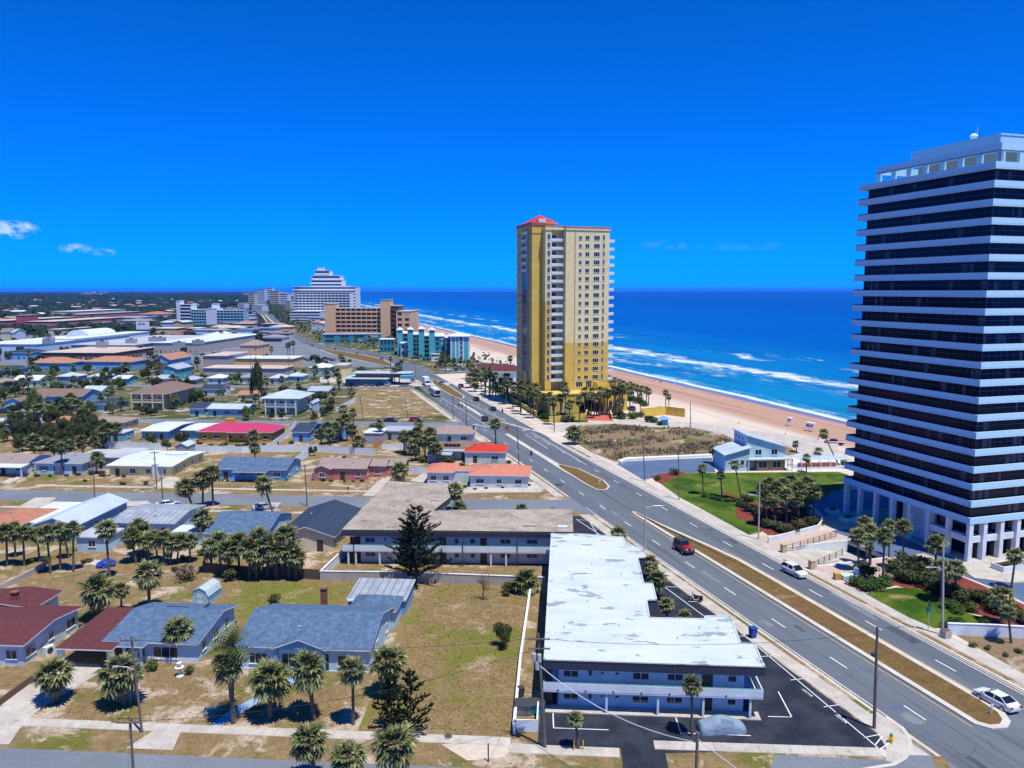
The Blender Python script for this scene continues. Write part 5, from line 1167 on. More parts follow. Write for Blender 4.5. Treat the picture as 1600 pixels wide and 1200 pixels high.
# --- yellow tower by the beach
t = thing('condominium_tower', 'tall cream and golden condominium tower with red hipped roof cap by the beach', 'tower', (*G(852, 640), 0), BA)
FOOT.append((*G(890, 625), 26))
zc = HZ(303, 840, 352)[1]; zd = HZ(300, 925, 359)[1]; zy = HZ(300, 925, 536)[1]; zb2 = HZ(303, 860, 471)[1]
MB().box(-4, 4.8, 0, .3, 24.4, zc).build('core_wall', ['wall_gold'], t); MB().box(-4.25, 4.55, zc, .55, 24.6, zc + 1.1).box(-4.1, 4.7, zc - 3.2, -4.0, 24.4, zc - 2.9).box(-4.1, 4.68, zc - 3.2, .3, 4.79, zc - 2.9).build('cornice', ['tile_salmon'], t)
MB().box(.3, 1.5, 0, 2.8, 22, zb2).build('wing_wall_lower', ['wall_gold'], t); MB().box(.3, 1.5, zb2, 2.8, 22, zd).build('wing_wall', ['wall_buff'], t)
MB().box(2.8, 4.0, 0, 8, 20, zd).build('recess_wall', ['wall_buff'], t)
MB().box(8, 0, 0, 26, 20, zy).build('main_wall_lower', ['wall_gold'], t); MB().box(8, 0, zy, 26, 20, zd).build('main_wall', ['wall_buff'], t)
MB().box(.1, 1.2, zd, 8.2, 22.2, zd + 1.3).box(7.8, -.25, zd, 26.3, 20.2, zd + .9).build('cornice', ['wall_buff'], t); MB().box(7.7, -.35, zd + .9, 26.4, 20.3, zd + 1.4).box(0, 1.1, zd + 1.3, 7.69, 22.3, zd + 1.7).build('cornice_trim', ['tile_salmon'], t)
MB().box(11.6, -.12, 0, 12.0, -.002, zd).build('pilaster', ['wall_tan'], t)
zr_ = HZ(310, 850, 350)[1]
MB().box(-3, 8, zc, 6.5, 17.5, zr_).build('roof_house', ['wall_gold'], t); link('roof', roof_mesh(-3, 8, 6.5, 17.5, zr_, 'hip', HZ(312, 850, 337)[1] - zr_, .9, 'tile_red', 'wall_gold'), t)
MB().box(-1, 6, zc + 1.1, 2, 9, zc + 2.6).build('roof_plant', ['roof_white'], t)
zk = [HZ(300, 925, 370 + 12.94 * k)[1] for k in range(18)]
for z in zk:
    for xx, w, h_ in ((13.9, 1.2, 1.5), (16.8, 1.7, 1.6), (20.7, 2.5, 1.7), (23.6, .9, 2.1)): add_window(t, xx, -.002, z - 1, w, h_, 0, False, 1 if w < 2.5 else 2)
    add_window(t, 1.6, 1.498, z - 1, 1.2, 2.1, 0, False)
    MB().box(2.8, 1.4, z - 1.75, 8, 3.99, z - 1.5).build('balcony_floor', ['trim_white'], t) if False else link('balcony', cached('yb', lambda: ring(0, 0, 5.18, 2.5, .3, 1.15, .08).box(0, 0, 0, 5.18, 2.5, .26).mesh('balcony', ['trim_white'])), t, (2.81, 1.45, z - 1.7))
    add_door(t, 4.2, 3.998, z - 1.4, 2.4, 2.2, 0, 'glass', 'sliding_door'); link('balcony', cached('yb2', lambda: ring(0, 0, 2.6, 3.4, .3, 1.15, .08).box(0, 0, 0, 2.6, 3.4, .26).mesh('balcony', ['trim_white'])), t, (26.01, 1.0, z - 1.7))
zg = HZ(310, 822, 427)[1]; zg0 = HZ(310, 822, 578)[1]
MB().box(-4.5, 8.8, 0, -4.01, 9.6, zd).box(-4.5, 15.6, 0, -4.01, 16.4, zd).box(-4.6, 8.8, zg0 - 1.5, -4.01, 16.4, zg0).build('bay_frame', ['wall_tan'], t); MB().box(-4.3, 9.6, zg0, -4.01, 15.6, zg).build('bay_glass', ['glass'], t)
mb = MB()
for k in range(1, 19): z = zg0 + (zg - zg0) * k / 19; mb.box(-4.38, 9.6, z - .12, -4.3, 15.6, z + .12)
mb.box(-4.38, 12.4, zg0, -4.3, 12.7, zg); mb.build('bay_mullion', ['wall_grey'], t)
for k in range(6): link('balcony', cached('yb3', lambda: ring(0, 0, 1.2, 5.8, .3, 1.15, .08).box(0, 0, 0, 1.2, 5.8, .26).mesh('balcony', ['trim_white'])), t, (-4.9, 9.7, zg + .4 + k * (zd - zg) / 5.6)); MB().box(-4.06, 10, zg + .7 + k * (zd - zg) / 5.6, -4.01, 15.2, zg + 2.6 + k * (zd - zg) / 5.6).build('sliding_door', ['glass'], t)
for y in (6.5, 18.5, 20.5, 22.5):
    for z in zk[::1]: add_window(t, -4.002, y, z - 1, 1.1, 1.5, rad(-90), False)
# porte-cochere with segmental arch
mb = MB(); n = 14; x0, x1 = 9.5, 19.5; zt = 7.2; Y0, Y1 = -12.0, -.01
mb.box(-3, Y0, 0, x0, Y1, zt); mb.box(x1, Y0, 0, 29, Y1, zt)
for i in range(n):
    a, b = i / n, (i + 1) / n; za = 2.6 + 2.6 * math.sin(math.pi * a) ** .6; zb_ = 2.6 + 2.6 * math.sin(math.pi * b) ** .6; xa, xb = x0 + (x1 - x0) * a, x0 + (x1 - x0) * b
    mb.hexa([(xa, Y0, za), (xb, Y0, zb_), (xb, Y1, zb_), (xa, Y1, za), (xa, Y0, zt), (xb, Y0, zt), (xb, Y1, zt), (xa, Y1, zt)])
mb.build('podium', ['wall_gold'], t); MB().box(-3.3, Y0 - .3, zt, 29.3, Y0 + .3, zt + .5).box(-3.3, Y0 + .3, zt, -2.7, -.1, zt + .5).box(28.7, Y0 + .3, zt, 29.3, -.1, zt + .5).build('podium_parapet', ['wall_buff'], t)
MB().box(x0 + .1, -1.2, 0, x1 - .1, -.9, 5).build('entrance_glass', ['glass'], t)
for xx in (-1, 2, 5, 22, 24.5, 27): add_window(t, xx, Y0 - .002, 1.2, 1.3, 3.2, 0, False)
add_window(t, 14, -.003, 8.3, 2.8, 2.2, 0, False, 2); add_window(t, 18, -.003, 7.8, 2.4, 3, 0, False, 2)
MB().box(20, -4, zt, 21, -.1, zt + 3.2).box(21, -4, zt, 28, -3.5, zt + 2.6).build('terrace_wall', ['wall_gold'], t)
wallrun('long yellow garden wall between the palm garden and the sand', [(1003, 652), (1040, 648), (1070, 652)], 3.2, 'wall_gold', .5, 0, cap='wall_buff')
wallrun('yellow street wall beside the red ramp, boulevard side', [(858, 660), (915, 655), (917, 648)], 1.9, 'wall_gold', .3, 0, cap='wall_buff'); wallrun('yellow gate wall on the beach side of the red ramp', [(956, 656), (952, 646)], 1.9, 'wall_gold', .3, 0, cap='wall_buff')
wallrun('yellow street wall along the boulevard palms', [(790, 622), (812, 634), (838, 650)], 1.6, 'wall_gold', .3, 0, cap='wall_buff')

# --- other multi-storey buildings: boxes with gridded fronts
def bldg(label, boxes, a, rot, cat='hotel', name='hotel', group=None, z0=0.0, zref=0.0):
    """boxes: (x,y,w,d,h,wall, rows, cols, style, roof material, side)"""
    p = G(*a, zref)
    t = thing(name, label, cat, (p[0], p[1], z0), rot, group)
    for (x, y, w, d, h, wm_, rows, cols, st, rm, *side) in boxes:
        MB().box(x, y, -.3, x + w, y + d, h).build('wall', [wm_], t); MB().box(x - .3, y - .3, h + .002, x + w + .3, y + d + .3, h + .5).build('roof', [rm], t)
        FOOT.append((p[0] + math.cos(rot) * (x + w / 2) - math.sin(rot) * (y + d / 2), p[1] + math.sin(rot) * (x + w / 2) + math.cos(rot) * (y + d / 2), .5 * max(w, d)))
        fh = h / max(1, rows); cw = w / max(1, cols)
        for r_ in range(rows):
            z = fh * r_
            if st == 'balc':
                link('recess', cached(('rc', w, fh), lambda: MB().box(.4, -.03, 0, w - .4, .02, fh * .62).mesh('recess', ['glass'])), t, (x, y, z + fh * .3))
                link('balcony', cached(('bb', w, fh, wm_), lambda: MB().box(0, -1.1, 0, w, -.01, .2).box(0, -1.1, .2, w, -1.0, fh * .36).mesh('balcony', [wm_])), t, (x, y, z + fh * .04))
            elif st == 'win':
                for c in range(cols): link('window', cached(('gw', round(cw, 1), round(fh, 1)), lambda: MB().box(-cw * .3, -.06, 0, cw * .3, .02, fh * .5).mesh('window', ['glass_blind'])), t, (x + cw * (c + .5), y, z + fh * .3))
            elif st == 'strip': link('window_strip', cached(('ws', w, fh), lambda: MB().box(.5, -.06, 0, w - .5, .02, fh * .45).mesh('window_strip', ['glass'])), t, (x, y, z + fh * .35))
        if st == 'balc' and cols > 1:
            for c in range(1, cols): link('fin', cached(('fin', h, wm_), lambda: MB().box(-.22, -1.2, 0, .22, -.01, h).mesh('fin', [wm_])), t, (x + cw * c, y, 0))
        if side and side[0]:
            sd, rr, cc, stl = side[0]; dw = d / cc; f2 = h / rr
            for r_ in range(rr):
                for c in range(cc): link('window', cached(('sw', round(dw, 1), round(f2, 1)), lambda: MB().box(-dw * .3, -.06, 0, dw * .3, .02, f2 * .5).mesh('window', ['glass_blind'])), t, (x + (w + .001 if sd == 'r' else -.001), y + dw * (c + .5), f2 * (r_ + .3)), rad(90 if sd == 'r' else -90))
    return t
def hgt(a, pxx, py): return HZ(G(*a)[1], pxx, py)[1]
A = (508, 527); Y_ = G(*A)[1]; u_ = Y_ / FPX
bldg('salmon seven-storey beach hotel with plain brick stair towers, beside the big white hotel', [(0, 0, 17 * u_, 14, hgt(A, 508, 475), 'wall_peach', 0, 0, '', 'roof_tan'), (17 * u_, 2, 73 * u_, 16, hgt(A, 560, 482), 'wall_peach', 7, 9, 'balc', 'roof_tan'),
     (90 * u_, -4, 15 * u_, 14, hgt(A, 600, 469), 'wall_peach', 0, 0, '', 'roof_tan'), (105 * u_, -2, 13 * u_, 22, hgt(A, 615, 478), 'wall_brown', 7, 2, 'balc', 'roof_tan'), (118 * u_, -14, 22 * u_, 40, hgt(A, 630, 486), 'wall_peach', 5, 2, 'win', 'roof_tan'), (76 * u_, 8, 14 * u_, 10, hgt(A, 590, 477), 'roof_white', 0, 0, '', 'roof_white')], A, rad(-4))
A = (462, 502); Y_ = G(*A)[1]; u_ = Y_ / FPX
bldg('large white stepped hotel with many balconies at the far beachfront', [(0, 0, 86 * u_, 30, hgt(A, 480, 457), 'trim_white', 11, 15, 'balc', 'roof_white'), (-11 * u_, 25, 100 * u_, 30, hgt(A, 480, 448), 'trim_white', 11, 1, 'strip', 'roof_white'), (0, -25, 46 * u_, 24, hgt(A, 480, 486), 'trim_white', 4, 1, 'strip', 'roof_white'),
     (16 * u_, 30, 50 * u_, 25, hgt(A, 500, 437), 'trim_white', 12, 1, 'strip', 'roof_white'), (18 * u_, 32, 45 * u_, 22, hgt(A, 500, 430), 'trim_white', 12, 1, 'strip', 'roof_white'), (22 * u_, 34, 24 * u_, 18, hgt(A, 500, 422), 'trim_white', 14, 1, 'strip', 'roof_white'), (26 * u_, 36, 9 * u_, 10, hgt(A, 500, 417), 'trim_white', 0, 0, '', 'roof_white'), (66 * u_, 28, 10 * u_, 20, hgt(A, 540, 447), 'trim_white', 0, 0, '', 'roof_white')], A, rad(-2))
A = (279, 507); Y_ = G(*A)[1]; u_ = Y_ / FPX
bldg('white and pale blue five-storey hotel with a slender white lift shaft inland', [(-1, -2, 5 * u_, 14, hgt(A, 279, 470), 'trim_white', 0, 0, '', 'roof_white'), (4 * u_, 0, 17 * u_, 18, hgt(A, 285, 476), 'trim_white', 6, 1, 'balc', 'roof_white'), (4 * u_ + 17 * u_, 0, 25 * u_, 18, hgt(A, 300, 484), 'wall_aqua', 5, 6, 'balc', 'roof_white'),
     (46 * u_, -3, 16 * u_, 22, hgt(A, 330, 482), 'trim_white', 0, 0, '', 'roof_white'), (52 * u_, 4, 8 * u_, 10, hgt(A, 337, 475), 'trim_white', 0, 0, '', 'roof_white'), (62 * u_, 0, 42 * u_, 18, hgt(A, 365, 485), 'wall_aqua', 5, 8, 'balc', 'roof_white')], A, rad(-3))
A = (704, 566); Y_ = G(*A)[1]; u_ = Y_ / FPX; hh = hgt(A, 720, 527)
t = bldg('turquoise five-storey beach resort with white-hatted towers', [(0, 0, 30 * u_, 20, hh, 'wall_turq', 0, 0, '', 'roof_white'), (-8 * u_, 8, 8 * u_, 24, hh - 1, 'wall_teal', 5, 1, 'strip', 'roof_white'), (-24 * u_, 14, 16 * u_, 40, hh - .5, 'wall_teal', 5, 2, 'win', 'roof_white'), (-44 * u_, 30, 22 * u_, 30, hh - 1, 'wall_teal', 5, 2, 'balc', 'roof_white'), (-68 * u_, 45, 26 * u_, 30, hh - 1, 'wall_teal', 5, 2, 'balc', 'roof_white'), (-88 * u_, 60, 20 * u_, 30, hh - 1, 'wall_teal', 5, 2, 'balc', 'roof_white')], A, rad(6))
for x, y, hx in ((-33, 12, 4), (-50, 26, 4), (-69, 40, 3), (-88, 55, 2)):
    MB().box(x * u_, y, 0, (x + 9) * u_, y + 8, hh + hx).build('stair_tower', ['wall_turq'], t); link('roof', roof_mesh(x * u_, y, (x + 9) * u_, y + 8, hh + hx, 'hip', 1.6, .6, 'roof_white', 'wall_turq'), t)
link('roof', roof_mesh(0, 0, 30 * u_, 20, hh + .5, 'hip', 2.0, 1.0, 'roof_white', 'wall_turq'), t)
for x in (1, 8, 13.5, 20, 28.6): MB().box(x * u_ - .3, -.12, 0, x * u_ + .4, -.002, hh).build('pilaster', ['trim_white'], t)
for k in range(5): add_window(t, 15.6 * u_, -.003, 2.2 + k * hh / 5.3, 2.4, 1.9, 0, False)
for (a, wpx, tp, m1, m2_, lb) in [((594, 551), 22, 531, 'wall_teal', 'roof_white', 'teal two-storey resort gatehouse with carport arches'), ((626, 557), 30, 537, 'wall_aqua', 'roof_white', 'white-roofed aqua resort block beside the gatehouse'), ((674, 564), 17, 554, 'trim_white', 'roof_white', 'small white pavilion before the turquoise resort'), ((504, 536), 90, 523, 'wall_teal', 'roof_grey', 'long low dark teal building below the salmon hotel'), ((504, 524), 18, 517, 'wall_block', 'roof_tan', 'low concrete car deck beside the salmon hotel')]:
    Yq = G(*a)[1]; bldg(lb, [(0, 0, wpx * Yq / FPX, 12, hgt(a, a[0], tp), m1, 2, 4, 'win', m2_)], a, rad(8), 'building', 'resort_building')
# skyline beyond along the shore
rg = random.Random(11)
SKYL = [(388, 476, 458, 10), (402, 470, 452, 12), (417, 468, 449, 9), (422, 475, 455, 14), (438, 478, 459, 12), (430, 466, 455, 8), (395, 465, 455, 7), (412, 462, 453, 6), (381, 466, 457, 7), (446, 486, 470, 8), (372, 482, 474, 10), (394, 486, 477, 16), (160, 462, 456, 5), (125, 463, 457, 9), (136, 463, 456, 10), (149, 463, 457, 8)]
for i, (pxx, base, tp, w) in enumerate(SKYL):
    Yq = G(pxx, base)[1]; u_ = Yq / FPX; top = HZ(Yq, pxx, tp)[1]
    bldg(('distant pale high-rise on the skyline at the boulevard end, %s from the left' % ORD[sorted(SKYL[:12]).index(SKYL[i])] if i < 12 else 'distant cream block on the left horizon, %s from the left' % ORD[sorted(SKYL[12:]).index(SKYL[i])]), [(0, 0, w * u_, 20 + w, top, 'trim_white' if i % 3 else 'wall_cream', 6, 1, 'strip', 'roof_white')], (pxx, base), rad(-4), 'high-rise', 'apartment_building', 'distant high-rises along the shore' if i < 12 else 'distant cream blocks on the left horizon')
# ---------------------------------------------------------------- houses
V2 = lambda u, v: Vector(W(u, v))
house('low white house with broad maroon shingle roof and brick chimney at the left edge', V2(-84, 86.4), 17.9, 10.8, 2.8, 'gx', .75, 'wall_white', 'shingle_maroon', .55, wings=[dict(r=(3, 10.8, 8.6, 5.2), rh=.5, roof='gy')], chim=(8.2, 12.0, 1.6), glass='glass', fw=[(3, .9, 1.6, 1.2), (10, .9, 1.6, 1.2), (16.4, .9, 1.5, 1.2)], rw=[(1.3, .9, 1.9, 1.25), (5.2, 1.1, 1.0, 1.0), (9.2, .9, 1.9, 1.25)])
t = house('blue shingle-roofed house with attached maroon carport and white fountain in front', V2(-56.6, 88.6), 11.3, 11.2, 2.6, 'gxb', 1.15, 'wall_paleblue', 'shingle_blue', .5, wings=[dict(r=(-4.9, -2.2, 6.6, 10.6), h=2.45, roof='sb', rh=.55, rm='shingle_maroon', open=2, wall='wall_white', ov=.3, pw=.42), dict(r=(2.6, -1.2, 2.4, 1.3), rh=.05, roof='sb', open=1)], glass='glass', fw=[(3.5, .25, 2.6, 1.9), (7.4, .5, 3.2, 1.6)], rw=[(2, .9, 1.1, 1.2), (5.4, .9, 1.4, 1.2), (8.6, .9, 1.2, 1.2)], fd=[(1.2, 1.0, 'door_dark')])
MB().box(-.1, -.05, -.1, 11.4, .05, .7).build('plinth', ['trim_white'], t); MB().box(3.2, 8.4, 3.45, 6.3, 8.55, 3.62).box(8.3, 8.2, 3.5, 8.55, 10.0, 3.62).build('roof_step', ['timber_dark'], t)
t = house('blue-grey gable-roofed house with white trim, blue porch gable and brick chimney', V2(-39.5, 87.8), 16.0, 12.2, 2.85, 'gx', 2.0, 'wall_paleblue', 'shingle_blue', .45, wings=[dict(r=(4.6, -.5, 6.2, 4.6), h=2.86, roof='gy', rh=1.25, wall='wall_blue', open=1, ov=.25), dict(r=(10.4, 12.3, 6.0, 4.6), h=2.5, roof='hip', rh=1.2, ov=.4)], chim=(6.0, 14.6, 1.7), glass='glass', fw=[(2.4, .7, 2.3, 1.4), (6.6, .35, 2.6, 1.8), (13.2, .7, 2.0, 1.4)], rw=[(4.2, .9, 1.0, 1.2), (9.5, .9, 1.0, 1.2)], fd=[(9.3, 1.3, 'door_dark'), (10.6, .9, 'door_dark')])  # dark double door and wide window also imitate the shaded porch recess
MB().box(-.05, -.06, -.1, 16.05, -.002, .12).build('plinth', ['trim_white'], t)
house('blue lean-to workshop with streaked grey metal roof behind the blue-grey house', V2(-30.6, 104.6), 8.0, 6.6, 2.2, 'sb', .35, 'wall_blue', 'metal_grey', .3, wins=False, cat='outbuilding', name='workshop', wings=[dict(r=(0, -.6, 4.2, 2.2), h=2.1, roof='sb', rh=.15, rm='metal_pale', open=1, ov=.1)])
# barn-shaped shed
t = thing('garden_shed', 'small pale blue barn-roofed garden shed standing on the back lawn', 'shed', (*W(-54.6, 106.4), ZB), GA - rad(4))
PF = [(-1.25, 0), (1.25, 0), (1.25, 1.25), (.85, 2.05), (0, 2.45), (-.85, 2.05), (-1.25, 1.25)]; mb = MB(); mb.face([(x + 1.25, 0, z) for x, z in PF]); mb.face([(x + 1.25, 3.8, z) for x, z in reversed(PF)]); mb.face([(0, 0, 0), (0, 3.8, 0), (0, 3.8, 1.25), (0, 0, 1.25)]); mb.face([(2.5, 0, 0), (2.5, 0, 1.25), (2.5, 3.8, 1.25), (2.5, 3.8, 0)]); mb.build('wall', ['wall_aqua'], t)
mb = MB(); Q = [(1.33, 1.2), (.9, 2.08), (0, 2.5), (-.9, 2.08), (-1.33, 1.2)]
for a, b in zip(Q, Q[1:]): mb.hexa([(a[0] + 1.25, -.1, a[1]), (a[0] + 1.25, 3.9, a[1]), (b[0] + 1.25, 3.9, b[1]), (b[0] + 1.25, -.1, b[1]), (a[0] + 1.25, -.1, a[1] + .06), (a[0] + 1.25, 3.9, a[1] + .06), (b[0] + 1.25, 3.9, b[1] + .06), (b[0] + 1.25, -.1, b[1] + .06)])
mb.build('roof', ['metal_pale'], t); d = MB().box(-.55, -.05, .05, .55, -.004, 1.85).build('door', ['wall_white'], t, (1.25, 0, 0)); MB().box(-.6, -.07, .05, -.52, -.05, 1.9).box(.52, -.07, .05, .6, -.05, 1.9).box(-.52, -.07, 1.82, .52, -.05, 1.9).box(-.52, -.07, .9, .52, -.05, .98).build('door_trim', ['wall_blue'], d)
MB().box(2.49, 0, .45, 2.52, 3.8, 1.0).build('side_band', ['wall_blue'], t)
H = house
H('terracotta-roofed house at the left edge, south side of the second street', (-40, 822), (36, 820), 11, 2.7, 'hip', 1.3, 'wall_grey', 'tile_terra', .4, 2.7)
t = H('long pale blue metal-roofed house with white flat lean-to, behind the left palm row', (52, 822), (120, 822), 17, 2.7, 'gy', 1.5, 'wall_blue', 'metal_pale', .4, 2.7, wings=[dict(r=(-6.2, 2, 6.2, 13), h=2.5, roof='sb', rh=.3, rm='roof_white', open=4, ov=.1)])
H('grey streaked low-roofed house with a small flat-roofed sunroom on its garden side', (176, 817), (270, 820), 12, 2.7, 'gx', .9, 'wall_paleblue', 'metal_grey', .4, 2.7, wings=[dict(r=(-1.5, -8.6, 5.6, 4.8), h=2.6, roof='flat', rm='roof_grey', ov=.3, win=1), dict(r=(13.5, -4, 7, 4), h=2.3, roof='flat', rm='roof_white', ov=.1)], glass='glass')
H('blue shingled gable house half hidden by the palm thicket', (322, 834), (414, 836), 13.5, 2.7, 'gx', 1.9, 'wall_paleblue', 'shingle_blue', .4, 2.7)
t = H('cream house with dark navy shingle roof and black shutters left of the gravel-roofed motel', (436, 838), (520, 841), 17, 2.7, 'gy', 1.75, 'wall_cream', 'shingle_navy', .5, 2.7, shut=True, glass='glass'); MB().box(2.4, 10, 3.75, 5.4, 10.5, 3.85).build('roof_vent_strip', ['roof_white'], t)
H('taupe-roofed house with brick chimney and white-railed porch beyond the second street, far left', (-30, 741), (48, 740), 10, 2.7, 'gx', 1.4, 'wall_white', 'shingle_taupe', .4, wings=[dict(r=(2, -3, 11, 3), h=2.4, roof='sb', rh=.3, open=1, rm='roof_white', ov=.1)], chim=(9, 7, 1.2))
H('white house with grey hip roof and red front door beyond the second street', (57, 741), (140, 738), 11, 2.8, 'hip', 1.5, 'wall_paleblue', 'shingle_grey', .5, shut=True)
H('grey flat-roofed carport house between the red-door house and the yellow house', (160, 733), (205, 730), 11, 3.0, 'flat', 0, 'wall_grey', 'roof_grey', .6, wings=[dict(r=(-7, 1, 7, 8), open=2, h=2.9)])
t = H('yellow house with broad white flat roof and white chimney block beyond the second street', (172, 745), (268, 747), 17, 2.75, 'gx', .55, 'wall_yellow', 'roof_white', .6, garage=12.4); MB().box(11.2, -.6, 0, 12.6, .4, 3.4).build('chimney', ['wall_white'], t); MB().box(9, 10, 3.2, 14, 12, 3.7).box(5, 6, 3.1, 9, 7, 3.4).build('roof_unit', ['roof_white'], t)
H('small grey gabled shed behind the yellow house by the white fence', (275, 712), (298, 710), 5, 2.5, 'gy', .9, 'wall_grey', 'metal_pale', .2, wins=False, cat='shed', name='garden_shed')
t = H('blue house with blue shingle roof and covered porch, left of the vinyl-fenced yard', (340, 750), (452, 748), 11, 2.7, 'gx', 1.7, 'wall_blue', 'shingle_blue', .5, wings=[dict(r=(5, -2.5, 8, 2.5), h=2.5, roof='sb', rh=.3, open=1, ov=.2)])
H('pink house with taupe roof, white picture windows and red chimney on the second street', (499, 750), (572, 751), 8.5, 2.9, 'gx', 1.5, 'wall_pink', 'shingle_taupe', .4, wings=[dict(r=(-.8, -1.3, 3.9, 3), roof='gy', rh=.9, win=1), dict(r=(11.6, 3.2, 4.0, 5), rh=1.1, roof='gx', win=1), dict(r=(15, 5.2, 4.8, 6), h=2.6, roof='gx', rh=1.0)], chim=(5, 4.5, 2.0), glass='glass')
t = H('long white corner house with salmon tile hip roof beside the boulevard', (735, 762), (826, 757), 9.6, 2.9, 'hip', 1.5, 'wall_white', 'tile_salmon', .5, wings=[dict(r=(-10.6, 2.4, 6.0, 8), roof='hip', rh=1.1, win=1), dict(r=(-4.6, 4.6, 4.6, 4.5), roof='flat', h=2.7, rm='tile_salmon', ov=.1)], glass='glass', door=False)
t = H('white house with bright red tile roof and grey carport behind the salmon-roofed corner house', (727, 724), (790, 721), 8.6, 3.0, 'hip', 1.3, 'wall_white', 'tile_red', .4, wings=[dict(r=(-6.8, 2, 6.6, 9), h=2.7, roof='sb', rh=.3, rm='metal_silver', open=4, ov=.1)], chim=(4.5, 6, 1.2), glass='glass')
H('low grey-green outbuilding with rusty metal roof behind the salmon-roofed house', (668, 724), (706, 722), 7, 2.2, 'sb', .4, 'wall_grey', 'metal_silver', .2, wins=False, cat='outbuilding', name='workshop')
t = H('brown hip-roofed house carrying black solar panels beside the boulevard', (684, 703), (764, 706), 9, 2.7, 'hip', 1.5, 'wall_white', 'shingle_brown', .5, 2.7)
for (x, w) in ((1.5, 4.5), (9.5, 5.2)):
    for i in range(4):
        o = link('solar_panel', cached('sol', lambda: MB().box(.03, .03, 0, 1.07, 1.75, .05).mesh('solar_panel', ['solar'])), t, (x + i * 1.12, .9, 3.32)); o.rotation_euler = (rad(16), 0, 0)
H('pale house with wide taupe hip roof on the third street corner', (668, 692), (738, 690), 10, 2.8, 'hip', 1.7, 'wall_paleblue', 'shingle_taupe', .6)
H('white box-like flat-roofed garage by the palm garden', (569, 694), (597, 694), 8, 3.2, 'flat', 0, 'wall_grey', 'roof_white', .2, wins=False, cat='garage', name='garage')
H('long silver flat-roofed building between the white garage and the taupe-roofed house', (597, 688), (648, 686), 8, 2.8, 'flat', 0, 'wall_grey', 'metal_silver', .3)
t = H('ochre house with magenta tiled hip roof in the middle distance', (311, 690), (424, 692), 11, 3, 'hip', 1.8, 'wall_ochre', 'shingle_magenta', .6, wings=[dict(r=(9.5, -1.4, 7, 2), roof='sb', rh=.3, open=1, ov=.2)], glass='glass'); MB().box(4.4, 8.6, 3.4, 7.2, 10.4, 5.6).build('chimney', ['wall_ochre'], t)
H('bright blue cottage with navy gable roof and wooden deck', (457, 691), (486, 690), 14, 3.0, 'gx', 1.6, 'wall_blue', 'shingle_navy', .4, wings=[dict(r=(7, 4, 7, 9), roof='gx', rh=1.2)])
def veranda(t, w, h, d, n, mt='trim_white'):
    mb = MB().box(-.1, -d, h / 2 - .2, w + .1, -.005, h / 2)
    for i in range(n + 1):
        x = w * i / n; MB().box(x - .2, -d, 0, x + .2, -d + .3, h).build('post', [mt], t)
    mb.box(0, -d + .02, h / 2 + .95, w, -d + .1, h / 2 + 1.05); k = 0
    while k < w: mb.box(k, -d + .03, h / 2, k + .06, -d + .09, h / 2 + .95); k += .5
    mb.build('veranda', [mt], t)
t = H('two-storey pale green house with white verandas and silver hip roof', (418, 647), (466, 647), 12, 6.0, 'hip', 2.4, 'wall_green', 'metal_pale', 2.2, upper=1, glass='glass'); veranda(t, 11.5, 6.0, 1.9, 3)
H('low garage with pale metal gable roof behind the green two-storey house', (482, 623), (516, 622), 12, 3.2, 'gx', 1.3, 'wall_tan', 'metal_silver', .5)
H('narrow blue side wing with pale roof next to the green two-storey house', (484, 646), (500, 640), 9, 3.4, 'gy', .9, 'wall_paleblue', 'metal_pale', .2, door=False)
t = H('large two-storey tan house with brown hip roof and white balcony', (210, 640), (258, 641), 24, 6.2, 'hip', 2.8, 'wall_tan', 'shingle_brown', 1.5, upper=1, glass='glass'); veranda(t, 12.5, 6.2, 1.8, 3, 'wall_cream')
H('blue and white garage house with brown gable roof at the left edge', (8, 642), (38, 642), 14, 3.2, 'gy', 1.6, 'wall_aqua', 'shingle_brown', .4)
H('blue house with large brown roof behind the left tree thicket', (48, 634), (108, 640), 13, 3.8, 'gx', 2.2, 'wall_blue', 'shingle_brown', .5)
H('house with low navy roof and white columns left of the tan two-storey house', (141, 643), (183, 641), 12, 2.8, 'hip', 1.3, 'wall_paleblue', 'shingle_navy', .6)
H('pale grey roofed house partly hidden behind the palms, left of the tan two-storey house', (128, 622), (160, 622), 9, 2.8, 'gx', 1.8, 'wall_paleblue', 'metal_pale', .4)
H('orange-roofed bungalow enclosed by the tree thicket', (70, 672), (114, 670), 9, 2.6, 'hip', 1.2, 'wall_tan', 'shingle_orange', .5)
H('brown-roofed bungalow behind the tree thicket', (128, 672), (196, 672), 9, 2.6, 'hip', 1.1, 'wall_tan', 'shingle_taupe', .5)
H('long pale blue roofed house at the left edge behind trees', (-40, 676), (26, 674), 10, 2.7, 'gx', 1.0, 'wall_blue', 'metal_pale', .4)
H('small blue outbuilding behind the white fence at the thicket edge', (168, 690), (194, 690), 6, 2.5, 'flat', 0, 'wall_blue', 'metal_pale', .2, cat='outbuilding', name='workshop')
H('blue house with very large white flat roof beside the magenta-roofed house', (222, 688), (262, 689), 16, 2.8, 'gx', .6, 'wall_blue', 'roof_white', .6, wings=[dict(r=(12, 2, 9, 12), rh=.4, roof='gx')])
H('aqua house with navy roof on the third street', (297, 651), (322, 650), 13, 2.8, 'gx', 1.4, 'wall_aqua', 'shingle_navy', .5)
H('aqua house with long white roof on the third street', (326, 651), (392, 649), 9, 2.8, 'gx', 1.2, 'wall_aqua', 'metal_pale', .6)
H('white house with dark roof behind the navy-roofed aqua house', (314, 619), (354, 617), 9, 2.9, 'gx', 1.6, 'wall_white', 'shingle_navy', .4)
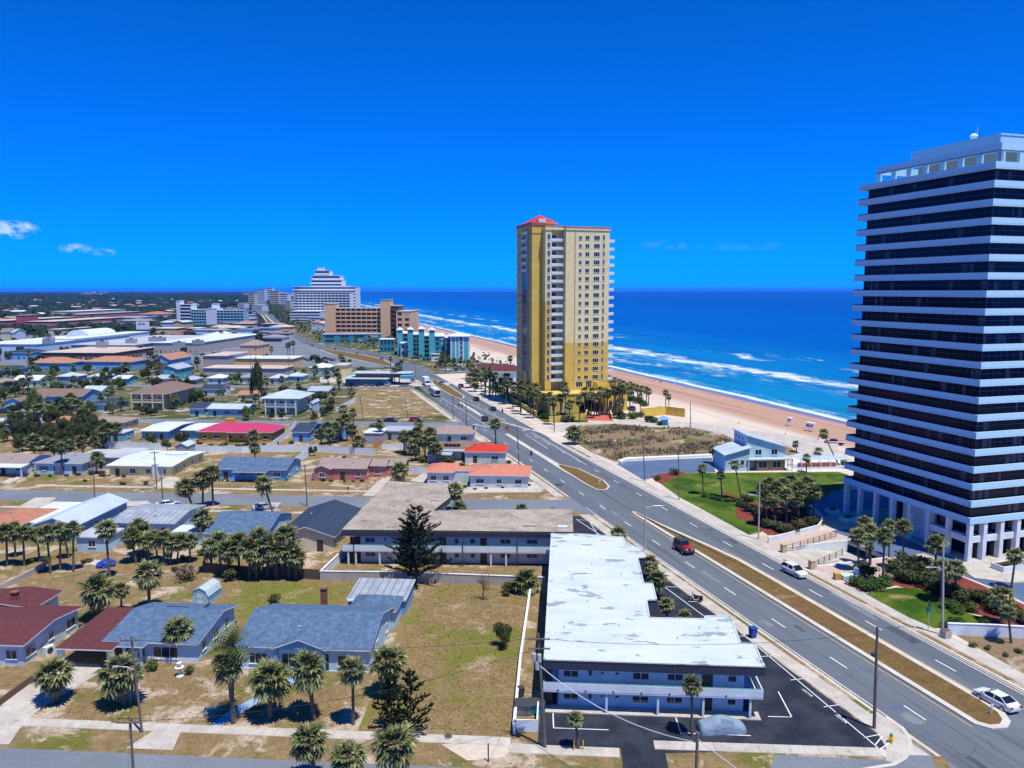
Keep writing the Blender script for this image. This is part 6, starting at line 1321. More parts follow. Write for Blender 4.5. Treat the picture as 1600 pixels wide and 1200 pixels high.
H('little ochre-walled house with pink roof near the dark tall tree', (372, 627), (410, 626), 8, 2.6, 'gx', 1.2, 'wall_cream', 'shingle_orange', .4)
for (lb, a, b, d, h, rf, rh, wl_, rm) in [
    ('white-roofed green cottage with gables in the far left row', (22, 604), (68, 603), 10, 2.9, 'gx', 1.9, 'wall_green', 'roof_white'), ('pale blue cottage with white shutters in the far left row', (90, 598), (126, 597), 9, 3, 'hip', 1.6, 'wall_blue', 'metal_pale'),
    ('white cottage with pale roof, right of the shuttered blue cottage', (139, 598), (169, 597), 9, 2.9, 'hip', 1.5, 'wall_white', 'metal_pale'), ('turquoise cottage with white roof left of the dark conifer', (178, 601), (206, 600), 9, 2.8, 'gx', 1.2, 'wall_turq', 'roof_white'),
    ('pale roofed cottage with dark porch right of the dark conifer', (240, 601), (275, 599), 9, 2.8, 'gx', 1.4, 'wall_aqua', 'metal_silver'), ('grey cottage with hip roof before the blue two-storey house', (284, 603), (312, 601), 9, 2.8, 'hip', 1.4, 'wall_grey', 'metal_silver'),
    ('white-roofed cottage with dark car port in the middle row', (324, 600), (354, 599), 9, 2.8, 'hip', 1.5, 'wall_paleblue', 'roof_white'), ('grey-roofed white cottage left of the dark tall tree', (371, 599), (400, 598), 9, 2.8, 'hip', 1.4, 'wall_white', 'shingle_grey'),
    ('white cottage with blue doors right of the dark tall tree', (420, 600), (446, 599), 9, 2.8, 'hip', 1.5, 'wall_white', 'metal_pale'), ('aqua cottage with pale hip roof near the tan block wall', (446, 597), (476, 596), 9, 2.8, 'hip', 1.5, 'wall_aqua', 'metal_pale'),
    ('small aqua house with white hip roof beside the yellow box building', (484, 588), (516, 587), 12, 4.5, 'hip', 2.0, 'wall_aqua', 'roof_white'), ('taupe-roofed cottage at the far left edge', (-14, 607), (20, 605), 9, 2.8, 'hip', 1.3, 'wall_grey', 'shingle_taupe'),
    ('tiny navy-roofed house behind the brown-roofed blue house', (86, 616), (106, 616), 8, 2.7, 'gx', 1.3, 'wall_grey', 'shingle_navy'), ('blue house with dark roof left of the shop lots', (0, 588), (34, 586), 12, 3.5, 'hip', 1.5, 'wall_blue', 'shingle_navy'),
    ('blue-walled two-storey house with silver gable roof', (247, 594), (279, 594), 16, 5.5, 'gy', 2.0, 'wall_turq', 'metal_silver'), ('orange-roofed apartment block with blue walls, left of the pair', (47, 581), (118, 580), 16, 5.0, 'hip', 2.6, 'wall_blue', 'shingle_orange'),
    ('orange-roofed apartment block with blue walls, right of the pair', (132, 579), (220, 577), 16, 5.0, 'hip', 2.6, 'wall_blue', 'shingle_orange'), ('orange gable-roofed hall beside the dark asphalt yard', (240, 576), (272, 575), 26, 5.0, 'gy', 3.0, 'wall_blue', 'shingle_orange'),
    ('long tan flat-roofed warehouse with brown walls', (66, 563), (202, 560), 50, 5, 'flat', 0, 'wall_brown', 'roof_tan'), ('dark blue roofed shed left of the tan warehouse', (8, 562), (52, 561), 20, 4.5, 'hip', 2, 'wall_blue', 'shingle_navy'),
    ('huge white flat-roofed mall wing at the far left', (-40, 553), (70, 552), 120, 7, 'flat', 0, 'wall_paleblue', 'roof_white'), ('white flat-roofed mall wing behind the first', (76, 546), (160, 541), 110, 8, 'flat', 0, 'trim_white', 'roof_white'),
    ('grey flat-roofed store behind the tan warehouse', (112, 553), (236, 550), 120, 6.5, 'flat', 0, 'wall_grey', 'roof_grey'), ('large white-roofed store with rooftop units', (240, 552), (330, 549), 120, 7.5, 'flat', 0, 'wall_block', 'roof_white'),
    ('tan flat-roofed store with stepped parapets behind the cottages', (318, 592), (452, 590), 16, 5.5, 'flat', 0, 'wall_block', 'roof_tan'), ('higher tan flat-roofed hall behind the stepped store', (318, 578), (364, 576), 30, 8, 'flat', 0, 'wall_block', 'roof_tan'),
    ('white-parapet flat store beside the car park trees', (364, 575), (470, 572), 20, 5.5, 'flat', 0, 'wall_peach', 'roof_white'), ('peach two-storey house with brown hip roof near the boulevard', (376, 558), (410, 557), 20, 8, 'hip', 3, 'wall_peach', 'shingle_taupe'),
    ('small yellow flat-roofed building with blue awning by the boulevard', (523, 592), (546, 590), 12, 7, 'flat', 0, 'wall_yellow', 'roof_tan'), ('orange-fronted shop in the far parade', (116, 525), (136, 524), 20, 8, 'flat', 0, 'wall_orange', 'roof_white'),
    ('long peach shop parade on the far shopping street', (240, 524), (286, 523), 20, 7, 'flat', 0, 'wall_peach', 'roof_white'), ('red-fronted shop at the right end of the far parade', (292, 524), (318, 523), 20, 7, 'flat', 0, 'wall_red', 'roof_white'),
    ('cream shops with tower roof beside the boulevard, far', (328, 522), (376, 520), 22, 7, 'flat', 0, 'wall_cream', 'roof_tan'), ('aqua shop with white roof below the shop parade', (312, 535), (352, 533), 20, 6, 'hip', 1.5, 'wall_turq', 'roof_white'),
    ('cream low shop row behind the white domed roof', (76, 524), (108, 523), 20, 6, 'flat', 0, 'wall_cream', 'roof_tan'), ('pink-fronted mall block at the far left', (-30, 513), (24, 512), 140, 9, 'flat', 0, 'wall_red', 'roof_tan'),
    ('crimson mall block with tall sign wall', (26, 512), (50, 511), 30, 15, 'flat', 0, 'wall_red', 'roof_tan'), ('rose mall arcade with striped walls', (40, 513), (112, 511), 150, 8, 'flat', 0, 'wall_pink', 'roof_tan'),
    ('far pink store with gabled tower', (112, 502), (160, 500), 160, 10, 'flat', 0, 'wall_pink', 'roof_tan'), ('far pale store roof behind the pink mall', (80, 495), (135, 494), 160, 9, 'flat', 0, 'wall_cream', 'roof_white'),
    ('white store roofs left of the pale blue hotel', (168, 504), (230, 503), 50, 7, 'flat', 0, 'wall_white', 'metal_silver'), ('red-roofed plaza left of the pale blue hotel', (215, 498), (268, 497), 50, 7, 'hip', 4, 'wall_white', 'tile_terra'),
    ('grey plaza behind the green field', (188, 509), (240, 508), 30, 6, 'hip', 3, 'wall_grey', 'shingle_taupe'), ('tan apartment house on the far left', (2, 535), (17, 534), 16, 9, 'hip', 3, 'wall_cream', 'shingle_taupe'), ('pale apartment house beside the tan one on the far left', (18, 534), (33, 533), 16, 8, 'gx', 3, 'wall_white', 'metal_silver')]:
    H(lb, a, b, d, h, rf, rh, wl_, rm, .5, name='shop' if any(q in lb for q in ('shop', 'mall', 'store', 'plaza', 'warehouse')) else 'house', cat='shop' if any(q in lb for q in ('shop', 'mall', 'store', 'plaza', 'warehouse')) else 'house', upper=1 if h > 4.9 and 'two-storey' in lb else 0)
# white barrel-roofed hall and the blank white sign front of the far parade
g = G(104, 540); t = thing('sports_hall', 'white hall with low barrel roof rising above the mall roofs', 'hall', (*g, 0), GA); n = 10; w_ = 38 * g[1] / FPX; mb = MB()
for i in range(n):
    a, b = math.pi * i / n, math.pi * (i + 1) / n; P = [(w_ / 2 - w_ / 2 * math.cos(q), 7 + 6 * math.sin(q)) for q in (a, b)]; mb.hexa([(P[0][0], 0, 0), (P[1][0], 0, 0), (P[1][0], 40, 0), (P[0][0], 40, 0), (P[0][0], 0, P[0][1]), (P[1][0], 0, P[1][1]), (P[1][0], 40, P[1][1]), (P[0][0], 40, P[0][1])])
mb.build('barrel_roof', ['roof_white'], t)
g = G(214, 524); t = thing('shop', 'shop with big white sign front over a dark entrance in the far parade', 'shop', (*g, 0), GA); k = g[1] / FPX
MB().box(0, 0, 0, 22 * k, 20, 8).build('wall', ['wall_block'], t); MB().box(0, -.6, 6, 21 * k, -.01, 14).build('sign_board', ['trim_white'], t); MB().box(1, -.1, 0, 20 * k, -.002, 5).build('entrance', ['glass'], t)
for i, w in enumerate((3.2, 1.6, 2.4, 2.8, 1.2)): MB().box(4 * k + i * 2.4 * k, -.66, 10.5, 4 * k + i * 2.4 * k + w * k * .6, -.6, 12.6).build('sign_mark', ['metal_dark'], t)
# mechanical boxes on the mall roofs
for i, (a, z) in enumerate([((67, 533), 8), ((66, 537), 8), ((300, 538), 7.5), ((270, 541), 7.5), ((150, 540), 7), ((196, 536), 7), ((232, 533), 7), ((242, 533), 7)]):
    g = G(*a, z); t = thing('rooftop_unit', 'grey air-handling unit sitting on a mall roof', 'air handler', (*g, z), GA, 'air handlers on the mall roofs'); MB().box(0, 0, 0, 7, 4, 3).build('casing', ['metal_grey'], t); MB().tube((3.5, 2, 3), (3.5, 2, 3.6), 1.2, 1.2, 10).build('fan', ['metal_dark'], t)

# seaward buildings
H('pale two-storey building with purple-brown hip roof beside the yellow tower', (762, 598), (815, 598), 18, 5.5, 'hip', 3, 'wall_white', 'shingle_maroon', .7, name='building', cat='building'); H('farther low building with purple-brown hip roof near the resort car park', (735, 588), (795, 586), 16, 3.2, 'hip', 3, 'wall_white', 'shingle_maroon', .7, name='building', cat='building')
t = H('teal diner with white wrap-around roofs and cars parked at its front', (540, 603), (610, 600), 16, 3.4, 'flat', 0, 'wall_teal', 'metal_pale', 1.2, name='diner', cat='diner'); MB().box(4, 4, 3.7, 30, 13, 5.6).build('upper_wall', ['wall_brown'], t); MB().box(2, 3, 5.6, 31, 14, 5.85).build('upper_roof', ['metal_pale'], t); MB().box(27, -1.3, 3.65, 33, 2, 5.2).build('corner_sign', ['wall_turq'], t)
# blue beach house: two single-slope wings
t = thing('beach_house', 'blue-grey beach house with two pale sloping metal roofs above the dunes', 'house', (*G(1133, 737), 0), rad(4)); FOOT.append((*G(1180, 730), 11))
MB().box(0, 0, 0, 6.2, 9, 4.2).build('wall', ['wall_paleblue'], t); link('roof', roof_mesh(0, 0, 6.2, 9, 4.2, 'sr', 2.0, .5, 'metal_pale', 'wall_paleblue'), t)
MB().box(6.22, 2.2, 0, 16.6, 11.5, 5.6).build('tall_wall', ['wall_paleblue'], t); link('roof', roof_mesh(6.22, 2.2, 16.6, 11.5, 5.6, 'sl', 3.4, .5, 'metal_pale', 'wall_paleblue'), t)
MB().box(5.6, -.5, 2.9, 17.6, 2.18, 3.12).build('porch_roof', ['metal_pale'], t); MB().box(8.4, .4, 0, 15.6, 2.1, 2.85).build('brick_front', ['brick_tan'], t)
for x in (9.9, 13.6): add_window(t, x, .398, .7, 2.2, 1.8, 0, True, 1, 'glass')
for x in (9.4, 13.6): add_window(t, x, 2.198, 3.7, 1.7, 1.5, 0, True, 1, 'glass')
for y in (5, 7.4, 9.8): add_window(t, 6.21, y, 7.2, .9, .8, rad(-90), True, 0, 'glass')
add_window(t, 4.4, -.002, 1.6, 1.0, 1.4, 0, True, 0, 'glass'); add_door(t, 2.0, -.002, 0, 1.1, 2.2, 0, 'trim_white')
for x in (6.0, 16.2, 17.4): MB().box(x - .1, -.4, 0, x + .1, -.2, 2.9).build('post', ['trim_white'], t)
# far bungalows between the trees
rg = random.Random(23); n = 0; tries = 0
WL = ['wall_white', 'wall_cream', 'wall_paleblue', 'wall_peach', 'wall_grey']; RM = ['metal_pale', 'roof_white', 'shingle_taupe', 'shingle_grey', 'tile_terra', 'roof_tan', 'shingle_orange']
while n < 176 and tries < 6000:
    tries += 1; pxx = rg.uniform(-60, 450); py = 461.5 + 52 * rg.random() ** 1.5; q = G(pxx, py); s_, p_ = SP(q)
    if not free(*q, 14) or (-90 < p_ < 75 and s_ > 600) or p_ > 60: continue
    w = rg.uniform(12, 26)
    t = thing('house', 'distant pale-walled building half hidden in the far wooded suburb', 'house', (*q, 0), GA + rg.choice((0, rad(90))), 'distant buildings in the wooded suburb'); FOOT.append((*q, w * .6)); d = rg.uniform(9, 16); h = rg.choice((4.5, 5.5, 7)); wm_ = rg.choice(WL)
    MB().box(0, 0, 0, w, d, h).build('wall', [wm_], t); link('roof', roof_mesh(0, 0, w, d, h, rg.choice(('hip', 'gx', 'flat')), 2.2, .6, rg.choice(RM), wm_), t); n += 1
n = 0; tries = 0
while n < 34 and tries < 3000:                       # inland side of the far boulevard
    tries += 1; pxx = rg.uniform(300, 425); py = 482 + 66 * rg.random(); q = G(pxx, py); s_, p_ = SP(q)
    if not free(*q, 9) or p_ > westp(UV(q)[1]) - 16: continue
    w = rg.uniform(12, 26); t = thing('shop', 'pale flat or hipped shop on the inland side of the far boulevard', 'shop', (*q, 0), GA, 'shops inland of the far boulevard'); FOOT.append((*q, w * .6)); d = rg.uniform(10, 20); h = rg.choice((4, 5, 7)); wm_ = rg.choice(WL)
    MB().box(0, 0, 0, w, d, h).build('wall', [wm_], t); link('roof', roof_mesh(0, 0, w, d, h, rg.choice(('hip', 'flat', 'flat')), 2.2, .6, rg.choice(RM), wm_), t); MB().box(1, -.06, .3, w - 1, .02, 2.6).build('shop_front', ['glass'], t); n += 1
n = 0; tries = 0
while n < 46 and tries < 3000:                       # blocks hidden behind the mall and along the boulevard's shore side
    tries += 1; pxx = rg.uniform(430, 560); py = 472 + 60 * rg.random(); q = G(pxx, py); s_, p_ = SP(q)
    if not free(*q, 10) or p_ < 42 or p_ > 140 or s_ < 650: continue
    w = rg.uniform(10, 22); t = thing('building', 'small pale shop or motel by the seaward side of the far boulevard', 'building', (*q, 0), GA, 'small buildings along the far boulevard'); FOOT.append((*q, w * .6)); d = rg.uniform(9, 16); h = rg.choice((4, 6.5, 9)); wm_ = rg.choice(WL)
    MB().box(0, 0, 0, w, d, h).build('wall', [wm_], t); link('roof', roof_mesh(0, 0, w, d, h, rg.choice(('hip', 'flat')), 2.2, .6, rg.choice(RM), wm_), t); n += 1
# ---------------------------------------------------------------- palms and trees
for c, b, r, lb in [((84, 1056), (90, 1096), 27, 'short bushy fan palm on the grass left of the concrete driveway mouth'), ((189, 1053), (194, 1102), 31, 'fan palm with broad shaggy crown beside the street lamp pole in the front lawn'),
        ((278, 985), (287, 1030), 21, 'fan palm standing against the front wall of the carport house'), ((421, 1062), (422, 1124), 30, 'fan palm beside the blue curved garden path'), ((481, 1046), (491, 1124), 29, 'tall fan palm before the blue porch gable'),
        ((551, 1048), (552, 1132), 21, 'slim fan palm alone in the bare front yard'), ((607, 1035), (609, 1088), 27, 'fan palm directly behind the two dark pines'), ((482, 1158), (494, 1222), 29, 'fan palm at the kerb of the near street, left of three'),
        ((544, 1184), (547, 1240), 27, 'lower fan palm at the kerb, middle of three'), ((617, 1166), (620, 1240), 33, 'large fan palm at the kerb in front of the dark pines'), ((1081, 1071), (1081, 1150), 15, 'thin fan palm beside the covered car at the motel front'),
        ((899, 1124), (904, 1170), 12, 'young fan palm with yellow stakes by the motel entrance drive'), ((966, 835), (970, 868), 14, 'fan palm behind the white motel roof near the boulevard lamp'), ((1016, 880), (1013, 905), 13, 'fan palm in the notch of the white roof, rear one'),
        ((1027, 906), (1027, 935), 15, 'fan palm in the notch of the white roof, middle one'), ((1042, 946), (1042, 972), 12, 'pale drooping fan palm in the notch of the white roof beside the dark lot'), ((1070, 964), (1070, 980), 11, 'low fan palm showing only its crown over the white roof edge'),
        ((822, 908), (823, 924), 20, 'stemless fan palm at the head of the low white lot wall'), ((231, 898), (234, 953), 22, 'tall single fan palm in the sandy back yard'), ((152, 922), (158, 968), 26, 'dense round-crowned palm behind the maroon carport'),
        ((189, 922), (190, 956), 12, 'small thin-trunked palm right of the dense round-crowned palm'), ((165, 828), (172, 905), 15, 'tall fan palm in front of the flat-roofed sunroom'), ((315, 811), (317, 850), 15, 'fan palm overlooking the blue shingled gable house'),
        ((290, 762), (302, 795), 15, 'leaning fan palm beyond the second street, left of three'), ((317, 748), (317, 792), 15, 'tall fan palm beyond the second street, middle of three'), ((331, 740), (333, 790), 14, 'tallest fan palm beyond the second street, right of three'),
        ((412, 757), (428, 806), 14, 'leaning fan palm beside the parked white car'), ((710, 768), (713, 798), 14, 'fan palm in the courtyard of the gravel-roofed motel'), ((718, 796), (720, 806), 13, 'low leafy fan palm at the motel courtyard corner'), ((815, 796), (815, 804), 9, 'stemless fan palm behind the gravel roof edge'),
        ((1489, 1012), (1490, 1000), 1, '')]:
    if lb: palm(c, b, r, lb, None, z0=ZB if b[0] < 1200 else 0)
date_palm((349, 1012), (365, 1130), 36, 'tall feather-leaved date palm behind the blue garden path'); palm((356, 1042), (365, 1129), 24, 'shaggy fan palm growing beside the feathery date palm')
row = [(10, 832, 11, 884, 14), (36, 833, 38, 884, 13), (58, 836, 62, 878, 12), (73, 834, 79, 896, 14), (94, 828, 94, 891, 13), (114, 826, 115, 893, 13), (22, 826, 24, 870, 11), (100, 838, 108, 872, 11)]
palms(row, 'fan palm of the row in the far left back yards', 'palm row in the left back yards')
row = [(205, 838, 213, 880, 14), (222, 832, 224, 872, 15), (231, 845, 234, 880, 14), (216, 822, 218, 868, 13), (243, 840, 246, 876, 12), (256, 842, 256, 882, 14), (270, 848, 266, 882, 13), (281, 846, 276, 880, 13), (298, 846, 296, 878, 12)]
palms(row, 'fan palm in the clump right of the sunroom house', 'palm clump behind the sunroom house')
row = [(330, 855, 330, 892, 16), (344, 846, 345, 894, 16), (356, 860, 358, 902, 17), (372, 848, 374, 896, 16), (390, 856, 390, 905, 17), (405, 840, 404, 900, 16), (418, 852, 418, 903, 18), (432, 862, 432, 905, 17), (448, 836, 446, 898, 17), (452, 860, 452, 904, 18), (464, 872, 462, 906, 15), (436, 842, 436, 890, 15), (402, 870, 400, 906, 16)]
palms(row, 'fan palm in the dense thicket before the cream navy-roofed house', 'palm thicket before the navy-roofed house')
row = [(700, 690, 702, 720, 10), (652, 676, 654, 712, 10), (664, 690, 664, 720, 10), (672, 678, 670, 718, 11), (640, 682, 640, 712, 9), (631, 682, 632, 708, 10), (648, 695, 650, 720, 11), (676, 692, 676, 722, 11), (655, 662, 656, 708, 8), (683, 702, 684, 725, 9)]
palms(row[1:], 'fan palm in the garden clump beside the brown solar-roofed house', 'garden palms beside the solar-roofed house')
palms([(593, 663, 597, 692, 8), (549, 672, 553, 706, 10), (560, 690, 561, 708, 11), (540, 655, 543, 690, 9), (530, 660, 532, 688, 8), (524, 668, 528, 692, 9), (512, 668, 514, 694, 9), (500, 678, 503, 700, 9), (515, 678, 516, 702, 9), (536, 640, 540, 668, 8), (551, 645, 553, 672, 7)], 'fan palm in the string of palms along the bright blue cottage garden', 'palms along the blue cottage garden')
palm((773, 662), (775, 694), 9, 'lone fan palm on the boulevard verge behind the red tile roof'); palm((396, 680), (398, 700), 9, 'spiky palm before the magenta-roofed house', name='palm_tree'); palm((398, 700), (399, 728), 9, 'fan palm standing by the white fence of the blue-roofed house'); palm((624, 735), (626, 756), 14, 'drooping palm beside the pink house driveway')
palms([(152, 716, 150, 740, 11), (96, 700, 97, 742, 9)], 'dark fan palm before the red-door house', 'palms before the red-door house')
# resort palms round the yellow tower
rg = random.Random(5)
for i in range(46):
    if i < 32: q = R(rg.uniform(262, 340), rg.uniform(86.6, 95)); lb, gr = 'slender tall palm in the grove along the boulevard side of the yellow tower', 'palm grove at the yellow tower'
    else: q = R(rg.uniform(256.5, 267), rg.uniform(88, 127)); lb, gr = 'slender palm of the planted front before the yellow tower podium', 'palms before the yellow podium'
    palm(None, None, 7, lb, gr, z0=0, xyh=(*q, rg.uniform(6.5, 10.5), rg.uniform(.95, 1.25)))
L_ = [(918, 620, 919, 648, 7), (864, 628, 866, 664, 8), (875, 622, 876, 655, 7), (952, 592, 952, 622, 6), (958, 600, 958, 640, 7), (964, 610, 965, 645, 7), (973, 600, 973, 618, 6), (980, 604, 980, 622, 6), (985, 601, 985, 620, 5), (990, 605, 990, 626, 6), (996, 607, 996, 628, 6), (1003, 608, 1003, 630, 6), (1010, 610, 1010, 632, 6), (1014, 612, 1013, 634, 6), (960, 594, 960, 612, 5), (968, 597, 967, 615, 5), (905, 626, 906, 660, 8), (931, 622, 932, 650, 7), (945, 612, 946, 645, 7), (970, 628, 971, 655, 7), (1000, 620, 1001, 652, 6), (890, 632, 890, 660, 8), (883, 604, 885, 640, 7), (872, 590, 874, 630, 8)]
palms(L_, 'slender tall palm in the seaward garden of the yellow tower', 'palm garden seaward of the yellow tower', z0=0)
palms([(1040, 614, 1040, 636, 5), (1045, 620, 1045, 638, 5)], 'one of two palms at the end of the yellow garden wall', 'palm pair by the yellow wall', z0=0)
palms([(797, 560, 800, 585, 5), (732, 568, 736, 592, 6), (738, 575, 740, 600, 7), (745, 584, 746, 606, 8), (752, 590, 752, 608, 8), (733, 590, 735, 606, 8), (742, 598, 742, 612, 8), (756, 580, 757, 604, 7)], 'palm in the dense clump beside the purple-roofed building', 'palm clump by the purple-roofed building', z0=0)
for c, b, r, lb in [((1097, 733), (1099, 773), 8, 'thin palm on the bright lawn, left of three'), ((1126, 742), (1128, 776), 8, 'thin palm on the bright lawn, middle of three'), ((1148, 727), (1159, 780), 8, 'leaning thin palm on the bright lawn, right of three'), ((1113, 702), (1115, 724), 7, 'dark palm at the left end of the blue beach house'),
        ((1260, 716), (1260, 738), 7, 'palm in front of the beach deck'), ((1287, 678), (1310, 727), 8, 'long leaning palm on the sand above the beach deck'), ((1243, 694), (1245, 706), 6, 'short palm on the sand right of the blue beach house'), ((1278, 706), (1278, 716), 7, 'low palm on the beach deck edge'), ((1318, 719), (1320, 726), 6, 'low palm half hidden by the dark tower'),
        ((1382, 838), (1379, 912), 14, 'tall palm nearest the drive in the tower garden clump'), ((1340, 838), (1342, 892), 13, 'palm left front of the tower garden clump'), ((1361, 832), (1360, 882), 13, 'palm in the tower garden clump, second from its left'), ((1352, 818), (1354, 870), 12, 'palm at the back of the tower garden clump'), ((1390, 822), (1389, 870), 11, 'palm at the back right of the tower garden clump'),
        ((1412, 823), (1411, 891), 12, 'palm at the right end of the tower garden clump'), ((1359, 854), (1358, 888), 8, 'small dead-skirted palm inside the tower garden clump'), ((1463, 850), (1461, 895), 15, 'palm behind the pale lamp post near the tower columns'), ((1472, 888), (1470, 940), 15, 'palm left of two in the shrubbery behind the pale lamp post'), ((1493, 890), (1494, 938), 15, 'palm right of two in the shrubbery behind the pale lamp post'),
        ((1587, 868), (1580, 920), 12, 'thin palm at the right picture edge by the planters'), ((1566, 932), (1564, 975), 17, 'broad palm in the bed by the white wall'), ((1575, 958), (1580, 1005), 12, 'leaning palm in front of the white wall'), ((896, 676), (898, 694), 12, 'shaggy dead-skirted palm at the dune lot corner')]:
    palm(c, b, r, lb, None, z0=0, detail=r >= 14)
palms([(1190, 764, 1194, 800, 10), (1202, 756, 1204, 805, 11), (1213, 762, 1214, 812, 11), (1224, 757, 1228, 806, 11), (1236, 752, 1238, 800, 11), (1250, 764, 1246, 815, 12), (1262, 756, 1262, 808, 12), (1274, 768, 1270, 812, 12), (1196, 776, 1198, 822, 12), (1228, 774, 1229, 818, 12), (1244, 780, 1248, 818, 11), (1206, 782, 1212, 820, 10)], 'palm in the mulched grove above the garage ramp', 'palm grove above the garage ramp', z0=0)
# conifers
conifer((651, 912), (661, 791), 92, 'tall dark pine in front of the gravel-roofed motel', 1.1, 3, tiers=17); conifer((643, 905), (628, 808), 60, 'second dark pine joined to the left of the tall motel pine', .9, 4, tiers=13)
conifer((642, 1150), (641, 1050), 62, 'dark young pine at the near sidewalk, right of the pair', .75, 5, tiers=13); conifer((612, 1140), (612, 1056), 54, 'dark young pine at the near sidewalk, left of the pair', .75, 6, tiers=12)
conifer((549, 628), (550, 600), 17, 'small dark conifer at the end of the white fence by the vacant field', .8, 7, tiers=9); conifer((233, 598), (233, 546), 16, 'dark narrow conifer rising beside the orange-roofed apartments', .8, 8, tiers=12)
tree((405, 640), 16, 66, 'tall dark tree left of the green two-storey house', 'tall'); tree((396, 630), 12, 46, 'dark tree behind the tall one by the green two-storey house', 'tall')
tree((786, 1013), 23, 46, 'small round tree alone in the empty grass lot', 'oak', seed=2); tree((755, 938), 20, 40, 'grey leafless bush in the empty lot by the tan wall', 'dry', name='bare_shrub', cat='shrub')
for b, r, k, lb in [((797, 926), 18, 'light', 'yellow-green bush at the corner of the empty lot'), ((790, 932), 9, 'green', 'dark bush below the yellow-green one in the empty lot'), ((428, 944), 16, 'green', 'dark round bush on the back lawn left of the workshop'), ((290, 905), 26, 'dry', 'tangled grey-green thicket behind the barn-roofed shed'), ((241, 1046), 16, 'light', 'bright green bush by the house wall under the fountain'), ((296, 1052), 12, 'green', 'dark clipped bush below the lone wall palm'), ((434, 1050), 14, 'green', 'dark bush at the porch of the blue-grey house'), ((150, 915), 12, 'green', 'bush behind the dense round-crowned palm'), ((72, 880), 12, 'green', 'bush at the foot of the left palm row'), ((45, 880), 9, 'light', 'light bush among the left palm row'), ((460, 890), 14, 'green', 'bush under the palm thicket, right end'), ((360, 905), 20, 'green', 'bush under the palm thicket, left end'),
        ((700, 1152), 10, 'dry', 'weedy grass clump on the near verge'), ((700, 726), 14, 'green', 'green bush left of the grey outbuilding'), ((660, 722), 12, 'light', 'light bush in front of the garden palms'), ((585, 672), 12, 'green', 'bush beside the string of blue cottage palms'), ((1142, 726), 8, 'green', 'bush at the near corner of the blue beach house'), ((1055, 742), 11, 'hedge', 'clipped round hedge beside the car park'), ((1030, 750), 8, 'hedge', 'low hedge at the boulevard corner of the bright lawn')]:
    shrub(b, r, lb, k, z0=ZB if b[0] < 1000 else .02)
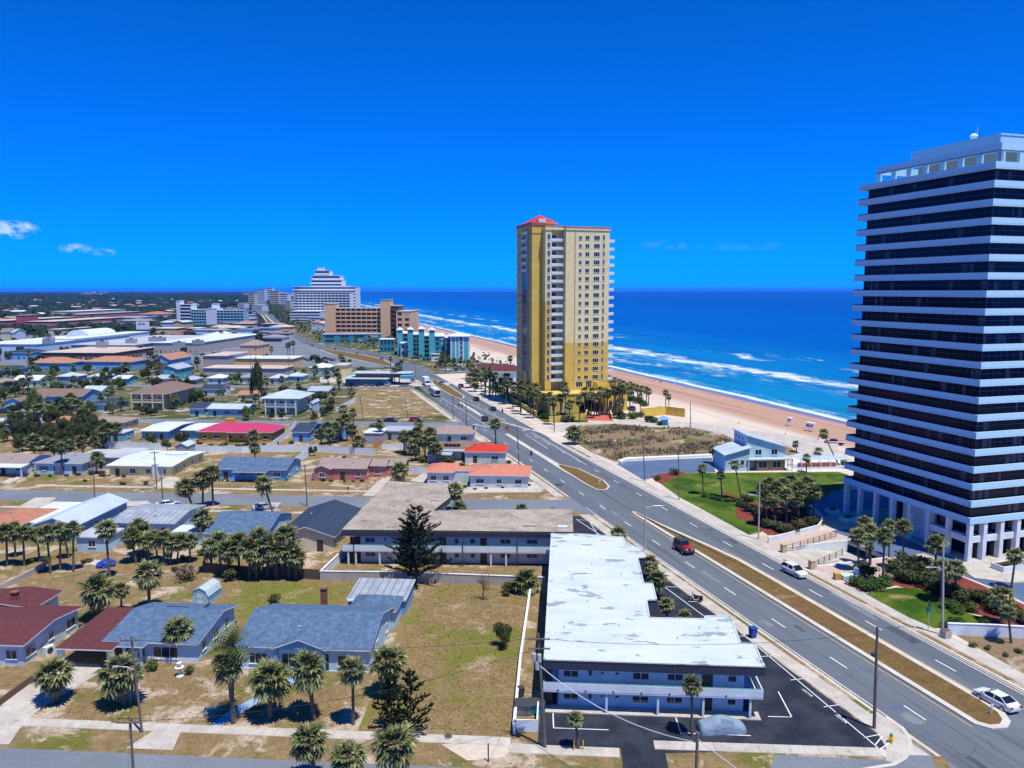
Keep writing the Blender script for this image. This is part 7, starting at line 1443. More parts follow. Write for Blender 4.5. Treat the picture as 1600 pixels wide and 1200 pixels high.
for lst, lb, gr, k in [([(1100, 776, 9), (1112, 780, 9), (1124, 782, 8), (1136, 783, 8), (1148, 784, 8)], 'low clipped shrub in the bed under the three lawn palms', 'shrubs under the lawn palms', 'hedge'),
        ([(1160, 792, 10), (1172, 800, 11), (1184, 806, 12), (1190, 818, 12), (1204, 826, 12), (1218, 830, 12), (1234, 832, 12), (1250, 828, 12), (1264, 822, 12), (1276, 818, 10), (1226, 812, 12), (1244, 806, 12), (1256, 800, 10), (1170, 784, 9), (1200, 808, 11)], 'shrub in the mulched palm grove above the garage ramp', 'shrubs of the ramp grove', 'green'),
        ([(1340, 914, 14), (1356, 920, 15), (1374, 918, 15), (1390, 912, 13), (1402, 904, 12)], 'rounded hedge shrub on the street edge of the tower lawn', 'hedge of the tower lawn', 'hedge'),
        ([(1350, 900, 18), (1408, 896, 19), (1426, 912, 18), (1440, 905, 22), (1456, 918, 22), (1476, 930, 20), (1492, 938, 20), (1510, 934, 14), (1530, 940, 16), (1544, 946, 18), (1560, 958, 18), (1576, 962, 18), (1590, 970, 16), (1420, 880, 16), (1444, 888, 16)], 'dark shrub in the planted belt before the tower drive', 'dark shrubbery of the tower garden', 'green'),
        ([(1484, 950, 13), (1500, 955, 14), (1514, 954, 12), (1400, 898, 13), (1414, 902, 12), (1476, 978, 10), (1492, 976, 11), (1506, 977, 10), (1538, 974, 9)], 'bright hedge clump at the edge of the tower lawn', 'bright hedge clumps of the tower lawn', 'hedge'),
        ([(770, 606, 7), (782, 612, 8), (795, 620, 8), (806, 626, 8), (818, 634, 8), (828, 640, 8), (840, 648, 8), (852, 654, 8), (868, 656, 8), (880, 654, 9), (896, 656, 9), (908, 654, 8), (850, 636, 9), (866, 634, 9), (840, 625, 9), (966, 652, 9), (976, 654, 9), (986, 654, 9), (996, 652, 8), (972, 622, 8), (984, 626, 8), (998, 630, 8), (1010, 634, 7), (1020, 660, 7), (1032, 664, 6)], 'round shrub in the garden hedges round the yellow tower', 'garden shrubs of the yellow tower', 'hedge'),
        ([(930, 700, 8), (945, 706, 6), (955, 690, 7), (905, 690, 6), (925, 676, 7), (990, 680, 7), (1030, 690, 8), (1070, 684, 7), (1100, 694, 7), (1010, 704, 6), (1050, 702, 7), (970, 712, 6), (1120, 690, 6), (940, 684, 6), (985, 696, 6), (918, 694, 7), (960, 716, 4), (1086, 704, 6)], 'low scrub tuft on the brown dune lot', 'scrub tufts of the dune lot', 'dry'),
        ([(133, 752, 5), (192, 758, 7), (228, 757, 7), (160, 744, 8), (193, 746, 5)], 'round clipped shrub in the yellow house front yard', 'front yard shrubs of the yellow house', 'green'),
        ([(346, 752, 4), (356, 752, 4), (366, 753, 4), (376, 753, 4), (390, 753, 4), (402, 752, 4), (445, 751, 5)], 'tiny clipped shrub before the blue porch house', 'tiny shrubs of the blue porch house', 'hedge'),
        ([(505, 752, 5), (518, 753, 5), (538, 753, 4), (552, 753, 4), (566, 753, 5), (592, 741, 6), (626, 756, 7), (610, 742, 5)], 'low bush planted along the pink house front', 'bushes of the pink house', 'green'),
        ([(726, 762, 6), (742, 765, 4), (760, 764, 4), (785, 763, 4), (808, 762, 4), (826, 760, 6), (795, 724, 6), (722, 727, 6)], 'bush beside the salmon-roofed corner house', 'bushes of the salmon-roofed house', 'green'),
        ([(58, 745, 6), (78, 745, 5), (104, 744, 5), (122, 743, 6), (142, 742, 8), (20, 746, 6), (40, 745, 5), (205, 735, 7)], 'bush along the houses north of the second street', 'bushes north of the second street', 'green'),
        ([(312, 694, 6), (330, 697, 5), (352, 697, 7), (372, 698, 6), (392, 697, 7), (412, 697, 6), (430, 694, 7), (456, 694, 6), (300, 700, 7), (284, 704, 8), (205, 706, 7), (222, 706, 6)], 'garden bush before the magenta-roofed house fence', 'bushes before the magenta-roofed house', 'green'),
        ([(150, 858, 8), (205, 858, 9), (262, 870, 10), (290, 875, 12), (318, 868, 12), (130, 880, 7), (240, 880, 9), (275, 892, 9)], 'scruffy bush at the backs of the second-street houses', 'bushes behind the second-street houses', 'green'),
        ([(1520, 1010, 10), (1545, 1015, 8), (1565, 1005, 9), (1590, 1020, 9), (1570, 1025, 8)], 'grassy tuft on the sandy verge below the white wall', 'tufts of the sandy verge', 'light')]:
    for e in lst: shrub(e[:2], e[2] * (1.5 if 'tower' in gr or 'grove' in gr else 1), nth(lst, e, lb), k, gr, .8, z0=.03 if e[0] > 760 else ZB)
# thicket of the left blocks
rg = random.Random(8)
T_ = []
for i in range(46): T_.append((rg.uniform(22, 164), rg.uniform(664, 706), rg.uniform(11, 18), rg.uniform(20, 36)))
for (x, y, r, h) in T_: tree((x, y), r, h, 'leafy tree in the big dark thicket left of the white-fenced yard', 'oak', 'trees of the big dark thicket')
for x, y, r, h in [(12, 690, 16, 22), (30, 696, 14, 20), (4, 676, 14, 22), (48, 650, 12, 34), (60, 648, 12, 40)]: tree((x, y), r, h, 'light green tree on the left flank of the dark thicket', 'light', 'light trees flanking the thicket')
palms([(60, 640, 62, 690, 10), (110, 622, 112, 650, 9), (120, 632, 121, 655, 9), (131, 648, 134, 668, 11), (52, 690, 54, 712, 12), (84, 696, 85, 722, 10), (170, 670, 172, 700, 10), (182, 668, 183, 700, 9), (160, 675, 162, 702, 10), (148, 690, 150, 708, 9), (128, 690, 130, 712, 10), (108, 696, 108, 718, 9), (78, 640, 80, 668, 8)], 'palm poking out of the big dark thicket', 'palms of the big dark thicket')
for b, r, h, k, lb in [((95, 640), 13, 22, 'oak', 'tree by the white gate of the brown-roofed blue house'), ((283, 698), 13, 26, 'oak', 'dark round tree in the yard of the white flat-roofed house'), ((262, 706), 11, 20, 'light', 'light green bushy tree by the grey garden shed'), ((240, 700), 14, 24, 'light', 'flowering tree before the white flat-roofed house'), ((272, 636), 11, 18, 'oak', 'tree at the right corner of the tan two-storey house'), ((285, 640), 8, 16, 'light', 'lighter tree right of the tan two-storey house'), ((236, 650), 9, 14, 'oak', 'bushy tree before the tan house balcony'), ((302, 638), 10, 28, 'oak', 'tree between the tan house and the dark-roofed white house'), ((330, 632), 7, 12, 'oak', 'round tree behind the white-roofed aqua house'), ((350, 640), 8, 12, 'light', 'bushy tree beside the white-roofed aqua house'), ((388, 656), 14, 22, 'light', 'bright spreading shrub tree before the green two-storey house'), ((440, 656), 8, 14, 'oak', 'small dark tree at the green house veranda'), ((424, 656), 6, 12, 'oak', 'small tree at the left of the green house veranda'), ((492, 660), 9, 18, 'light', 'leafy tree beside the driveway of the green house'), ((505, 650), 10, 12, 'green' if 0 else 'oak', 'hedge tree along the driveway car'), ((640, 700), 16, 28, 'oak', 'broad tree behind the garden clump palms'), ((690, 716), 13, 20, 'oak', 'dark tree left of the grey carport'), ((160, 700), 12, 20, 'oak', 'dark tree at the right flank of the thicket'), ((326, 706), 5, 10, 'oak', 'dark bush by the magenta-roofed house terrace'), ((345, 700), 5, 8, 'light', 'light bush on the magenta-roofed house terrace'), ((385, 704), 8, 16, 'oak', 'tree at the fence right of the magenta-roofed house'), ((490, 712), 8, 16, 'oak', 'tree by the fence corner of the blue cottage'), ((186, 608), 13, 20, 'light', 'round pale bush tree by the orange apartments')]:
    tree(b, r, h, lb, k if k in TREES else 'oak')
# scattered suburban trees, thinned so that roofs and streets stay clear
def clear(q, r):
    u, v = UV(q); s_, p_ = SP(q)
    for v0, v1 in ST:
        if v0 - 1 - r * .3 < v < v1 + 1 + r * .3: return False
    if -70 < p_ < 90 and s_ < 1400 and not (p_ < westp(v) - 5 - r if v < 700 else p_ < -75): return False
    return free(q[0], q[1], r * .25)
for (n_, x0, x1, y0, y1, r0, r1, kk, lb, gr) in [(66, -30, 300, 582, 660, 6, 13, ('oak', 'oak', 'light'), 'garden tree among the cottages of the left middle distance', 'garden trees of the left middle distance'), (30, 300, 520, 585, 650, 5, 10, ('oak', 'light'), 'garden tree among the cottages of the centre middle distance', 'garden trees of the centre middle distance'), (50, -60, 420, 522, 584, 4, 9, ('low', 'oak', 'oak'), 'street tree around the mall roofs and shop parade', 'trees around the malls'), (74, -80, 440, 480, 545, 3, 6.5, ('low',), 'dark tree among the far shops and suburb roofs', 'trees of the far suburb')]:
    n = 0; tries = 0
    while n < n_ and tries < 4000:
        tries += 1; pxx = rg.uniform(x0, x1); py = rg.uniform(y0, y1); q = G(pxx, py); r = rg.uniform(r0, r1)
        if not clear(q, r * q[1] / FPX): continue
        tree((pxx, py), r, r * rg.uniform(1.3, 2.0), lb, rg.choice(kk), gr); n += 1
def scatter_palms(n_, x0, x1, y0, y1, r0, r1, lb, gr, fn=clear, z0=ZB):
    n = 0; tries = 0
    while n < n_ and tries < 4000:
        tries += 1; pxx = rg.uniform(x0, x1); py = rg.uniform(y0, y1); q = G(pxx, py); r = rg.uniform(r0, r1)
        if not fn(q, r * q[1] / FPX * .7): continue
        palm((pxx + rg.uniform(-2, 2), py - r * rg.uniform(2, 3.2)), (pxx, py), r, lb, gr, z0=z0); n += 1
scatter_palms(34, 0, 300, 588, 660, 5, 8, 'garden palm among the cottages of the left middle distance', 'garden palms of the left middle distance')
scatter_palms(18, 300, 530, 580, 650, 4.5, 7, 'garden palm among the cottages of the centre middle distance', 'garden palms of the centre middle distance')
scatter_palms(14, 0, 420, 530, 580, 3, 5, 'palm in front of the mall roofs', 'palms before the mall roofs')
shore = lambda q, r: SP(q)[1] > 90 + (0 if SP(q)[0] < 430 else -1.0) * 0 and SP(q)[1] < 150 and free(q[0], q[1], 2)
def shore2(q, r):
    s_, p_ = SP(q); e = 88
    for (s0, p0), (s1, p1) in zip(east[::-1], east[::-1][1:]):
        if s0 <= s_ <= s1: e = p0 + (p1 - p0) * (s_ - s0) / (s1 - s0)
    return e + 4 < p_ < 150 and free(q[0], q[1], 2)
scatter_palms(26, 500, 720, 540, 585, 3.2, 5.5, 'palm along the seaward frontage of the turquoise resort', 'palms of the resort frontage', shore2, 0)
scatter_palms(8, 430, 540, 500, 535, 2.5, 4, 'palm on the seaward side of the far boulevard', 'palms of the far boulevard', shore2, 0)
for b, r, h, lb in [((565, 592), 9, 20, 'palm-topped dark tree beside the yellow box building'), ((497, 572), 9, 18, 'large leafy tree beside the boulevard car park'), ((505, 578), 8, 16, 'second leafy tree beside the boulevard car park'), ((488, 566), 7, 14, 'leafy tree behind the boulevard car park'), ((415, 570), 9, 16, 'leafy tree by the peach two-storey house'), ((405, 540), 10, 22, 'tall dark tree on the inland kerb of the far boulevard'), ((398, 532), 8, 18, 'dark tree behind the tall one on the far boulevard'), ((412, 548), 8, 16, 'dark tree before the tall one on the far boulevard')]: tree(b, r, h, lb, 'oak')
palms([(536, 562, 538, 580, 5), (546, 566, 548, 584, 5), (532, 558, 533, 578, 5), (452, 538, 453, 560, 4), (458, 536, 459, 560, 4), (449, 540, 450, 558, 4), (623, 573, 624, 598, 7), (616, 580, 617, 600, 6), (530, 594, 531, 610, 6), (527, 582, 529, 608, 7), (424, 545, 425, 560, 4), (610, 560, 610, 575, 4)], 'palm standing on the inland kerb of the boulevard near the diner', 'palms near the diner')
# far woods: one mass of tree crowns thinning towards the horizon
rg = random.Random(77); mb = MB(); n = 0; tr = 0
while n < 9000 and tr < 60000:
    tr += 1; y = 480 * (60 ** rg.random()) ** .62 + 250; x = rg.uniform(-1.0, .02) * y * .95 - 60; s_, p_ = SP((x, y))
    if p_ > -130 + (0 if s_ < 2500 else 60) or y < 820 or y > 14000: continue
    R_ = rg.uniform(4, 8) * (1 + y / 6000)
    if y < 4500 and ((y < 1500 and rg.random() < .62) or not free(x, y, 7) or not free(x, y - 22, 4)): continue
    n += 1; h = R_ * rg.uniform(.9, 1.5) * (.62 if y < 3500 else 1); k = len(mb.v); m_ = 7; pts = [(x, y, h * 1.15)]
    for ring_, (rr, zz) in enumerate(((.62, .95), (1.0, .5), (.75, .05))):
        for i in range(m_): a = 6.283 * (i + .5 * ring_) / m_; q = rg.uniform(.72, 1.2); pts.append((x + math.cos(a) * R_ * rr * q, y + math.sin(a) * R_ * rr * q, h * zz * rg.uniform(.8, 1.15)))
    mb.v += pts; tn = rg.random()
    def ad(f): mb.f.append(tuple(k + i for i in f)); mb.m.append(0); mb.t.append(min(1, max(0, tn * .6 + rg.uniform(-.1, .4)))); mb.d.append(0.0)
    for i in range(m_):
        j = (i + 1) % m_; ad((0, 1 + i, 1 + j)); ad((1 + i, 1 + m_ + i, 1 + m_ + j)); ad((1 + i, 1 + m_ + j, 1 + j)); ad((1 + m_ + i, 1 + 2 * m_ + i, 1 + 2 * m_ + j)); ad((1 + m_ + i, 1 + 2 * m_ + j, 1 + m_ + j))
o = mb.build('forest', ['leaf_wood']); o['kind'] = 'stuff'; o['label'] = 'dark wooded suburb canopy stretching to the left horizon'
# strip of shrubs along the far boulevard's shore side
mb = MB(); rg = random.Random(15)
for i in range(9000):
    s_ = rg.uniform(430, 2400); p_ = rg.uniform(0, 140); q = R(s_, p_)
    if not free(q[0], q[1], 3) or shore2(q, 3) is False: continue
    c = Vector((q[0], q[1], rg.uniform(.5, 6) * (1 if i % 14 // 5 else .3))); u = Vector((rg.gauss(0, 1), rg.gauss(0, 1), rg.gauss(0, .6))).normalized(); w = u.orthogonal().normalized(); sz = rg.uniform(.7, 1.9)
    mb.face([c - u * sz, c + w * sz * .7, c + u * sz, c - w * sz * .7]); mb.t.append(rg.random()); mb.d.append(0.0)
o = mb.build('undergrowth', ['leaf_oak']); o['kind'] = 'stuff'; o['label'] = 'low greenery along the far seaward boulevard'
# dry grass blades of the near lawns
mb = MB()
def blades(n, pts, hmin, hmax):
    us = [p[0] for p in pts]; vs = [p[1] for p in pts]
    for _ in range(n):
        u_, v_ = rg.uniform(min(us), max(us)), rg.uniform(min(vs), max(vs)); q = W(u_, v_)
        if not free(q[0], q[1], -2.5): continue
        a = rg.uniform(0, 6.28); h_ = rg.uniform(hmin, hmax); dx, dy = math.cos(a) * .10, math.sin(a) * .10; lx, ly = rg.uniform(-.12, .12), rg.uniform(-.12, .12)
        mb.face([(q[0] - dx, q[1] - dy, ZB), (q[0] + dx, q[1] + dy, ZB), (q[0] + lx, q[1] + ly, ZB + h_)]); mb.t.append(rg.random()); mb.d.append(0.0)
blades(5000, [(-21, 75.6), (-5.6, 117)], .05, .16); blades(1600, [(-52, 102), (-32, 118)], .05, .14); blades(1400, [(-60, 75.6), (-22, 86.5)], .04, .12)
o = mb.build('grass', ['grass_blade']); o['kind'] = 'stuff'; o['label'] = 'dry grass tufts of the near lawns and empty lot'
mb = MB(); n = 0; PL = [(890, 678), (960, 664), (1080, 670), (1146, 690), (1126, 710), (985, 715), (962, 720), (925, 706)]; Q_ = [G(*q) for q in PL]
def inside(x, y, P):
    c = False
    for (x0, y0), (x1, y1) in zip(P, P[1:] + P[:1]):
        if (y0 > y) != (y1 > y) and x < (x1 - x0) * (y - y0) / (y1 - y0) + x0: c = not c
    return c
cl_ = [(rg.uniform(min(q[0] for q in Q_), max(q[0] for q in Q_)), rg.uniform(min(q[1] for q in Q_), max(q[1] for q in Q_)), rg.uniform(2, 6)) for _ in range(70)]
while n < 4500:
    e = rg.choice(cl_); x, y = e[0] + rg.gauss(0, e[2] * .5), e[1] + rg.gauss(0, e[2] * .5)
    n += 1
    if not inside(x, y, Q_): continue
    h_ = rg.uniform(.2, .85); a = rg.uniform(0, 6.28); dx, dy = math.cos(a) * .22, math.sin(a) * .22
    mb.face([(x - dx, y - dy, 0), (x + dx, y + dy, 0), (x + dx * .6 + rg.uniform(-.3, .3), y + dy * .6, h_), (x - dx * .8, y - dy * .8 + rg.uniform(-.3, .3), h_ * .8)]); mb.t.append(rg.random() ** 2 * .9); mb.d.append(0.0)
o = mb.build('dune_grass', ['grass_dune']); o['kind'] = 'stuff'; o['label'] = 'matted brown beach grass covering the dune lot'
# ---------------------------------------------------------------- fences and walls
fence('white vinyl fence running back along the blue-roofed house', [(428, 748), (496, 703)], 1.9); fence('white vinyl fence behind the pink house yard', [(402, 706), (496, 706), (586, 712)], 1.9)
fence('white vinyl fence climbing beside the magenta-roofed house', [(418, 706), (455, 678), (462, 666)], 1.9); fence('long white fence before the magenta-roofed house', [(300, 706), (378, 708), (402, 706)], 1.9); fence('white fence before the small blue outbuilding', [(160, 700), (200, 701), (262, 703)], 1.9)
fence('white fence section left of the pink house', [(488, 750), (498, 750)], 1.8); fence('short white fence at the vacant field edge', [(525, 644), (555, 628)], 1.8); fence('white fence left of the salmon-roofed corner house', [(640, 740), (668, 742)], 1.9); fence('white slatted fence behind the palm garden', [(597, 702), (628, 702), (640, 698)], 1.5)
fence('dark weathered timber fence behind the palm thicket', [(318, 894), (380, 900), (440, 902), (500, 906)], 1.7, 'fence_wood', 2.4, .17); fence('timber fence side section beside the palm thicket', [(318, 894), (322, 872)], 1.7, 'fence_wood', 2.4, .17)
wallrun('low white wall along the empty lot beside the motel', [(803, 1148), (813, 1040), (829, 926)], 1.0, 'trim_white', .22, cap='trim_white'); wallrun('weathered low wall between the left back yards', [(-20, 932), (30, 908), (72, 886)], .9, 'wall_block', .25); wallrun('brown block wall beside the left driveway', [(-10, 1110), (30, 1080), (58, 1060)], .8, 'wall_brown', .2)
wallrun('white wall with a blue painted patch on the sandy verge at the right edge', [(1480, 992), (1540, 994), (1700, 1003)], 1.6, 'trim_white', .25, 0, cap='trim_white')
g = G(1533, 993); MB().box(0, -.16, .15, 3.2, -.14, 1.35).build('painted_patch', ['paint_blue'], bpy.data.objects['garden_wall' if 0 else [o.name for o in bpy.data.objects if o.get('label', '').startswith('white wall with a blue')][0]], (*g, 0), rad(-2))
def rail(label, pts, z0=0.0):
    P = [G(*q, z0) for q in pts]; t = thing('railing', label, 'railing', (*P[0], z0), 0); o0 = Vector(P[0]); mb = MB(); k = 0
    for a, b in zip(P, P[1:]):
        L, an = dist_ang(a, b); n = max(1, round(L / 1.9)); d = Vector(b) - Vector(a)
        for i in range(n + 1):
            q = Vector(a) + d * i / n - o0; link('post', cached('rp', lambda: MB().box(-.05, -.05, 0, .05, .05, 1.15).mesh('post', ['wall_brown'])), t, (q.x, q.y, 0), an)
        for z in (1.1, .6, .15): mb.tube((a[0] - o0.x, a[1] - o0.y, z), (b[0] - o0.x, b[1] - o0.y, z), .03, .03, 4)
        m_ = int(L / .22)
        for i in range(m_): q = Vector(a) + d * i / m_ - o0; mb.tube((q.x, q.y, .15), (q.x, q.y, 1.1), .012, .012, 3, 0, False)
    mb.build('bars', ['wall_brown'], t); return t
rail('brown metal railing along the far side of the garage ramp', [(1226, 862), (1262, 852), (1306, 839)]); rail('brown metal railing along the near side of the garage ramp', [(1270, 888), (1296, 876), (1316, 868)])
for q, lb in (((1224, 863), 'yellow-tan pillar at the far garage railing end'), ((1268, 889), 'yellow-tan pillar at the near garage railing end')): g = G(*q); tag(MB().box(-.4, -.4, 0, .4, .4, 1.4).box(-.46, -.46, 1.4, .46, .46, 1.52).build('pillar', ['wall_tan'], None, (*g, 0), BA), lb, 'pillar')
wallrun('curved white retaining wall of the palm grove above the ramp', [(1200, 848), (1240, 838), (1278, 828), (1284, 820), (1284, 812), (1250, 798)], 1.0, 'trim_white', .25, 0)
t = fence('slatted timber gate stairs beside the white garage', [(583, 703), (596, 694)], 1.6, 'wall_orange', 1.6, .2)

# ---------------------------------------------------------------- poles, signals, wires
PT = {}
def P_(k, *a, **kw): PT[k] = pole(*a, **kw)[1]
P_('n1', (222, 1144), (205, 994), 'leaning timber street lamp pole at the near sidewalk', r=.14, arm=(184, 1041), cross=(.4,)); P_('n2', None, None, 'timber pole at the bottom edge of the near street, left', xy=W(-36.8, 60.0), h=9.8, r=.15, cross=(.3,)); P_('n3', (852, 1168), (841, 990), 'timber pole with transformers at the motel corner', r=.17, cross=(.5, 1.5), transformer=True)
P_('n4', None, None, 'pale timber pole at the bottom edge before the motel drive', xy=W(10.9, 60.4), h=10.3, r=.17); P_('n5', (1366, 1138), (1371, 979), 'tall dark timber pole at the near street corner', r=.19)
o = [o for o in bpy.data.objects if o.get('label') == 'tall dark timber pole at the near street corner'][0]; MB().path([(.1, 0, 8.1), (-.4, -.1, 8.3)], .04).box(-.75, -.25, 8.05, -.3, .1, 8.4).build('lamp_head', ['metal_dark'], o)
P_('e1', (1473, 992), (1474, 848), 'pale concrete lamp pole beside the tower lawn', mat='concrete_pole', r=.17, arm=(1452, 886), z0=0); P_('e2', (1185, 843), (1187, 754), 'pale concrete lamp pole at the ramp grove corner', mat='concrete_pole', r=.16, arm=(1174, 773), z0=0)
P_('m1', (1007, 864), (1009, 779), 'concrete lamp pole reaching over the boulevard beside the white roof', mat='concrete_pole', r=.16, arm=(1034, 790)); P_('e3', (1061, 781), (1060, 703), 'slim pole on the edge of the bright lawn', r=.13, z0=0, arm=(1066, 708)); P_('e4', (1008, 752), (1004, 681), 'timber pole at the car park entrance', r=.15, z0=0)
P_('w1', (811, 727), (808, 666), 'signal pole beside the salmon-roofed corner house', r=.16); P_('w2', (729, 666), (728, 624), 'signal pole at the third street junction', r=.17); P_('w3', (708, 656), (708, 618), 'timber pole at the corner of the vacant field', r=.16, cross=(.4,)); P_('e5', (866, 676), (866, 640), 'signal pole at the beach road junction', r=.16, z0=0); P_('b1', (1079, 667), (1079, 628), 'tall pole on the white sand beyond the yellow wall', r=.15, z0=0)
for k, b, tp, lb in [('s1', (148, 786), (146, 732), 'timber pole on the second street before the red-door house'), ('s2', (245, 764), (241, 705), 'timber pole with crossarm before the yellow house'), ('s3', (255, 786), (251, 734), 'timber pole on the near side of the second street by the driveway'), ('s4', (480, 790), (476, 726), 'timber pole on the second street left of the pink house'), ('v1', (568, 656), (562, 616), 'leaning timber pole on the vacant field, left'), ('v2', (638, 654), (632, 622), 'leaning timber pole on the vacant field, right'), ('c1', (452, 610), (451, 558), 'timber pole among the cottages before the tan store'), ('c2', (392, 600), (391, 556), 'timber pole left of the tan store palms'), ('c3', (300, 600), (299, 566), 'timber pole by the asphalt yard'), ('c4', (190, 602), (189, 566), 'pale pole before the orange apartments'), ('f1', (650, 595), (648, 560), 'slim pole on the boulevard by the box truck'), ('f2', (488, 650), (487, 618), 'short pole by the driveway of the green two-storey house')]:
    P_(k, b, tp, lb, r=.15, cross=(.3,) if k in ('s2', 's1', 'c1') else None)
tag(MB().tube((0, 0, 0), (0, 0, 9.5), .16, .1, 8).tube((0, 0, 9.3), (-1.6, 0, 10), .05).build('lamp_pole', ['concrete_pole'], None, (*G(645, 645), ZB)), 'pale lamp pole standing on the vacant field', 'lamp pole')
def signal(p, label):
    t = thing('traffic_signal', label, 'traffic signal', p, BA, 'traffic signals over the junction'); MB().box(-.22, -.22, -1.2, .22, .22, 0).build('housing', ['metal_dark'], t)
    for i, m_ in enumerate(('lamp_red', 'plastic_yellow', 'sign_green')):
        MB().tube((0, -.22, -.2 - i * .38), (0, -.27, -.2 - i * .38), .13, .13, 8).build('lens', ['metal_dark'], t); MB().tube((0, 0, 0), (0, 0, .9), .03).build('hanger', ['metal_dark'], t) if i == 0 else None
wire((*PT['w1'][:2], 7.4), (*PT['e5'][:2], 7.4), .5, 'signal span wire across the boulevard on the near side', .025, name='span_wire', group='signal span wires'); wire((*PT['w2'][:2], 7.6), (*PT['w3'][:2], 8.5), .3, 'signal span wire at the third street', .02, name='span_wire', group='signal span wires')
wire((*PT['w2'][:2], 7.4), (*G(800, 646), 7.4), .5, 'signal span wire across the boulevard on the far side', .025, name='span_wire', group='signal span wires')
for q, y in (((717, 632), 238), ((722, 634), 238), ((785, 642), 262), ((830, 708), 200), ((740, 668), 262)):
    g = G(q[0], q[1], 5.6); signal((g[0], g[1], 6.2), 'dark traffic signal head hanging over the boulevard junction')
def mast(b, h, L, label, z0):
    g = G(*b, z0); t = thing('signal_mast', label, 'signal mast', (*g, z0), 0); MB().tube((0, 0, 0), (0, 0, h), .14, .1, 8).build('shaft', ['metal_light'], t); MB().tube((0, 0, h - .3), (L, 2, h), .05, .03, 6).build('arm', ['metal_light'], t)
mast((751, 668), 6.5, -11, 'white signal mast arm on the median of the junction', 0)
def W_(a, b, sag, lb, r=.02, m='wire', dz=(0, 0)):
    A_, B_ = PT[a].copy(), (PT[b].copy() if isinstance(b, str) else Vector(b)); A_.z += dz[0]; B_.z += dz[1]; wire(A_, B_, sag, lb, r, m)
W_('n1', 'n3', 1.2, 'overhead wire from the street lamp pole to the transformer pole', dz=(-.3, -.4)); W_('n1', 'n2', .3, 'short overhead wire crossing the near street at the left', dz=(-.4, -.2)); W_('n3', 'n4', 1.3, 'thick pale cable swooping from the transformer pole across the motel front', .045, 'cable_white', (-3.2, -.9)); W_('n4', (26, 48, 7), .4, 'pale cable leaving the bottom pole to the right', .035, 'cable_white', (-.6, 0)); W_('n2', 'n3', 1.5, 'long wire low over the near street', dz=(-.3, -1.5)); W_('n3', (-3, 60, 5), .2, 'stay wire of the transformer pole', .015, dz=(-2, 0))
W_('n3', 'n5', 1.0, 'wire from the transformer pole to the dark corner pole', dz=(-.5, -.6)); W_('s1', 's2', .8, 'wire between the two second-street poles', .02, dz=(-.3, -.3)); W_('s2', 's4', .9, 'wire along the second street to the pink house pole', .02, dz=(-.3, -.3)); W_('s4', 'w1', .9, 'wire from the second street to the boulevard signal pole', .02, dz=(-.2, -.2))

# ---------------------------------------------------------------- vehicles
NS = RA + rad(180)
jeep((1068, 862), NS, 'red off-road car with black soft top driving south on the boulevard'); car('suv', 'white', (1241, 898), NS + rad(4), 'white estate car driving on the seaward carriageway by the garage ramp', near=True); car('sedan', 'white', (1556, 1100), RA + rad(2), 'white sedan at the near right end of the boulevard', near=True)
car('sedan', 'navy', (645, 596), NS, 'dark sedan driving south ahead of the box truck', z0=0); truck((666, 602), NS, 'white box truck driving on the inland carriageway'); truck((680, 618), NS, 'white-roofed minibus driving behind the box truck', True)
for q, c_, k, lb in [((690, 601), 'grey', 'sedan', 'grey car by the median, level with the box truck'), ((720, 605), 'maroon', 'suv', 'dark red car driving north past the minibus'), ((744, 626), 'black', 'suv', 'black car driving north near the junction'), ((770, 641), 'black', 'sedan', 'black sedan driving north by the palm grove'), ((757, 657), 'maroon', 'suv', 'dark red car waiting at the junction'), ((668, 596), 'black', 'suv', 'dark car half hidden behind the box truck'), ((674, 611), 'black', 'sedan', 'dark car between the box truck and the minibus'), ((627, 567), 'black', 'suv', 'black car turning near the resort gatehouse'), ((597, 562), 'maroon', 'sedan', 'dark red car before the resort gatehouse'), ((558, 553), 'grey', 'sedan', 'grey car on the bend of the boulevard'), ((524, 547), 'black', 'sedan', 'black car on the far bend'), ((488, 541), 'maroon', 'sedan', 'dark car near the car deck'), ((442, 524), 'black', 'sedan', 'dark car on the far straight'), ((436, 508), 'navy', 'suv', 'dark car far up the straight'), ((430, 512), 'black', 'sedan', 'second dark car far up the straight'), ((448, 530), 'grey', 'sedan', 'grey car far down the straight')]:
    car(k, c_, q, RA if q[0] > 700 else NS, lb)
car('sedan', 'silver', (412, 796), rad(30), 'white hatchback parked on the drive by the second street', near=True, z0=ZB); car('sedan', 'white', (262, 792), rad(20), 'white car behind the grey low-roofed house', z0=ZB); car('sedan', 'black', (611, 659), rad(-3), 'black car parked on the third street'); car('suv', 'red', (650, 659), rad(-3), 'red car on the third street corner')
car('suv', 'navy', (508, 643), rad(60), 'dark car parked in the driveway of the green two-storey house', z0=ZB); car('suv', 'black', (237, 646), rad(60), 'black car under the tan two-storey house', z0=ZB); car('suv', 'black', (20, 642), rad(20), 'dark car before the blue and white garage, right one', z0=ZB); car('sedan', 'navy', (6, 645), rad(15), 'dark car before the blue and white garage, left one', z0=ZB)
for i, (x, c_) in enumerate([(546, 'black'), (560, 'maroon'), (573, 'grey'), (583, 'blue'), (592, 'black'), (606, 'silver')]): car('suv' if i % 2 else 'sedan', c_, (x, 603), rad(80), ['black car parked first from the left at the teal diner', 'maroon car parked at the teal diner', 'grey car parked at the teal diner', 'blue car parked at the teal diner', 'black car parked beside the pale one at the teal diner', 'pale car parked last at the teal diner'][i], z0=ZB)
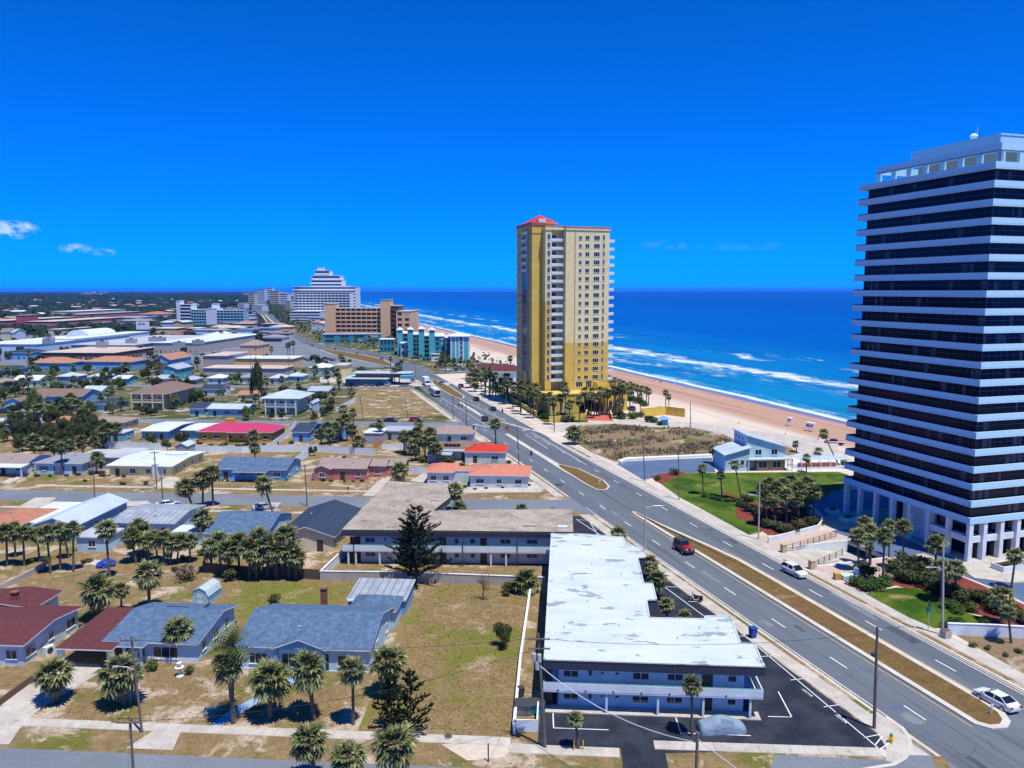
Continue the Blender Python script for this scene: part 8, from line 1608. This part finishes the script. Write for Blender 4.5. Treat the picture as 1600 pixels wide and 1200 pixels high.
car('pickup', 'maroon', (1303, 695), rad(170), 'dark red pickup truck parked on the sand near the leaning palm', 'pickup truck', z0=-.6); car('suv', 'navy', (987, 641), rad(100), 'dark blue car under the seaward palms of the yellow tower'); car('suv', 'black', (975, 640), rad(100), 'black car beside the blue one at the yellow tower'); jeep((1018, 659), rad(10), 'black off-road car by the end of the yellow wall', 'black', near=False)
for i in range(26):
    x, y = (690 + (i % 13) * 8 + rg.uniform(-2, 2), 572 + (i // 13) * 7 + rg.uniform(-1, 1)); car(rg.choice(('sedan', 'suv')), rg.choice(('black', 'grey', 'silver', 'white', 'navy')), (x, y), rad(rg.choice((15, 100))), 'car in the packed resort car park', group='cars in the resort car park')
for i in range(12): car(rg.choice(('sedan', 'suv')), rg.choice(('black', 'grey', 'silver', 'navy', 'maroon')), (452 + i * 6.2, 561 + (i % 3) * 1.5), rad(70), 'car in the lot beside the big leafy trees', group='cars in the lot by the leafy trees', z0=ZB)
for i in range(30):
    x, y = rg.uniform(20, 330), rg.choice((526, 529, 533, 556, 566)); q = G(x, y)
    if free(*q, 2): car(rg.choice(('sedan', 'suv')), rg.choice(('black', 'grey', 'silver', 'white', 'red')), (x, y), rad(rg.choice((0, 90))), 'small car parked in the mall lots', group='cars in the mall lots', z0=ZB)
bike((1087, 939), rad(160), 'black touring motorcycle parked in the dark motel lot'); bike((718, 608), RA, 'dark motorcycle riding behind the dark red car', z0=0)
# car under a fitted cover
g = G(1127, 1142); t = thing('covered_car', 'car under a pale blue-grey fitted cover in the motel lot', 'covered car', (*g, ZB + .02), rad(3)); st = [(-2.45, 0, .55, .7), (-2.3, 0, .95, .9), (-1.6, 0, 1.12, .98), (-.9, 0, 1.5, .92), (0, 0, 1.58, .9), (.7, 0, 1.45, .92), (1.4, 0, 1.05, .98), (2.1, 0, .88, .9), (2.45, 0, .5, .7)]
mb = MB(); 
def sm(st):
    out = []
    for a, b in zip(st, st[1:]):
        for k in range(3): q = k / 3; out.append(tuple(x + (y - x) * q + (0 if i != 3 else rg.uniform(-.012, .012)) for i, (x, y) in enumerate(zip(a, b))))
    return out + [st[-1]]
for (x, z0, z1, w) in sm(st):
    for k in range(13): a = math.pi * k / 12; y = -w * math.cos(a); zz = z1 * min(1, math.sin(a) * 1.0 + .0) ** .45 if k not in (0, 12) else 0; mb.v.append((x, y * (1.06 - .16 * (zz / z1) ** 3) + rg.uniform(-.008, .008), zz + rg.uniform(-.006, .006) * (zz > 0)))
n = len(mb.v) // 13
for i in range(n - 1):
    for k in range(12): mb.f.append((i * 13 + k, (i + 1) * 13 + k, (i + 1) * 13 + k + 1, i * 13 + k + 1)); mb.m.append(1 if (11 <= i <= 16 and k in (2, 3)) else 0)
mb.f.append(tuple(range(13))); mb.m.append(0); mb.f.append(tuple(reversed(range((n - 1) * 13, n * 13)))); mb.m.append(0)
mb.build('fitted_cover', ['cover_fabric', 'cover_dark'], t, smooth=True)
for x in (-1.4, 1.4):
    for y in (-.78, .78): link('wheel', cached(('wh', .3), lambda: wheel_mesh(.3, .2)), t, (x, y, .28))

# ---------------------------------------------------------------- people and small things
for q, lb, pz, a in [((1023, 597), 'person in dark clothes walking at the water edge, first of the group', 'walk', 0), ((1031, 599), 'person standing in the wet sand with the group', 'stand', 1), ((1033.5, 599), 'person at the water edge beside a companion', 'walk', 2), ((1072, 609), 'lone person on the wet sand further right', 'stand', 0), ((758, 530), 'person alone on the far beach strip', 'stand', 0), ((1058, 598), 'person wading near the foam', 'stand', 0), ((1154, 666), 'person on the white sand by the beach path', 'stand', 0), ((1227, 683), 'person on the sand above the blue beach house', 'walk', 0), ((1278, 692), 'person standing on the sand left of the pickup truck', 'stand', 0)]:
    person(q, rad(40 * a), lb, pz, 'cloth_dark' if 'dark' in lb or 'lone' in lb else 'cloth_red', 'cloth_dark', -2.6 if q[1] < 620 else -.9)
for q, lb in (((1234, 668), 'white lifeguard chair alone on the sand'), ((1263, 676), 'lavender beach hut chair, left of the pair'), ((1269, 677), 'lavender beach hut chair, right of the pair')):
    g = G(*q, -1.6); t = thing('lifeguard_chair', lb, 'lifeguard chair', (*g, -1.75), BA); 
    for x in (-.7, .7):
        for y in (-.6, .6): MB().tube((x * 1.3, y * 1.3, 0), (x * .8, y * .8, 2.2), .06).build('leg', ['plastic_white'], t)
    MB().box(-.7, -.6, 2.2, .7, .6, 2.3).box(-.7, .5, 2.3, .7, .6, 3.2).build('seat', ['wall_paleblue'], t); MB().box(-.9, -.8, 3.6, .9, .8, 3.7).tube((-.6, .5, 3.2), (-.6, .5, 3.6), .04).tube((.6, .5, 3.2), (.6, .5, 3.6), .04).build('canopy', ['plastic_white'], t)
def sgn(b, h, label, m='sign_green', w=.9, hh=.35, z0=0.0, arm=True):
    g = G(*b, z0); t = thing('street_sign', label, 'street sign', (*g, z0), 0); MB().tube((0, 0, 0), (0, 0, h), .05, .045, 6).build('post', ['metal_light'], t); MB().box(-w, -.02, h - .05, w, .02, h + hh - .05).build('plate', [m], t); MB().box(-.02, -w * .9, h + hh, .02, w * .9, h + hh * 1.9).build('cross_plate', [m], t)
sgn((873, 796), 5.2, 'green street name sign at the second street corner', w=.85); sgn((1450, 985), 2.6, 'small green-backed sign on the seaward pavement', w=.4, hh=.8); 
for q, lb in (((937, 759), 'white marker post on the small median island'), ((1549, 1118), 'white marker post near the end of the long median')): g = G(*q); t = thing('marker_post', lb, 'marker post', (*g, .17), 0); MB().tube((0, 0, 0), (0, 0, 1.0), .06).build('post', ['plastic_white'], t); MB().box(-.15, -.02, .7, .15, .02, 1.15).build('plate', ['plastic_white'], t)
g = G(1392, 1160, ZB); t = thing('fire_hydrant', 'yellow fire hydrant with green cap at the near street corner', 'fire hydrant', (*g, ZB), 0); MB().tube((0, 0, 0), (0, 0, .75), .19, .17, 10).tube((-.32, 0, .5), (.32, 0, .5), .1, .1, 8).tube((0, -.3, .45), (0, 0, .45), .12, .12, 8).build('barrel', ['plastic_yellow'], t); MB().tube((0, 0, .75), (0, 0, 1.0), .2, .06, 10).build('cap', ['sign_green'], t)
sheet('kerb_ramp', px((1402, 1152), (1414, 1154), (1412, 1166), (1400, 1164)), .118, 'paint_blue')
def bin_(q, label, m, s=1.0, z0=ZB): g = G(*q, z0); t = thing('rubbish_bin', label, 'rubbish bin', (*g, z0), rad(20)); MB().hexa([(-.26 * s, -.28 * s, .1), (.26 * s, -.28 * s, .1), (.26 * s, .28 * s, .1), (-.26 * s, .28 * s, .1), (-.32 * s, -.36 * s, 1.05 * s), (.32 * s, -.36 * s, 1.05 * s), (.32 * s, .36 * s, 1.05 * s), (-.32 * s, .36 * s, 1.05 * s)]).build('body', [m], t); MB().box(-.36 * s, -.4 * s, 1.05 * s, .36 * s, .4 * s, 1.13 * s).build('lid', [m], t); [MB().tube((-.3, y, .12), (-.36, y, .12), .12, .12, 8).build('wheel', ['rubber'], t) for y in (-.25, .25)]
bin_((1176, 996), 'blue wheeled rubbish bin on the kerb beside the white roof', 'plastic_blue', 1.25); bin_((814, 1088), 'dark wheeled rubbish bin by the white lot wall', 'metal_dark'); bin_((1114, 1000), 'hidden', 'metal_dark') if 0 else None
g = G(1474, 994); t = thing('litter_bin', 'square pebbled litter bin at the foot of the pale lamp pole', 'litter bin', (*G(1477, 996), .02), BA); MB().box(-.5, -.5, 0, .5, .5, 1.0).build('body', ['wall_block'], t); MB().box(-.42, -.42, 1.0, .42, .42, 1.08).build('lid', ['wall_brown'], t)
def dumpster(q, label, m): g = G(*q, ZB); t = thing('dumpster', label, 'dumpster', (*g, ZB), GA); MB().hexa([(0, 0, .1), (1.7, 0, .1), (1.7, 1.1, .1), (0, 1.1, .1), (-.05, -.15, 1.1), (1.75, -.15, 1.1), (1.75, 1.1, 1.35), (-.05, 1.1, 1.35)]).build('body', [m], t); MB().hexa([(-.08, -.2, 1.1), (1.78, -.2, 1.1), (1.78, 1.15, 1.36), (-.08, 1.15, 1.36), (-.08, -.2, 1.16), (1.78, -.2, 1.16), (1.78, 1.15, 1.42), (-.08, 1.15, 1.42)]).build('lid', ['metal_dark'], t)
dumpster((805, 1118), 'dark dumpster in the walled bin yard beside the motel', 'metal_grey'); dumpster((826, 1117), 'teal dumpster in the walled bin yard beside the motel', 'awning_teal'); wallrun('white bin-yard wall beside the motel', [(803, 1142), (839, 1143), (841, 1112)], 1.3, 'trim_white', .15)
for q, lb, sz in (((72, 1026), 'white air-conditioning unit beside the maroon-roofed house', (1.2, .6, 1.1)), ((212, 1042), 'white air-conditioning unit under the carport edge', (.8, .5, .8))): g = G(*q, ZB); t = thing('air_conditioner', lb, 'air conditioner', (*g, ZB), GA + rad(70)); MB().box(0, 0, 0, *sz).build('casing', ['plastic_white'], t); MB().tube((sz[0] / 2, -.02, sz[2] / 2), (sz[0] / 2, 0, sz[2] / 2), sz[2] * .38, sz[2] * .38, 12).build('fan_grille', ['metal_dark'], t)
def fountain(q, label, s=1.0): g = G(*q, ZB); t = thing('garden_fountain', label, 'fountain', (*g, ZB), 0); MB().tube((0, 0, 0), (0, 0, .2 * s), .5 * s, .4 * s, 12).tube((0, 0, .2 * s), (0, 0, 1.1 * s), .16 * s, .12 * s, 8).build('pedestal', ['plastic_white'], t); MB().tube((0, 0, 1.0 * s), (0, 0, 1.25 * s), .25 * s, .6 * s, 12).build('lower_bowl', ['plastic_white'], t); MB().tube((0, 0, 1.25 * s), (0, 0, 1.7 * s), .09 * s, .07 * s, 8).tube((0, 0, 1.65 * s), (0, 0, 1.85 * s), .12 * s, .34 * s, 12).build('upper_bowl', ['plastic_white'], t)
fountain((214, 1036), 'white tiered garden fountain before the carport house', 1.5); fountain((281, 1056), 'small white garden statue on the lawn beside the dark bush', .9)
g = G(165, 886, ZB); t = thing('tarpaulin_heap', 'bright blue crumpled tarpaulin over garden things behind the sunroom', 'tarpaulin', (*g, ZB), .4); mb = MB(); 
for i, (x, y, r) in enumerate(((0, 0, .9), (.9, .3, .7), (-.8, .2, .65), (.2, .8, .8))): mb.ico((x, y, .4), r, 0, 2, .22, .95)
mb.build('tarpaulin', ['tarp_blue'], t)
sheet('garden_pad', px((132, 882), (146, 875), (170, 878), (160, 886)), Z2, 'concrete'); g = G(138, 878, ZB); t = thing('fire_pit', 'dark square fire pit on the small concrete pad', 'fire pit', (*g, ZB + .03), 0); ring(-.6, -.6, .6, .6, 0, .4, .15).build('wall', ['wall_brown'], t); MB().box(-.44, -.44, 0, .44, .44, .1).build('ash', ['timber_dark'], t)
sheet('sandy_patch', px((690, 1165), (760, 1158), (800, 1165), (790, 1185), (730, 1190)), Z1, 'sand_white'); g = G(763, 1200, ZB); tag(MB().tube((0, 0, 0), (0, 0, 1.9), .07, .07, 6).build('short_post', ['metal_dark'], None, (*G(763, 1190, ZB), ZB)), 'short dark post at the edge of the near street', 'post')
for x in (897, 911): g = G(x, 1172, ZB); tag(MB().tube((0, 0, 0), (0, 0, 1.0), .07, .07, 6).build('stake', ['plastic_yellow'], None, (*g, ZB)), 'short yellow post guarding the young palm, %s one' % ('left' if x < 900 else 'right'), 'post')
g = G(433, 757, ZB); tag(MB().tube((0, 0, 0), (-1.6, 0, 2.2), .06, .06, 6).build('guy_guard', ['plastic_yellow'], None, (*g, ZB)), 'yellow leaning guy guard before the vinyl fence', 'guard post'); g = G(544, 771, ZB); t = thing('letter_box', 'small dark letter box on the pink house verge', 'letter box', (*g, ZB), 0); MB().tube((0, 0, 0), (0, 0, 1.1), .05).build('post', ['wood_pole'], t); MB().box(-.2, -.3, 1.1, .2, .3, 1.45).build('box', ['metal_dark'], t)
t = thing('beach_pavilion', 'white-framed open deck with colourful awning slats beside the beach house', 'pavilion', (*G(1252, 735), 0), rad(6))
for i in range(6): MB().box(i * 2.6, 0, 0, i * 2.6 + .15, .15, 2.6).build('post', ['trim_white'], t); MB().box(i * 2.6, 6, 0, i * 2.6 + .15, 6.15, 2.6).build('post', ['trim_white'], t)
for i in range(9): MB().box(-.3, i * .75, 2.6, 13.5, i * .75 + .35, 2.68).build('slat', ['wall_aqua' if i % 2 else 'trim_white'], t)
MB().box(1, 3, 0, 11, 4.2, 1.1).build('mural_wall', ['wall_pink'], t)
t = thing('construction_sign', 'orange-red barrier sign on the median at the junction', 'barrier sign', (*G(792, 674), .16), BA); MB().box(-.6, -.05, .5, .6, .05, 1.6).build('board', ['plastic_red'], t); MB().tube((-.5, 0, 0), (-.5, 0, .5), .04).tube((.5, 0, 0), (.5, 0, .5), .04).build('legs', ['metal_dark'], t)
t = thing('lifeguard_booth', 'small bright blue toll booth with awning on the beach road', 'booth', (*G(1038, 664), .02), rad(10)); MB().box(-1, -.8, 0, 1, .8, 2.1).build('wall', ['wall_blue'], t); MB().hexa([(-2, -1.6, 2.1), (2, -1.6, 2.1), (2, 1.6, 2.1), (-2, 1.6, 2.1), (-.3, -.3, 3.1), (.3, -.3, 3.1), (.3, .3, 3.1), (-.3, .3, 3.1)]).build('awning', ['paint_blue'], t)
t = thing('street_works_clutter', 'blue and orange street-works clutter beside the tower hedge', 'street works', (*G(1318, 905), .03), 0); MB().box(-1.5, -.5, 0, -.6, .5, 1.0).build('orange_crate', ['wall_orange'], t); MB().box(-.3, -.7, 0, 1.9, .7, .7).build('pale_sacks', ['wall_paleblue'], t); MB().box(1.9, -.3, 0, 2.3, .3, 1.8).build('blue_panel', ['paint_blue'], t)
